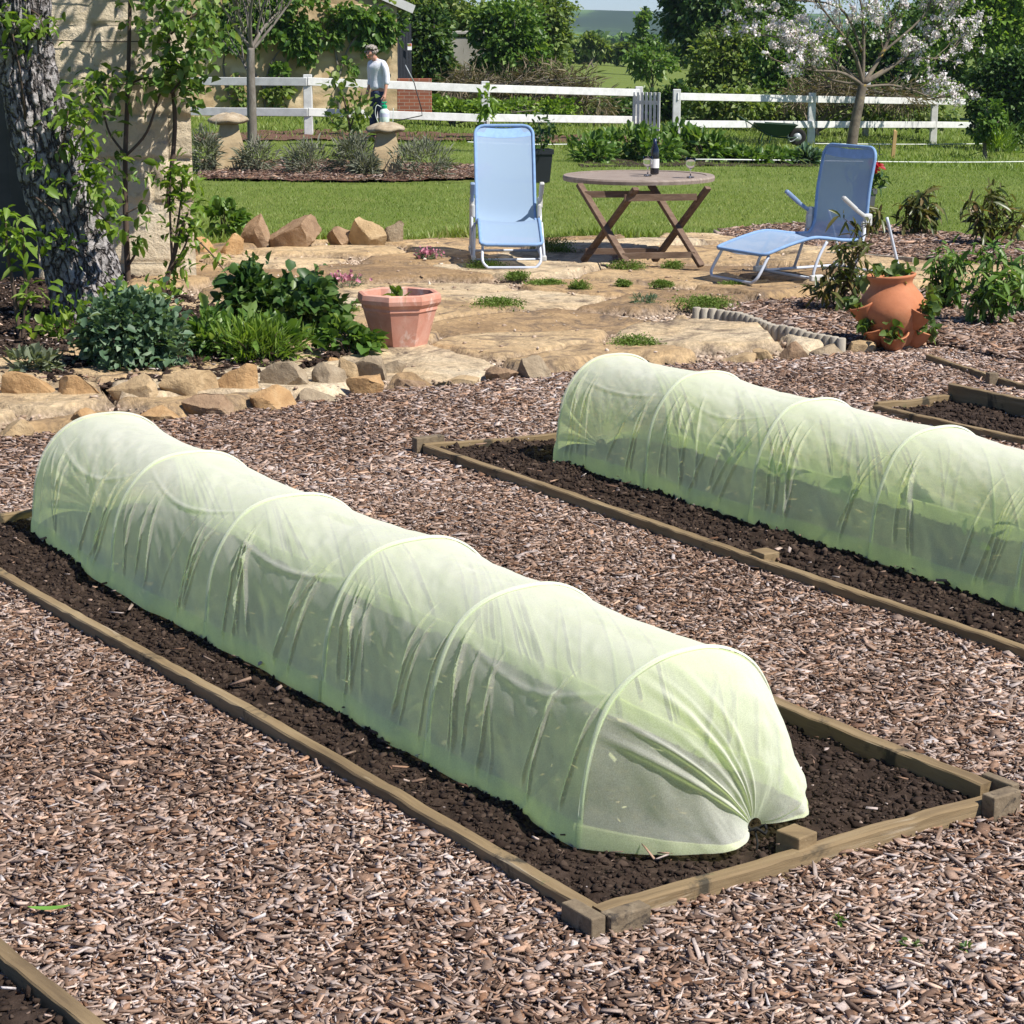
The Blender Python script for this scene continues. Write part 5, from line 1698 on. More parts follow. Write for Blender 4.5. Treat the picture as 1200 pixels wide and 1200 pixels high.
for hb_, a0, b0 in ((15, .08, .255), (22, .125, -.20)):
    for k in range(4):
        o_ = (k - 1.5) * .018
        ln = (.055, .065, .06, .048)[k]
        chains.append(([C(a0 + o_, b0, .745, .0095), C(a0 + o_ * 1.1 + .003, b0 - .012, .745 - ln * .6, .0085), C(a0 + o_ * 1.1, b0 - .030, .745 - ln * .85, .007)], hb_))
    chains.append(([C(a0 + .03, b0 - .01, .79, .011), C(a0 + .05, b0 - .025, .765, .010), C(a0 + .05, b0 - .035, .74, .008)], hb_ - 1))
# face: nose, ears, chin grown from the head vertex (7)
chains.append(([C(.245, 0, 1.555, .012), C(.262, 0, 1.53, .014)], 7))
chains.append(([C(.155, .092, 1.575, .020)], 7)); chains.append(([C(.155, -.092, 1.575, .020)], 7))
chains.append(([C(.215, 0, 1.49, .030)], 6))
skinmesh("body", chains, M_skin, man, 2)
sh = [([C(.0, 0, .90, (.17, .15)), C(0, 0, 1.0, (.16, .14)), C(.0, 0, 1.12, (.15, .135)), C(.015, 0, 1.27, (.165, .145)), C(.02, 0, 1.39, (.125, .11)), C(.04, 0, 1.455, .068)], None),
      ([C(.02, .16, 1.385, .075), C(0, .21, 1.32, .068), C(-.01, .24, 1.09, .060), C(.02, .25, 1.00, .052)], 4),
      ([C(.02, -.16, 1.385, .075), C(0, -.21, 1.32, .068), C(-.03, -.23, 1.09, .060), C(.02, -.22, .98, .052)], 4)]
so_ = skinmesh("shirt", sh, M_shirt, man, 2)
MB().tube([L3(.04 + .062 * math.cos(a), .062 * math.sin(a), 1.465 + .012 * math.cos(a)) for a in np.linspace(0, 2 * math.pi, 16)], .014, 6).build("collar", M_shirt, so_, True)
tr_ = [([C(0, 0, .93, (.15, .12)), C(0, 0, .86, (.155, .125))], None),
       ([C(0, .085, .80, .098), C(.01, .10, .52, .078), C(-.02, .10, .12, .062), C(-.02, .10, .07, .062)], 1),
       ([C(0, -.085, .80, .098), C(.04, -.10, .52, .078), C(.05, -.10, .12, .062), C(.05, -.10, .07, .062)], 1)]
skinmesh("trousers", tr_, M_trou, man, 2)
for a0, b0 in ((-.0, .105), (.07, -.105)):
    skinmesh("shoe", [([C(a0 - .06, b0, .04, .04), C(a0 + .05, b0, .045, .045), C(a0 + .15, b0, .03, .035), C(a0 + .19, b0, .025, .025)], None)], M_shoe, man, 2)
man.scale = (1.05, 1.05, 1.04)
# hair: cap of tufts over the crown and the back of the head
hm = MB()
for k in range(150):
    u = random.Random(k)
    th = u.uniform(0, 2 * math.pi); ph_ = u.uniform(-.15, 1.5)
    a = math.cos(th) * math.cos(ph_); b_ = math.sin(th) * math.cos(ph_); c_ = math.sin(ph_)
    if a > .45 and c_ < .55: continue
    if c_ < .0 and a > -.1: continue
    ce = Vector(L3(.155 + .100 * a, .088 * b_, 1.60 + .115 * c_))
    e_ = Vector(L3(.155 + .130 * a + .012 * u.gauss(0, 1), .108 * b_ + .012 * u.gauss(0, 1), 1.575 + .130 * c_))
    hm.tube([ce, (ce + e_) / 2 + Vector(L3(.012 * a, .012 * b_, .012)), e_], [.024, .022, .007], 5)
hm.build("hair", M_hair, man, True)
# eyes and mouth
for s in (-1, 1):
    MB().lathe([(0, -.012), (.010, -.006), (.012, 0), (.010, .006), (0, .012)], 8, c=L3(.240, s * .034, 1.592)).build("eye", mat("eye_dark", [(.03, .02, .015)]), man, True)
MB().tube([L3(.240, -.026, 1.508), L3(.248, 0, 1.511), L3(.240, .026, 1.508)], .006, 5).build("mouth", mat("lips", [(.36, .13, .11)]), man, True)

# sprayer held in the left hand
hd = Vector(L3(.08, .245, .735))
sp0 = Vector((pp.x, pp.y, pp.z)) + hd
spr = thing("garden_sprayer", "pale pressure sprayer bottle with a green cap held in the person's hand", "sprayer", sp0 + Vector((0.01, 0, -.42)))
M_tank = mat("translucent_white_plastic", [(.68, .78, .74)], scale=4, rough=.35)
M_cap = mat("green_plastic", [(.01, .30, .14)], scale=4, rough=.4)
M_bl = mat("black_plastic", [(.02, .02, .02)], rough=.5)
MB().lathe([(0, 0), (.088, 0), (.095, .012), (.095, .21), (.085, .26), (.05, .295), (.045, .30), (0, .30)], 24).build("tank", M_tank, spr, True)
MB().lathe([(.0955, .14), (.0955, .21)], 24).build("label_band", mat("lilac_band", [(.55, .55, .72)]), spr, True)
MB().lathe([(.05, .295), (.055, .30), (.055, .35), (.04, .365), (.016, .37), (.016, .40), (0, .40)], 20).build("cap", M_cap, spr, autosmooth=.6)
MB().box((0, 0, .415), (.13, .03, .026), Matrix.Rotation(math.atan2(fy, fx), 3, 'Z'), .008).build("handle", M_cap, spr)
MB().tube(catmull([(-.04, -.02, .31), (-.14, -.05, .36), (-.17, -.06, .20), (-.10, -.08, .02), (.05, -.06, -.06), (.14, -.02, -.10), (.16, 0, .05), (.17, .05, .30)], 6), .008, 6).build("hose", mat("clear_hose", [(.5, .55, .52)], rough=.4), spr, True)
ln0 = Vector((.17, .05, .30)); 
l1 = PD(494, 128, pp.y + .15) - sp0 - Vector((.01, 0, -.42)); l2 = PD(485, 96, pp.y + .12) - sp0 - Vector((.01, 0, -.42)); l3 = PD(475, 76, pp.y + .1) - sp0 - Vector((.01, 0, -.42))
MB().tube([(.16, 0, .05), l1 + Vector((0.01, 0, -.12)), l1, l2], .010, 6).build("lance", M_bl, spr, True)
MB().tube([l2, l3], [.014, .008], 6).build("lance_tip", M_steel, spr, True)

# ================================================================== VEGETATION
L_fresh = leafmat("fresh_leaf", [(0.062, 0.123, 0.016), (0.123, 0.213, 0.027), (0.19, 0.291, 0.045), (0.28, 0.37, 0.101)], .4, .4)
L_mid = leafmat("mid_leaf", [(0.036, 0.089, 0.016), (0.081, 0.161, 0.029), (0.137, 0.233, 0.048), (0.241, 0.322, 0.113)], .33, .4)
L_dark = leafmat("dark_leaf", [(0.02, 0.054, 0.018), (0.044, 0.098, 0.024), (0.085, 0.151, 0.037), (0.169, 0.236, 0.085)], .28, .42)
L_blue = leafmat("bluish_leaf", [(0.041, 0.088, 0.047), (0.074, 0.135, 0.074), (0.121, 0.196, 0.115), (0.257, 0.338, 0.23)], .28, .5)
L_sage = leafmat("sage_leaf", [(0.10, 0.13, 0.08), (0.17, 0.20, 0.13), (0.26, 0.29, 0.20)], .25, .7)
L_lav = leafmat("lavender_leaf", [(0.077, 0.094, 0.061), (0.132, 0.149, 0.099), (0.198, 0.209, 0.154), (0.275, 0.275, 0.22)], .2, .7)
L_bronze = leafmat("bronze_leaf", [(0.035, 0.055, 0.014), (0.07, 0.095, 0.025), (0.12, 0.12, 0.04), (0.20, 0.13, 0.06)], .3, .35)
L_olive = leafmat("olive_leaf", [(0.064, 0.109, 0.025), (0.117, 0.181, 0.04), (0.181, 0.245, 0.064), (0.271, 0.307, 0.109)], .35, .5)
L_scrub = leafmat("dry_scrub", [(0.091, 0.072, 0.046), (0.169, 0.137, 0.091), (0.247, 0.202, 0.143), (0.13, 0.169, 0.052)], .15, .8)
L_lime = leafmat("spring_leaf", [(0.081, 0.162, 0.024), (0.146, 0.251, 0.041), (0.227, 0.34, 0.065), (0.324, 0.421, 0.113)], .4, .45)
L_moss = leafmat("moss", [(0.07, 0.125, 0.018), (0.12, 0.19, 0.03), (0.18, 0.25, 0.055)], .2, .8)
L_petal = leafmat("white_petal", [(0.68, 0.56, 0.58), (0.82, 0.78, 0.78), (0.88, 0.87, 0.87)], .3, .6, tmul=(1, .95, .95))
L_pink = leafmat("pink_petal", [(0.45, 0.14, 0.22), (0.62, 0.30, 0.38)], .3, .6, tmul=(1, .9, .9))
M_twig = mat("brown_twig", [(0.09, 0.062, 0.045)], scale=12, rough=.85)

# ------------------------------------------------------------------ grass blades
def blades(name, x, y, h, label, rng, z=None):
    n = len(x)
    z = zg(x, y) if z is None else z
    a = rng.random(n) * 6.28
    wd = h * rng.uniform(.09, .18, n)
    lean = rng.normal(0, .45, (n, 2)) * h[:, None]
    b0 = np.stack([x - np.cos(a) * wd, y - np.sin(a) * wd, z], 1)
    b1 = np.stack([x + np.cos(a) * wd, y + np.sin(a) * wd, z], 1)
    tp = np.stack([x + lean[:, 0], y + lean[:, 1], z + h * rng.uniform(.7, 1.1, n)], 1)
    V = np.stack([b0, b1, tp], 1).reshape(-1, 3)
    T = (np.arange(n) * 3)[:, None] + np.array([[0, 1, 2]])
    ti = np.clip(rng.normal(.42, .2, n) + .5 * fbm(x * .6, y * .25, 4, 91), 0, 1)
    return tag(mk(name, V, T, M_grass, tint=np.repeat(ti, 3)), label, None, None, "stuff")
rg = np.random.default_rng(55)
def lawn_pts(y0, y1, n):
    y = np.sqrt(rg.uniform(y0 * y0, y1 * y1, n)); x = rg.uniform(-.27, .27, n) * y
    k = ~inpoly(x, y, PATIO) & ~inpoly(x, y, BACKBED) & ~inpoly(x, y, RBED)
    k &= ~((y < wc.y + 0.2 - 0.2 * (x - wc.x)) & (x < wc.x)) 
    return x[k], y[k]
BED_STRIP = PP([(232, 211), (236, 191), (400, 190), (575, 196), (575, 211), (420, 214)], 0)
x, y = lawn_pts(18.5, 27, 90000)
k = ~inpoly(x, y, BED_STRIP); x, y = x[k], y[k]
blades("lawn_grass", x, y, rg.uniform(.016, .038, len(x)), "mown grass of the lawn nearest the patio", rg)
x, y = lawn_pts(27, 41, 70000)
k = ~inpoly(x, y, BED_STRIP); x, y = x[k], y[k]
blades("lawn_grass", x, y, rg.uniform(.018, .045, len(x)), "mown grass of the lawn towards the fence", rg)
x, y = lawn_pts(39, 62, 60000)
blades("rough_grass", x, y, rg.uniform(.03, .13, len(x)), "longer rough grass along and beyond the fence", rg)
# taller fringe where the lawn meets the patio
ex = []; ey = []
edge = [(228, 296), (300, 290), (470, 288), (540, 284), (640, 290), (700, 285), (835, 281)]
for a, b in zip(edge[:-1], edge[1:]):
    p0 = P(*a); p1 = P(*b)
    n = 900
    t = rg.random(n)
    ex.append(p0.x + (p1.x - p0.x) * t); ey.append(p0.y + (p1.y - p0.y) * t + rg.normal(0.1, .13, n))
ex = np.concatenate(ex); ey = np.concatenate(ey)
blades("grass_fringe", ex, ey, rg.uniform(.05, .16, len(ex)) * (0.6 + .6 * vnoise(ex * 2, ey, 3)), "ragged grass fringe between lawn and patio", rg)

# mulch strips under the lavender and along the fence
def strip(px, m, label, dz=.02, n=40):
    poly = np.array([P(a, b)[:2] for a, b in px])
    soil_bed("mulch_strip", poly, dz, label, step=.12, amp=.03, seed=12, m=m)
M_barkred = mat("red_bark_mulch", [(0.3, (0.06, 0.028, 0.018)), (0.5, (0.13, 0.065, 0.045)), (0.7, (0.22, 0.13, 0.095))], scale=22, rough=.95, bump=.8, bscale=40, bdist=.03)
strip([(232, 211), (236, 191), (400, 190), (575, 196), (575, 211), (420, 214)], M_barkred, "bark mulch under the lavender by the staddle stones")
p = scatter(BED_STRIP, 6000, rg)
chips("bark_mulch", p, 0.03 + rg.random(len(p)) * .03, .03, .05, "bark chips under the lavender by the staddle stones", rg, -.1)
strip([(225, 168), (225, 157), (440, 155), (700, 160), (840, 165), (840, 173), (700, 169), (440, 166)], M_barkred, "bare reddish earth strip in front of the fence", .03)

# ------------------------------------------------------------------ leaning trunk at the left
def trunk_mesh(path, name, parent, m, n=130, seg=34, amp=.022):
    pts = catmull([p for p, r in path], seg); rr = catmull([(r, 0, 0) for p, r in path], seg)
    V = []
    mm = len(pts)
    ln = 0
    for i, p in enumerate(pts):
        t = (pts[min(i + 1, mm - 1)] - pts[max(i - 1, 0)]).normalized()
        if i: ln += (pts[i] - pts[i - 1]).length
        u = Vector((1, 0, 0)); u = (u - t * u.dot(t)).normalized(); b = t.cross(u)
        a = np.linspace(0, 2 * np.pi, n, endpoint=False)
        wob = fbm(np.cos(a) * 7 + ln * 1.2, np.sin(a) * 7 + ln * 4.0, 4, 8)
        rid = np.abs(fbm(a * 13 + .8 * fbm(a * 5, np.full(n, ln * 6.), 2, 3), np.full(n, ln * 6.5), 3, 4))
        fl = .06 * np.sin(a * 2 + 1) + .05 * np.sin(a * 3 + ln)
        R2 = rr[i].x * (1 + fl) + amp * wob + amp * 1.5 * np.minimum(rid * 3, 1) - amp
        for q, r_ in zip(a, R2):
            V.append(p + u * math.cos(q) * r_ + b * math.sin(q) * r_)
    f = []
    for i in range(mm - 1):
        for k in range(n):
            f.append((i * n + k, i * n + (k + 1) % n, (i + 1) * n + (k + 1) % n, (i + 1) * n + k))
    return mk(name, V, f, m, parent, smooth_=True, world=True)
def plated_bark():
    m, t, N, L = newmat("fissured_bark")
    out = N.new("ShaderNodeOutputMaterial"); b = N.new("ShaderNodeBsdfPrincipled"); L.new(b.outputs[0], out.inputs[0])
    b.inputs["Roughness"].default_value = .92; b.inputs["Specular IOR Level"].default_value = .15
    tc = N.new("ShaderNodeTexCoord"); co = tc.outputs["Object"]
    nz = noise_node(N, L, co, 6, 4, .6)
    mp = N.new("ShaderNodeMapping"); mp.inputs["Scale"].default_value = (1, 1, .42); L.new(co, mp.inputs[0])
    ad = mix_col(N, L, .10, mp.outputs[0], nz.outputs["Color"])
    vo = N.new("ShaderNodeTexVoronoi"); vo.feature = 'DISTANCE_TO_EDGE'; vo.inputs["Scale"].default_value = 19; L.new(ad, vo.inputs["Vector"])
    n2 = noise_node(N, L, co, 34, 6, .7)
    rr = ramp_node(N, [(0.0, (0, 0, 0)), (.16, (1, 1, 1))]); L.new(vo.outputs["Distance"], rr.inputs[0])
    rc = ramp_node(N, [(.3, (.22, .20, .195)), (.55, (.38, .355, .35)), (.75, (.52, .495, .49))]); L.new(n2.outputs["Fac"], rc.inputs[0])
    c = mix_col(N, L, rr.outputs[0], (.085, .072, .068), rc.outputs[0])
    L.new(c, b.inputs["Base Color"])
    h = N.new("ShaderNodeMath"); h.operation = 'MULTIPLY_ADD'; L.new(n2.outputs["Fac"], h.inputs[0]); h.inputs[1].default_value = .6; L.new(rr.outputs[0], h.inputs[2])
    bp = N.new("ShaderNodeBump"); bp.inputs["Strength"].default_value = 1; bp.inputs["Distance"].default_value = .03
    L.new(h.outputs[0], bp.inputs["Height"]); L.new(bp.outputs[0], b.inputs["Normal"])
    return m
M_oldbark = plated_bark()
D1 = 14.2
tk = [((112, 392), 50), ((104, 352), 43), ((88, 295), 38), ((70, 235), 35), ((52, 172), 33), ((38, 112), 30), ((29, 55), 29), ((25, 0), 29), ((22, -60), 28), ((26, -140), 24)]
path = [(PD(a, b, D1 + (b - 392) * .0006), r * D1 / F) for (a, b), r in tk]
old = thing("leaning_tree", "thick grey leaning tree trunk with fissured bark and fresh leaf sprays at the left edge", "tree", (path[0][0].x, path[0][0].y, 0))
trunk_mesh(path, "trunk", old, M_oldbark)
rt = random.Random(3)
lm = MB(); tips = []
top = path[-1][0]
for d in ((.8, .6, .9), (.3, .5, 1), (-.4, .3, 1), (.9, .7, .5), (.75, 1.0, .45)):
    limbs(lm, top + Vector((0, 0, -.1)), d, 1.5, .09, 2, rt, .6, tips, .1)
lm.build("branches", M_bark, old, True, world=True)
P_ = []
for q, d in tips:
    P_.append(np.array(q) + RNG.normal(size=(15, 3)) * .16)
P_ = np.concatenate(P_)
# the crown shades the wall behind; nothing of it hangs low enough to hide the wall but the sprays below
P_ = P_[(P_[:, 2] > 2.5) & (P_[:, 1] > 14.5)]
crown = P_
sp = []
for (a, b, n, s) in ((20, 20, 60, .09), (45, 30, 40, .08), (10, 45, 30, .07), (78, 140, 34, .07), (94, 160, 40, .08), (82, 122, 16, .05), (105, 190, 46, .08), (120, 225, 40, .07), (130, 262, 44, .07),
                     (45, 190, 14, .05), (60, 215, 12, .05), (78, 280, 12, .04), (60, 285, 14, .05), (102, 135, 22, .06), (108, 98, 24, .06), (122, 245, 22, .05), (114, 205, 22, .05)):
    c = PD(a, b, D1 - .42)
    sp.append(np.array(c) + RNG.normal(size=(n, 3)) * np.array([s, s, s * .75]))
leaves("leaf_sprays", np.concatenate(sp), .082, L_fresh, old, aspect=.5, dirs=None, up=1.0)
leaves("crown", crown, .085, L_fresh, old, aspect=.5)
tw = MB()
for a, b, c, d in ((70, 190, 80, 130), (82, 185, 108, 140), (96, 190, 120, 190), (40, 230, 75, 270), (90, 240, 128, 262), (36, 12, 52, 35), (30, 140, 15, 40)):
    p0 = PD(a, b, D1 - .35); p1 = PD(c, d, D1 - .45)
    tw.tube([p0, p0.lerp(p1, .5) + Vector((.01, 0, .03)), p1], [.009, .007, .004], 5)
tw.tube([path[2][0], path[5][0], path[7][0]], [.02, .02, .02], 5)
tw.build("twigs", M_twig, old, True, world=True)

def plant(name, label, cat, base, leafset, stems=None, group=None, stem_mat=None):
    """leafset: list of (part name, pts, size, material, kwargs)"""
    r = thing(name, label, cat, base, 0, group)
    if stems is not None and stems.n: stems.build("stems", stem_mat or M_twig, r, True, world=True)
    for nm, pts, s, m, kw in leafset:
        leaves(nm, pts, s, m, r, **kw)
    return r

def cl(px, py, depth, n, rx, rz=None, ry=None):
    c = np.array(PD(px, py, depth))
    return c + RNG.normal(size=(n, 3)) * np.array([rx, ry or rx, rz or rx])

# shrub trained on the house wall
WD = wc.y - .35
st = MB()
def stempx(mb, pts, rad, depth):
    q = catmull([PD(a, b, depth) for a, b in pts], 5)
    mb.tube(q, list(np.linspace(rad[0], rad[1], len(q))), 7)
stempx(st, [(152, 372), (149, 300), (147, 240), (147, 180), (150, 100), (152, 20), (153, -30)], (.026, .013), WD)
stempx(st, [(148, 182), (172, 155), (190, 105), (215, 70)], (.013, .006), WD - .03)
stempx(st, [(148, 182), (128, 155), (118, 120), (100, 95)], (.011, .005), WD - .03)
stempx(st, [(150, 312), (160, 295), (165, 280)], (.012, .006), WD - .03)
stempx(st, [(148, 250), (170, 240), (175, 250)], (.007, .004), WD - .03)
stempx(st, [(150, 100), (170, 92), (205, 95)], (.009, .004), WD - .03)
ls = np.concatenate([cl(120, 95, WD - .1, 46, .13, .06), cl(150, 95, WD - .1, 39, .12, .05), cl(190, 95, WD - .1, 52, .12, .07), cl(110, 120, WD - .1, 26, .08, .06), cl(205, 85, WD - .1, 33, .10),
                     cl(148, 195, WD - .1, 14, .06), cl(165, 205, WD - .1, 10, .05), cl(130, 150, WD - .1, 11, .06), cl(170, 250, WD - .1, 9, .06, .02), cl(160, 280, WD - .1, 19, .06, .03), cl(175, 45, WD - .1, 19, .10),
                     cl(135, 200, WD - .1, 10, .05), cl(140, 120, WD - .1, 8, .06)])
plant("wall_shrub", "upright shrub with a single thin stem trained up the house wall", "shrub", PD(152, 375, WD), [("foliage", ls, .085, L_mid, dict(aspect=.55, up=.8))], st)
# climber hanging over the corner
CDp = wc.y - .55
st = MB()
stempx(st, [(196, 240), (205, 150), (200, 80), (196, 30), (190, -60)], (.02, .012), CDp + .15)
stempx(st, [(200, 110), (215, 90), (235, 60)], (.01, .005), CDp)
stempx(st, [(200, 40), (225, 20), (245, 5)], (.01, .005), CDp)
ls = np.concatenate([cl(215, 20, CDp, 158, .16, .12, .2), cl(235, 45, CDp, 112, .11, .10), cl(215, 60, CDp, 112, .12, .10), cl(200, 90, CDp, 66, .10, .08), cl(225, 95, CDp, 52, .08), cl(225, 118, CDp, 19, .06),
                     cl(185, 10, CDp, 59, .12), cl(240, 90, CDp, 15, .05), cl(200, -40, CDp, 198, .3, .15), cl(182, 35, CDp, 26, .07)])
plant("wall_climber", "leafy climber hanging down over the corner of the stone house", "climbing plant", PD(196, 345, CDp + .15), [("foliage", ls, .075, L_mid, dict(aspect=.7, up=.9, tbias=RNG.normal(.08, .05, len(ls))))], st)
# sapling in front of the corner
SD = P(188, 362).y
st = MB()
stempx(st, [(186, 358), (196, 325), (204, 300), (212, 270), (220, 250)], (.024, .008), SD)
stempx(st, [(202, 305), (200, 270), (199, 235), (200, 200)], (.012, .005), SD)
stempx(st, [(203, 302), (208, 265), (212, 235), (215, 200)], (.011, .005), SD)
stempx(st, [(196, 325), (216, 290), (222, 270)], (.010, .004), SD)
stempx(st, [(228, 278), (250, 300), (266, 322)], (.007, .004), SD)
ls = np.concatenate([cl(200, 205, SD, 60, .07, .06), cl(215, 215, SD, 60, .06, .06), cl(200, 235, SD, 40, .06, .05), cl(225, 262, SD, 40, .05, .07), cl(220, 285, SD, 24, .05), cl(202, 270, SD, 16, .05), cl(218, 310, SD, 14, .04), cl(205, 325, SD, 20, .05),
                     cl(255, 300, SD, 14, .04, .03), cl(232, 240, SD, 14, .04), cl(190, 340, SD, 30, .07, .04)])
plant("sapling", "young many stemmed sapling with light leaves in front of the house corner", "sapling", P(187, 362), [("foliage", ls, .075, L_fresh, dict(aspect=.5, up=.8))], st)
# thin shaded suckers at the left edge
SD2 = 13.2
st = MB()
stempx(st, [(24, 402), (16, 340), (8, 290), (6, 250)], (.018, .006), SD2)
stempx(st, [(26, 402), (30, 350), (28, 290), (26, 268)], (.016, .006), SD2)
stempx(st, [(25, 396), (38, 360), (40, 340)], (.010, .005), SD2)
ls = np.concatenate([cl(6, 258, SD2, 30, .05), cl(10, 285, SD2, 26, .05), cl(28, 278, SD2, 26, .05), cl(35, 345, SD2, 20, .05), cl(28, 310, SD2, 12, .04), cl(65, 365, SD2, 30, .07), cl(60, 390, SD2, 40, .08, .05), cl(90, 380, SD2, 30, .07), cl(50, 385, SD2, 22, .06),
                     cl(120, 345, SD2, 26, .07), cl(150, 345, SD2, 30, .08, .05), cl(180, 355, SD2, 26, .07)])
plant("sucker_shrub", "thin suckers with light leaves rising from the soil at the left edge", "shrub", P(25, 403), [("foliage", ls, .085, L_fresh, dict(aspect=.5, up=.8))], st)

# mounds in the dark bed
def mound(name, label, cat, px, py, wpx, hpx, n, size, m, aspect=.6, z=.06, group=None, up=.9, tight=.20, lobes=None, droop=0, stems=True, dirup=0.2, hollow=.45):
    p = P(px, py, z); k = p.y / F
    blobs = []
    for (ox, oy, w_, h_) in (lobes or [(0, 0, 1, 1)]):
        blobs.append(((p.x + ox * wpx * k, p.y + .5 * wpx * k * .55, z + (oy + .48 * h_) * hpx * k), (wpx * k * .5 * w_, wpx * k * .45 * w_, hpx * k * .52 * h_)))
    pts, d = crown_pts(blobs, n, tight=tight, clumps=max(8, n // 26), hollow=hollow)
    kk = pts[:, 2] > z; pts, d = pts[kk], d[kk]
    d = d + np.array([0, 0, dirup])
    st = MB()
    rq = random.Random(int(px))
    if stems:
        for _ in range(8):
            q = pts[rq.randrange(len(pts))]
            b0 = Vector((p.x + rq.gauss(0, .03), p.y + .25 * wpx * k, z - .03))
            st.tube([b0, b0.lerp(Vector(q), .55) + Vector((0, 0, .04)), Vector(q)], [.006, .005, .003], 5)
    return plant(name, label, cat, (p.x, p.y + .25 * wpx * k, z), [("foliage", pts, size, m, dict(aspect=aspect, dirs=d, up=up, droop=droop))], st, group, M_twig)
mound("bluish_shrub", "rounded bluish green shrub at the foot of the leaning trunk", "shrub", 148, 440, 124, 100, 2600, .052, L_blue, .75, lobes=[(0, 0, .9, .9), (-.25, 0, .5, .75), (.28, 0, .45, .7), (.05, .3, .6, .6)])
mound("sage_plant", "small pale sage like plant above the big orange stone at the left edge", "plant", 35, 442, 54, 34, 320, .075, L_sage, .35, lobes=[(0, 0, 1, .8)], dirup=.5)
mound("dark_shrub", "big dark leaved clump behind the octagonal pot and right of the house corner", "shrub", 325, 402, 148, 86, 2000, .072, L_dark, .85, lobes=[(-.22, .2, .5, .8), (.15, .12, .62, .75), (.35, 0, .35, .6), (-.1, 0, .7, .7)])
mound("poppy_clump", "bright ragged leaved clump in front of the dark leaved clump", "plant", 285, 425, 126, 54, 760, .105, L_mid, .34, lobes=[(-.3, .1, .5, .9), (0, 0, .8, .8), (.3, 0, .5, .7)], dirup=.6)
mound("grass_weed", "low fine grassy plant at the front of the dark bed", "plant", 300, 428, 100, 40, 700, .10, L_fresh, .12, dirup=1.2)
mound("geranium_plant", "sprawling lobed leaf plant left of the octagonal pot", "plant", 410, 420, 66, 44, 330, .07, L_mid, .85, lobes=[(-.2, .15, .6, .7), (.2, -.05, .6, .6)])
mound("leafy_weed", "small leafy weed on the lawn edge behind the orange rocks", "plant", 262, 276, 48, 30, 260, .10, L_mid, .7)

# moss and thrift cushions on the patio
moss = [(583, 364, 50, 9, "moss cushion on the flags right of the pot, second widest"), (679, 341, 22, 8, "small round moss cushion between the facing lounger and the table"), (567, 318, 40, 9, "moss cushion under the front rail of the facing lounger"),
        (735, 318, 36, 8, "moss cushion at the foot of the table's front leg"), (730, 336, 15, 5, "tiny moss cushion below the table's front leg"), (776, 337, 22, 5, "flat moss cushion below the middle of the table"), (789, 317, 20, 7, "moss cushion between the two front feet of the table"),
        (744, 411, 48, 11, "moss cushion just behind the top of the farther tunnel"), (826, 363, 62, 10, "widest moss cushion at the near end of the palisade edging"), (640, 336, 36, 5, "thin moss streak in the joint right of the facing lounger"),
        (648, 297, 46, 12, "shaded moss patch between the facing lounger and the table"), (607, 328, 24, 6, "moss cushion just right of the facing lounger's front rail"), (400, 369, 34, 8, "moss cushion right behind the left side of the octagonal pot"),
        (860, 338, 30, 5, "moss streak in front of the reclined lounger")]
for a, b, w_, h_, l in moss:
    mound("moss_cushion", l, "moss", a, b, w_, h_ * 1.3, int(700 + w_ * 45), .013, L_moss, .6, z=.055, group="moss cushions in the patio joints", stems=False, tight=.3, hollow=.2)
def thrift(a, b, w_, h_, l, fl=True):
    r = mound("thrift_cushion", l, "plant", a, b, w_, h_, 500, .035, L_blue, .15, z=.055, group="thrift cushions on the patio", stems=False, dirup=.8)
    if not fl: return
    p = P(a + w_ * .3, b, .055); k = p.y / F
    pts = np.array(P(a, b, .055)) + np.array([[0, w_ * k * .25, h_ * k * .95]]) + RNG.normal(size=(110, 3)) * np.array([w_ * k * .24, w_ * k * .2, .018])
    leaves("flowers", pts, .028, L_pink, r, aspect=.9)
thrift(402, 338, 46, 12, "thrift cushion with pink flowers behind the dark clump")
thrift(500, 306, 28, 10, "thrift cushion with pink flowers left of the facing lounger")
thrift(756, 360, 28, 12, "small grey thrift cushion in the gravel joint left of the palisade", False)
# shrubs in the bark beds: upright stems with drooping lance shaped leaves
def lance(label, px, py, tips_, n, size=.105, m=None, group="bronze leaved shrubs in the bark beds", seed=1, z=.03):
    p = P(px, py, z); k = p.y / F
    rq = random.Random(seed); st = MB(); A = []
    for (tx, ty) in tips_:
        e = PD(tx, ty, p.y + rq.uniform(-.15, .15))
        mid = Vector(p).lerp(e, .5) + Vector((rq.uniform(-.03, .03), 0, .02))
        cv_ = catmull([p, mid, e], 6)
        st.tube(cv_, list(np.linspace(.009, .003, len(cv_))), 5)
        for _ in range(3):
            j = rq.randint(4, len(cv_) - 2); dd = Vector((rq.gauss(0, 1), rq.gauss(0, 1), .7)).normalized()
            q = cv_[j] + dd * rq.uniform(.07, .16); st.tube([cv_[j], q], [.004, .002], 4); A.append(np.array(q) + RNG.normal(size=(7, 3)) * .018)
        f = np.array(cv_)
        ii = (len(f) * (1 - RNG.random(n) ** 1.4 * .72)).astype(int).clip(0, len(f) - 1)
        A.append(f[ii] + RNG.normal(size=(n, 3)) * np.array([.045, .045, .02]))
    pts = np.concatenate(A)
    return plant("bronze_shrub", label, "shrub", p, [("foliage", pts, size, m or L_bronze, dict(aspect=.27, droop=.55, up=1.2))], st, group)
lance("spindly bronze leaved shrub just left of the strawberry pot", 985, 364, [(975, 320), (990, 285), (1003, 262), (1012, 290), (1000, 320), (968, 345), (1020, 320)], 26, seed=1)
lance("small bronze leaved shrub under the grey planter behind the reclined lounger", 1016, 276, [(1008, 252), (1018, 246), (1026, 255)], 22, .11, seed=2)
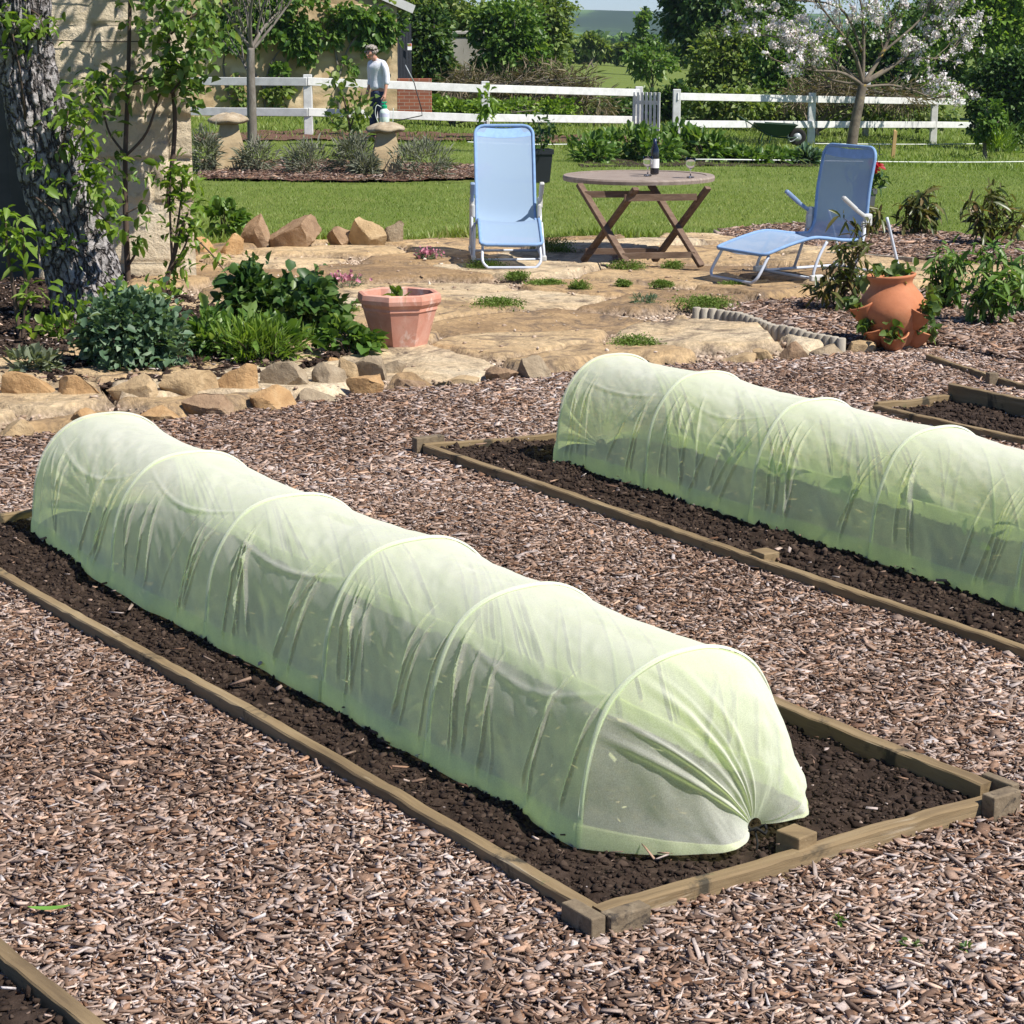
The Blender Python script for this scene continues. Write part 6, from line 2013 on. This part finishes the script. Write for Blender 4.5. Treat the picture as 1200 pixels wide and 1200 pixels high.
lance("round bronze shrub alone in the far bark strip beside the lawn", 1076, 276, [(1060, 240), (1070, 230), (1082, 226), (1092, 240), (1078, 245), (1064, 256)], 30, .13, seed=3)
lance("taller bronze shrub at the right of the far bark strip", 1158, 288, [(1140, 240), (1155, 228), (1165, 222), (1178, 245), (1150, 255), (1188, 258)], 30, .13, seed=4)
lance("dense bronze shrub right behind the strawberry pot", 1108, 362, [(1092, 320), (1100, 300), (1110, 290), (1122, 300), (1128, 325), (1098, 340), (1118, 340)], 26, seed=5, m=L_mid)
lance("largest bronze shrub, standing on the bark at the right edge", 1160, 382, [(1148, 330), (1155, 300), (1165, 285), (1176, 300), (1184, 320), (1145, 350), (1172, 345), (1190, 340)], 28, seed=6, m=L_mid)
lance("bronze shrub half cut off by the right edge of the picture", 1200, 368, [(1190, 330), (1198, 310), (1210, 320), (1205, 345)], 26, seed=7, m=L_mid)

# lavender
for a, b, w_, h_, l in ((300, 203, 36, 36, "lavender bush right beside the left staddle stone"), (362, 206, 52, 34, "wide lavender bush midway between the staddle stones"), (413, 206, 42, 40, "lavender bush just left of the staddle stone by the person"),
                        (494, 208, 62, 34, "lavender bush right of the staddle stone by the person"), (238, 203, 30, 44, "lavender bush against the corner of the stone house"), (428, 208, 22, 20, "smallest lavender tuft touching the staddle stone by the person")):
    mound("lavender_bush", l, "lavender", a, b, w_, h_, 900, .14, L_lav, .10, z=0, group="lavender bushes in the bark strip", dirup=.7, up=.2)
# perennials in the lawn bed
per = [(690, 190, 44, 26, "leftmost leafy perennial of the border behind the table"), (716, 186, 46, 30, "leafy perennial just left of the gate's foot"), (742, 188, 46, 34, "tall leafy perennial right below the picket gate"), (770, 190, 40, 32, "leafy perennial directly behind the wine bottle"),
       (798, 188, 40, 36, "tallest leafy perennial, in front of the fence's right gatepost"), (828, 190, 40, 30, "leafy perennial behind the right rim of the table"), (852, 190, 34, 15, "low leafy perennial left of the wheelbarrow's handles"), (880, 192, 34, 11, "low leafy perennial under the wheelbarrow's handles"),
       (912, 192, 32, 11, "low leafy perennial in front of the wheelbarrow"), (944, 193, 30, 14, "bluish low perennial right of the wheelbarrow's wheel")]
for i, (a, b, w_, h_, l) in enumerate(per):
    mound("leafy_perennial", l, "plant", a, b, w_, h_, 420, .17, L_blue if i == 9 else L_mid, .36, z=float(P(a, b).z), group="leafy perennials in the lawn border", dirup=.8)
poly = [(672, 196), (690, 178), (960, 180), (962, 196)]
soil_bed("soil_bed", np.array([P(a, b)[:2] for a, b in poly]), .0, "soil of the perennial border in the lawn", step=.12, amp=.03, seed=14)
bpy.data.objects[-1] if False else None
# grass tufts and weeds by the fence
for a, b, w_, h_, l in ((1172, 187, 34, 30, "tall bright grass tuft on the lawn at the right edge"),):
    mound("grass_tuft", l, "grass tuft", a, b, w_, h_, 500, .4, L_fresh, .05, z=float(P(a, b).z), dirup=1.8, stems=False)
st = MB()
FD = P(405, 172).y
stempx(st, [(411, 173), (410, 150), (404, 120), (398, 100)], (.03, .01), FD)
stempx(st, [(410, 150), (420, 125), (424, 108)], (.016, .008), FD)
stempx(st, [(410, 155), (392, 145), (385, 135)], (.012, .006), FD)
ls = np.concatenate([cl(400, 105, FD, 40, .16), cl(420, 118, FD, 36, .16), cl(404, 130, FD, 50, .22), cl(418, 140, FD, 30, .16), cl(390, 140, FD, 30, .16), cl(412, 150, FD, 24, .14)])
plant("young_fruit_tree", "thin young leafy tree in front of the fence left of the person", "tree", P(411, 173), [("crown", ls, .15, L_olive, dict(aspect=.55))], st)
st = MB(); FD = P(570, 178).y
stempx(st, [(571, 178), (570, 150), (568, 125)], (.015, .008), FD)
ls = np.concatenate([cl(568, 122, FD, 60, .10, .16), cl(575, 128, FD, 30, .10)])
plant("garden_shoot", "small light green upright plant behind the black planter", "plant", P(571, 178), [("foliage", ls, .15, L_fresh, dict(aspect=.5))], st)

# ------------------------------------------------------------------ slim bare tree by the staddle stone
bt0 = P(296, 173)
DB = bt0.y; kb = DB / F
slim = thing("slim_tree", "slim grey trunked tree with thin bare branches in front of the barn", "tree", bt0)
tm = MB(); tips = []
rq = random.Random(12)
q = catmull([PD(296, 176, DB), PD(295, 130, DB), PD(294, 90, DB), PD(294, 56, DB)], 6)
tm.tube(q, list(np.linspace(6 * kb, 4.2 * kb, len(q))), 10)
for (a, b, c, d, r_) in ((294, 58, 262, 10, 2.2), (294, 56, 283, -10, 2.4), (294, 57, 300, -20, 2.6), (294, 58, 325, 15, 2.6), (295, 60, 345, -5, 2.0), (294, 90, 283, 70, 1.5), (300, 40, 318, -15, 1.6), (288, 40, 268, -15, 1.5)):
    e0 = PD(a, b, DB); e1 = PD(c, d, DB + rq.uniform(-1, 1))
    cv_ = catmull([e0, e0.lerp(e1, .5) + Vector((rq.gauss(0, .05), 0, .05)), e1], 5)
    tm.tube(cv_, list(np.linspace(r_ * kb, .9 * kb, len(cv_))), 7)
    for _ in range(6):
        j = rq.randint(3, len(cv_) - 1)
        limbs(tm, cv_[j], ((e1 - e0).normalized() + Vector((rq.gauss(0, .4), rq.gauss(0, .4), .5))), .9, .012, 1, rq, .5, tips, .3, kids=(1, 2), minr=.004)
tm.build("trunk", M_bark, slim, True, world=True)
pts = np.concatenate([np.array(q) + RNG.normal(size=(5, 3)) * .05 for q, d in tips])
leaves("young_leaves", pts, .06, L_olive, slim, aspect=.5)

# ------------------------------------------------------------------ climbers on the barn
def climber(label, patches, stems_, m, seed):
    st = MB(); A = []; B = []
    def BX(a): return BD - .25 * (bc.x - PD(a, 100, BD).x)
    for pts_ in stems_: stempx(st, pts_, (.035, .015), BX(pts_[0][0]) - .08)
    for (a, b, rx, rz, n) in patches:
        BDp = BX(a) - .2; c = np.array(PD(a, b, BDp)); k = BDp / F
        p_, d_ = blob_pts(c, (rx * k, .22, rz * k), n, tight=.28, clumps=max(5, n // 30), hollow=.1)
        A.append(p_); B.append(d_ * np.array([1, .4, 1]) + np.array([0, -.6, -.2]))
    pts = np.concatenate(A); d = np.concatenate(B)
    kk = pts[:, 1] < BD - .25 * (bc.x - pts[:, 0]) - .03; d = d[kk]; pts = pts[kk]
    return plant("wall_climber", label, "climbing plant", (PD(stems_[0][0][0], 137, BD).x, BD - .1, bc.z), [("foliage", pts, .15, m, dict(aspect=.75, dirs=d, up=.3))], st, "climbers on the barn wall", M_bark)
climber("broad leafy climber on the barn above the slim tree", [(300, 22, 44, 26, 900), (345, 32, 28, 22, 700), (275, 46, 22, 14, 200), (362, 58, 13, 15, 260), (325, 84, 12, 7, 70), (262, 22, 22, 26, 300), (315, 0, 60, 14, 500)],
        [[(312, 137), (310, 105), (320, 70), (345, 40)], [(280, 137), (268, 110), (262, 70), (280, 40)], [(310, 105), (290, 70), (285, 30)]], L_mid, 1)
climber("leafy climber high at the barn's right corner above the person", [(440, 30, 26, 24, 620), (398, 24, 24, 16, 300), (455, 36, 14, 14, 160), (415, 18, 20, 12, 200), (408, 78, 7, 8, 40), (385, 45, 10, 12, 90)],
        [[(398, 137), (398, 90), (412, 50), (440, 25)], [(398, 90), (392, 50), (395, 20)]], L_mid, 2)
climber("sparse low climber on the barn between the rails of the fence", [(330, 112, 16, 14, 160), (315, 120, 12, 8, 70), (278, 105, 10, 12, 70), (282, 118, 14, 5, 50)],
        [[(330, 137), (330, 100)], [(282, 137), (276, 100)]], L_olive, 3)

# ------------------------------------------------------------------ blossom tree
b0_ = P(998, 173); DBL = b0_.y; kb = DBL / F
blo = thing("blossom_tree", "spreading fruit tree with white blossom and a slanting slim trunk on the lawn", "tree", b0_)
tm = MB(); tips = []
rq = random.Random(21)
q = catmull([PD(997, 178, DBL), PD(1001, 150, DBL), PD(1007, 120, DBL), PD(1011, 98, DBL)], 6)
tm.tube(q, list(np.linspace(6.5 * kb, 5.0 * kb, len(q))), 12)
RS_ = .78
arms = [([(1011, 100), (985, 85), (950, 82), (905, 70)], 3.2), ([(1010, 98), (975, 70), (935, 48), (880, 40)], 3.0), ([(1011, 98), (1000, 60), (975, 25), (950, -10)], 3.4), ([(1011, 98), (1012, 50), (1010, 10), (1000, -30)], 3.2),
        ([(1012, 98), (1035, 60), (1050, 20), (1062, -20)], 3.6), ([(1013, 98), (1050, 75), (1085, 45), (1120, 10)], 3.2), ([(1012, 102), (1045, 100), (1075, 108), (1098, 118)], 2.4), ([(1010, 100), (970, 92), (945, 70), (930, 60)], 2.2), ([(1012, 96), (1060, 70), (1100, 68), (1122, 52)], 2.4), ([(1010, 60), (985, 10), (930, 0), (890, -5)], 2.2), ([(1030, 65), (1085, 15), (1090, -25)], 2.2)]
for pts_, r_ in arms:
    dz = rq.uniform(-1.4, 1.4)
    ctr = [PD(a, b, DBL + dz * i / (len(pts_) - 1)) for i, (a, b) in enumerate(pts_)]
    cv_ = catmull(ctr, 6)
    tm.tube(cv_, list(np.linspace(r_ * kb * RS_, .6 * kb, len(cv_))), 8)
    for _ in range(13):
        j = rq.randint(5, len(cv_) - 1)
        dd = (cv_[j] - cv_[j - 1]).normalized()
        limbs(tm, cv_[j], dd + Vector((rq.gauss(0, .5), rq.gauss(0, .5), .45)), .7, .012, 1, rq, .65, tips, .2, kids=(2, 3), minr=.004)
M_lichen = mat("lichened_bark", [(0.3, (0.075, 0.06, 0.048)), (0.55, (0.17, 0.14, 0.11)), (0.75, (0.26, 0.21, 0.12))], scale=5, rough=.9, bump=.6, bscale=30, spots=[(4, .60, (.30, .21, .05))])
tm.build("trunk", M_lichen, blo, True, world=True)
bl = []; lv = []
for i, (q, d) in enumerate(tips):
    if rq.random() < .30: bl.append(np.array(q) + RNG.normal(size=(rq.randint(14, 34), 3)) * .042)
    lv.append(np.array(q) + RNG.normal(size=(3, 3)) * .07)
leaves("blossom", np.concatenate(bl), .058, L_petal, blo, aspect=.9, up=.3)
leaves("young_leaves", np.concatenate(lv), .07, L_fresh, blo, aspect=.5)

# ------------------------------------------------------------------ trees, hedges and scrub beyond the fence
def bg(name, label, cat, blobs, depth, n, size, m, trunk=None, group=None, tight=.2, hollow=.4, aspect=.7, twigs=0, droop=0.1, dspread=1.0):
    k = depth / F
    bl_ = []
    for (a, b, rx, rz) in blobs:
        c = PD(a, b, depth + random.Random(int(a * 7 + b)).uniform(-.4, .4) * rx * k)
        bl_.append(((c.x, c.y, c.z), (rx * k, rx * k * .8 * dspread, rz * k)))
    if aspect > .3 and depth < 150: n = int(n * 2.6); size = size * .62
    pts, d = crown_pts(bl_, n, tight=tight, hollow=hollow)
    g0 = zg(pts[:, 0], pts[:, 1])
    kk = pts[:, 2] > g0; pts, d = pts[kk], d[kk]
    tx = trunk[0] if trunk else blobs[0][0]
    cx_ = PD(tx, 100, depth); gz_ = float(zg(cx_.x, depth))
    r = thing(name, label, cat, (cx_.x, depth, gz_), 0, group)
    rr_ = random.Random(int(tx)); tmb = MB()
    tr_ = (trunk[1] if trunk else 3) * k
    top_ = Vector(bl_[0][0])
    base = Vector((cx_.x, depth, gz_ - .1))
    cv_ = catmull([base, base.lerp(top_, .5) + Vector((rr_.gauss(0, .1), 0, 0)), top_], 5)
    tmb.tube(cv_, list(np.linspace(tr_, tr_ * .4, len(cv_))), 8)
    for c, rd in bl_:
        e = Vector(c)
        for _ in range(4 + twigs):
            e2 = e + Vector((rr_.uniform(-.8, .8) * rd[0], rr_.uniform(-.8, .8) * rd[1], rr_.uniform(-.3, .8) * rd[2]))
            s_ = cv_[rr_.randint(2, len(cv_) - 1)]
            tmb.tube([s_, s_.lerp(e2, .5) + Vector((0, 0, .08 * rd[2])), e2], [tr_ * .4, tr_ * .25, tr_ * .1], 5)
    tmb.build("trunk", M_bark, r, True, world=True)
    leaves("crown", pts, size, m, r, aspect=aspect, dirs=d, up=.6, droop=droop, rich=False)
    return r
bg("ivied_bush", "ivy covered bush crowding the dark barn door", "bush", [(505, 55, 20, 42), (500, 25, 18, 24), (515, 85, 22, 24), (493, 95, 8, 20)], 54, 2600, .22, L_dark)
bg("ivied_bush", "olive bush standing behind the grey rendered wall", "bush", [(520, 20, 36, 24), (550, 26, 34, 20), (585, 22, 30, 20), (490, 12, 30, 16)], 63, 2600, .26, L_olive)
bg("ivied_bush", "big round ivy covered bush overhanging the right end of the grey wall", "bush", [(600, 45, 34, 42), (590, 75, 28, 30), (615, 80, 26, 30), (575, 30, 22, 22), (570, 88, 16, 16)], 55, 3600, .22, L_mid)
bg("loose_tree", "loose pale leaved tree right of the big round bush", "tree", [(636, 30, 24, 32), (646, 12, 24, 14), (640, 75, 22, 28), (628, 50, 22, 30), (655, 40, 14, 12), (622, 5, 26, 14)], 72, 2600, .26, L_olive, (640, 3), tight=.26, hollow=.2, twigs=5)
bg("loose_tree", "small brownish round tree at the field's far hedge", "tree", [(690, 50, 11, 8), (702, 54, 9, 6)], 140, 500, .5, L_olive, (695, 1))
bg("field_tree", "airy tree standing far off in the field beyond the gate", "tree", [(752, 34, 9, 16), (755, 22, 7, 8), (746, 52, 11, 10), (762, 50, 11, 11)], 120, 420, .42, L_mid, (745, 1), tight=.26, hollow=.2)
bg("field_tree", "small tree with a dark stem in front of the meadow", "tree", [(762, 72, 24, 14), (748, 68, 14, 9), (776, 76, 12, 9)], 78, 480, .28, L_mid, (762, 1.4), tight=.3, hollow=.2)
bg("dark_tree", "tall dark evergreen tree right of the meadow", "tree", [(816, 15, 36, 30), (836, 30, 32, 28), (802, -10, 26, 26), (845, 0, 40, 36), (812, 48, 22, 16)], 80, 4200, .34, L_dark, (815, 4))
bg("dark_tree", "dark evergreen tree behind the left side of the blossom", "tree", [(880, 5, 34, 36), (905, 30, 30, 34), (870, 45, 28, 26), (850, -15, 30, 20)], 84, 3000, .34, L_dark, (885, 3))
bg("mixed_bush", "loose olive bush right of the fence gap", "bush", [(850, 80, 34, 32), (825, 95, 20, 26), (870, 65, 28, 34), (840, 55, 20, 22), (880, 100, 28, 22)], 60, 3000, .22, L_olive, tight=.26, hollow=.2, twigs=4)
bg("mixed_bush", "mid green bush behind the wheelbarrow", "bush", [(910, 70, 26, 36), (935, 85, 26, 26), (905, 105, 26, 22), (950, 65, 20, 28)], 58, 2600, .22, L_mid, tight=.25, hollow=.25, twigs=3)
bg("mixed_bush", "dark bush behind the blossom tree's trunk", "bush", [(985, 75, 34, 32), (1020, 70, 34, 36), (1050, 60, 34, 40), (1000, 105, 44, 22), (1060, 100, 34, 24)], 62, 4200, .24, L_dark, tight=.24)
bg("spring_tree", "bright green tree at the top right corner", "tree", [(1160, 20, 46, 36), (1185, 45, 40, 32), (1130, 30, 34, 34), (1140, -5, 50, 24), (1190, -10, 40, 30)], 70, 5200, .27, L_lime, (1165, 5))
bg("spring_tree", "mid green tree between the blossom and the bright corner tree", "tree", [(1090, 40, 34, 40), (1105, 75, 30, 28), (1075, 75, 28, 30), (1100, 10, 30, 26)], 72, 3400, .27, L_mid, (1092, 4))
bg("hedge_bush", "big dense dark green bush at the right end of the fence", "bush", [(1175, 100, 34, 34), (1155, 125, 22, 26), (1190, 135, 34, 28), (1200, 90, 26, 30), (1165, 150, 22, 14)], 50, 4200, .19, L_dark)
bg("hedge_bush", "dark low undergrowth filling the gap behind the picket gate", "bush", [(770, 128, 24, 20), (745, 130, 26, 18), (790, 120, 20, 24), (720, 128, 26, 16), (800, 140, 18, 14)], 56, 2600, .2, L_dark)
bg("hedge_bush", "green undergrowth behind the right hand fence", "bush", [(835, 125, 28, 16), (870, 122, 28, 16), (910, 125, 28, 16), (950, 128, 28, 14), (1000, 130, 30, 14), (1040, 130, 30, 14), (1085, 132, 30, 14)], 54, 3600, .2, L_olive, tight=.3)
bg("dry_scrub", "brown twiggy scrub behind the middle of the left hand fence", "scrub", [(560, 100, 28, 18), (600, 105, 28, 20), (640, 100, 28, 24), (675, 108, 22, 22), (530, 100, 22, 16), (700, 115, 20, 16)], 51, 3800, .30, L_scrub, aspect=.07, tight=.34, hollow=.1, twigs=10)
bg("dry_scrub", "brown twiggy scrub behind the right hand fence and blossom trunk", "scrub", [(960, 100, 26, 16), (990, 108, 26, 14), (1050, 112, 30, 14), (930, 115, 24, 14)], 52, 2000, .30, L_scrub, aspect=.07, tight=.34, hollow=.1, twigs=10)
bg("weed_patch", "fresh green weeds below the scrub behind the left hand fence", "plants", [(530, 128, 24, 9), (570, 130, 26, 9), (610, 128, 22, 8), (500, 125, 14, 12), (655, 128, 20, 8)], 47.5, 1600, .17, L_fresh, tight=.3)
bg("field_hedge", "long clipped field hedge beyond the meadow", "hedge", [(665 + 14 * i, 60 + .3 * i, 13, 7) for i in range(12)], 150, 2600, .5, L_olive, (740, .5))
bg("shrub", "straggling green shrub with white flower tips at the right end of the fence", "shrub", [(1160, 138, 14, 18), (1150, 150, 10, 12)], 46, 400, .17, L_mid)
for i, (a, d_, rx, rz, y_) in enumerate(((600, 420, 40, 9, 40), (690, 520, 26, 4, 47), (722, 600, 18, 3.5, 46), (650, 380, 18, 8, 45), (940, 450, 40, 7, 44), (985, 500, 24, 6, 44))):
    bg("distant_tree", ["wide far tree behind the loose pale tree", "far tree left of the hill gap", "farthest small tree in the hill gap", "far tree right of the big round bush", "wide far tree behind the blossom's left side", "far tree behind the middle of the blossom"][i],
       "tree", [(a, y_, rx, rz), (a + rx * .6, y_ + 3, rx * .6, rz * .8)], d_, 500, 1.5, L_mid, (a, .5), "far trees in the valley")

for a, b, w_, h_, l in ((984, 1082, 14, 12, "tiny green weed in the chips right of the near bed's front corner"), (1068, 1112, 30, 16, "sprawling small weed in the chips near the right bottom edge"), (1132, 1116, 16, 12, "little seedling weed in the chips at the lower right"), (662, 470, 16, 18, "small weed growing against the far end of the farther tunnel")):
    mound("weed", l, "weed", a, b, w_ * .6, h_ * .6, 14, .016, L_mid, .4, z=.02, stems=False)
# seedlings growing inside the farther tunnel and a few in the near one
for i, (a, b, l) in enumerate(((915, 556, "seedling inside the farther tunnel between its second and third hoops"), (1068, 588, "broad leaved seedling inside the farther tunnel just right of its third hoop"), (858, 535, "seedling inside the farther tunnel left of its second hoop"), (990, 580, "seedling inside the farther tunnel left of its third hoop"),
                               (1150, 625, "seedling inside the farther tunnel near the right edge of the picture"))):
    p = P(a, b + 22, .045)
    rq = random.Random(i)
    n = 9
    pts = np.array(p) + np.array([0, 0, .07]) + RNG.normal(size=(n, 3)) * .022
    st = MB().tube([p, p + Vector((.004, 0, .05)), p + Vector((0, 0, .085))], .004, 5)
    plant("seedling", l, "seedling", p, [("leaf_rosette", pts, .085, L_mid, dict(aspect=.5, dirs=np.tile([[0, 0, .8]], (n, 1))))], st, "seedlings under the nets")

# ------------------------------------------------------------------ air
hz = MB().box((0, 2200, 20), (6800, 4600, 130))
m, t, N, L = newmat("thin_haze")
out = N.new("ShaderNodeOutputMaterial"); pv = N.new("ShaderNodeVolumePrincipled")
pv.inputs["Color"].default_value = (.55, .70, .95, 1); pv.inputs["Density"].default_value = 0.00013; pv.inputs["Anisotropy"].default_value = 0.0
L.new(pv.outputs[0], out.inputs[1])
hzo = hz.build("haze", m)
tag(hzo, "thin blue air between the garden and the hills", None, None, "stuff")
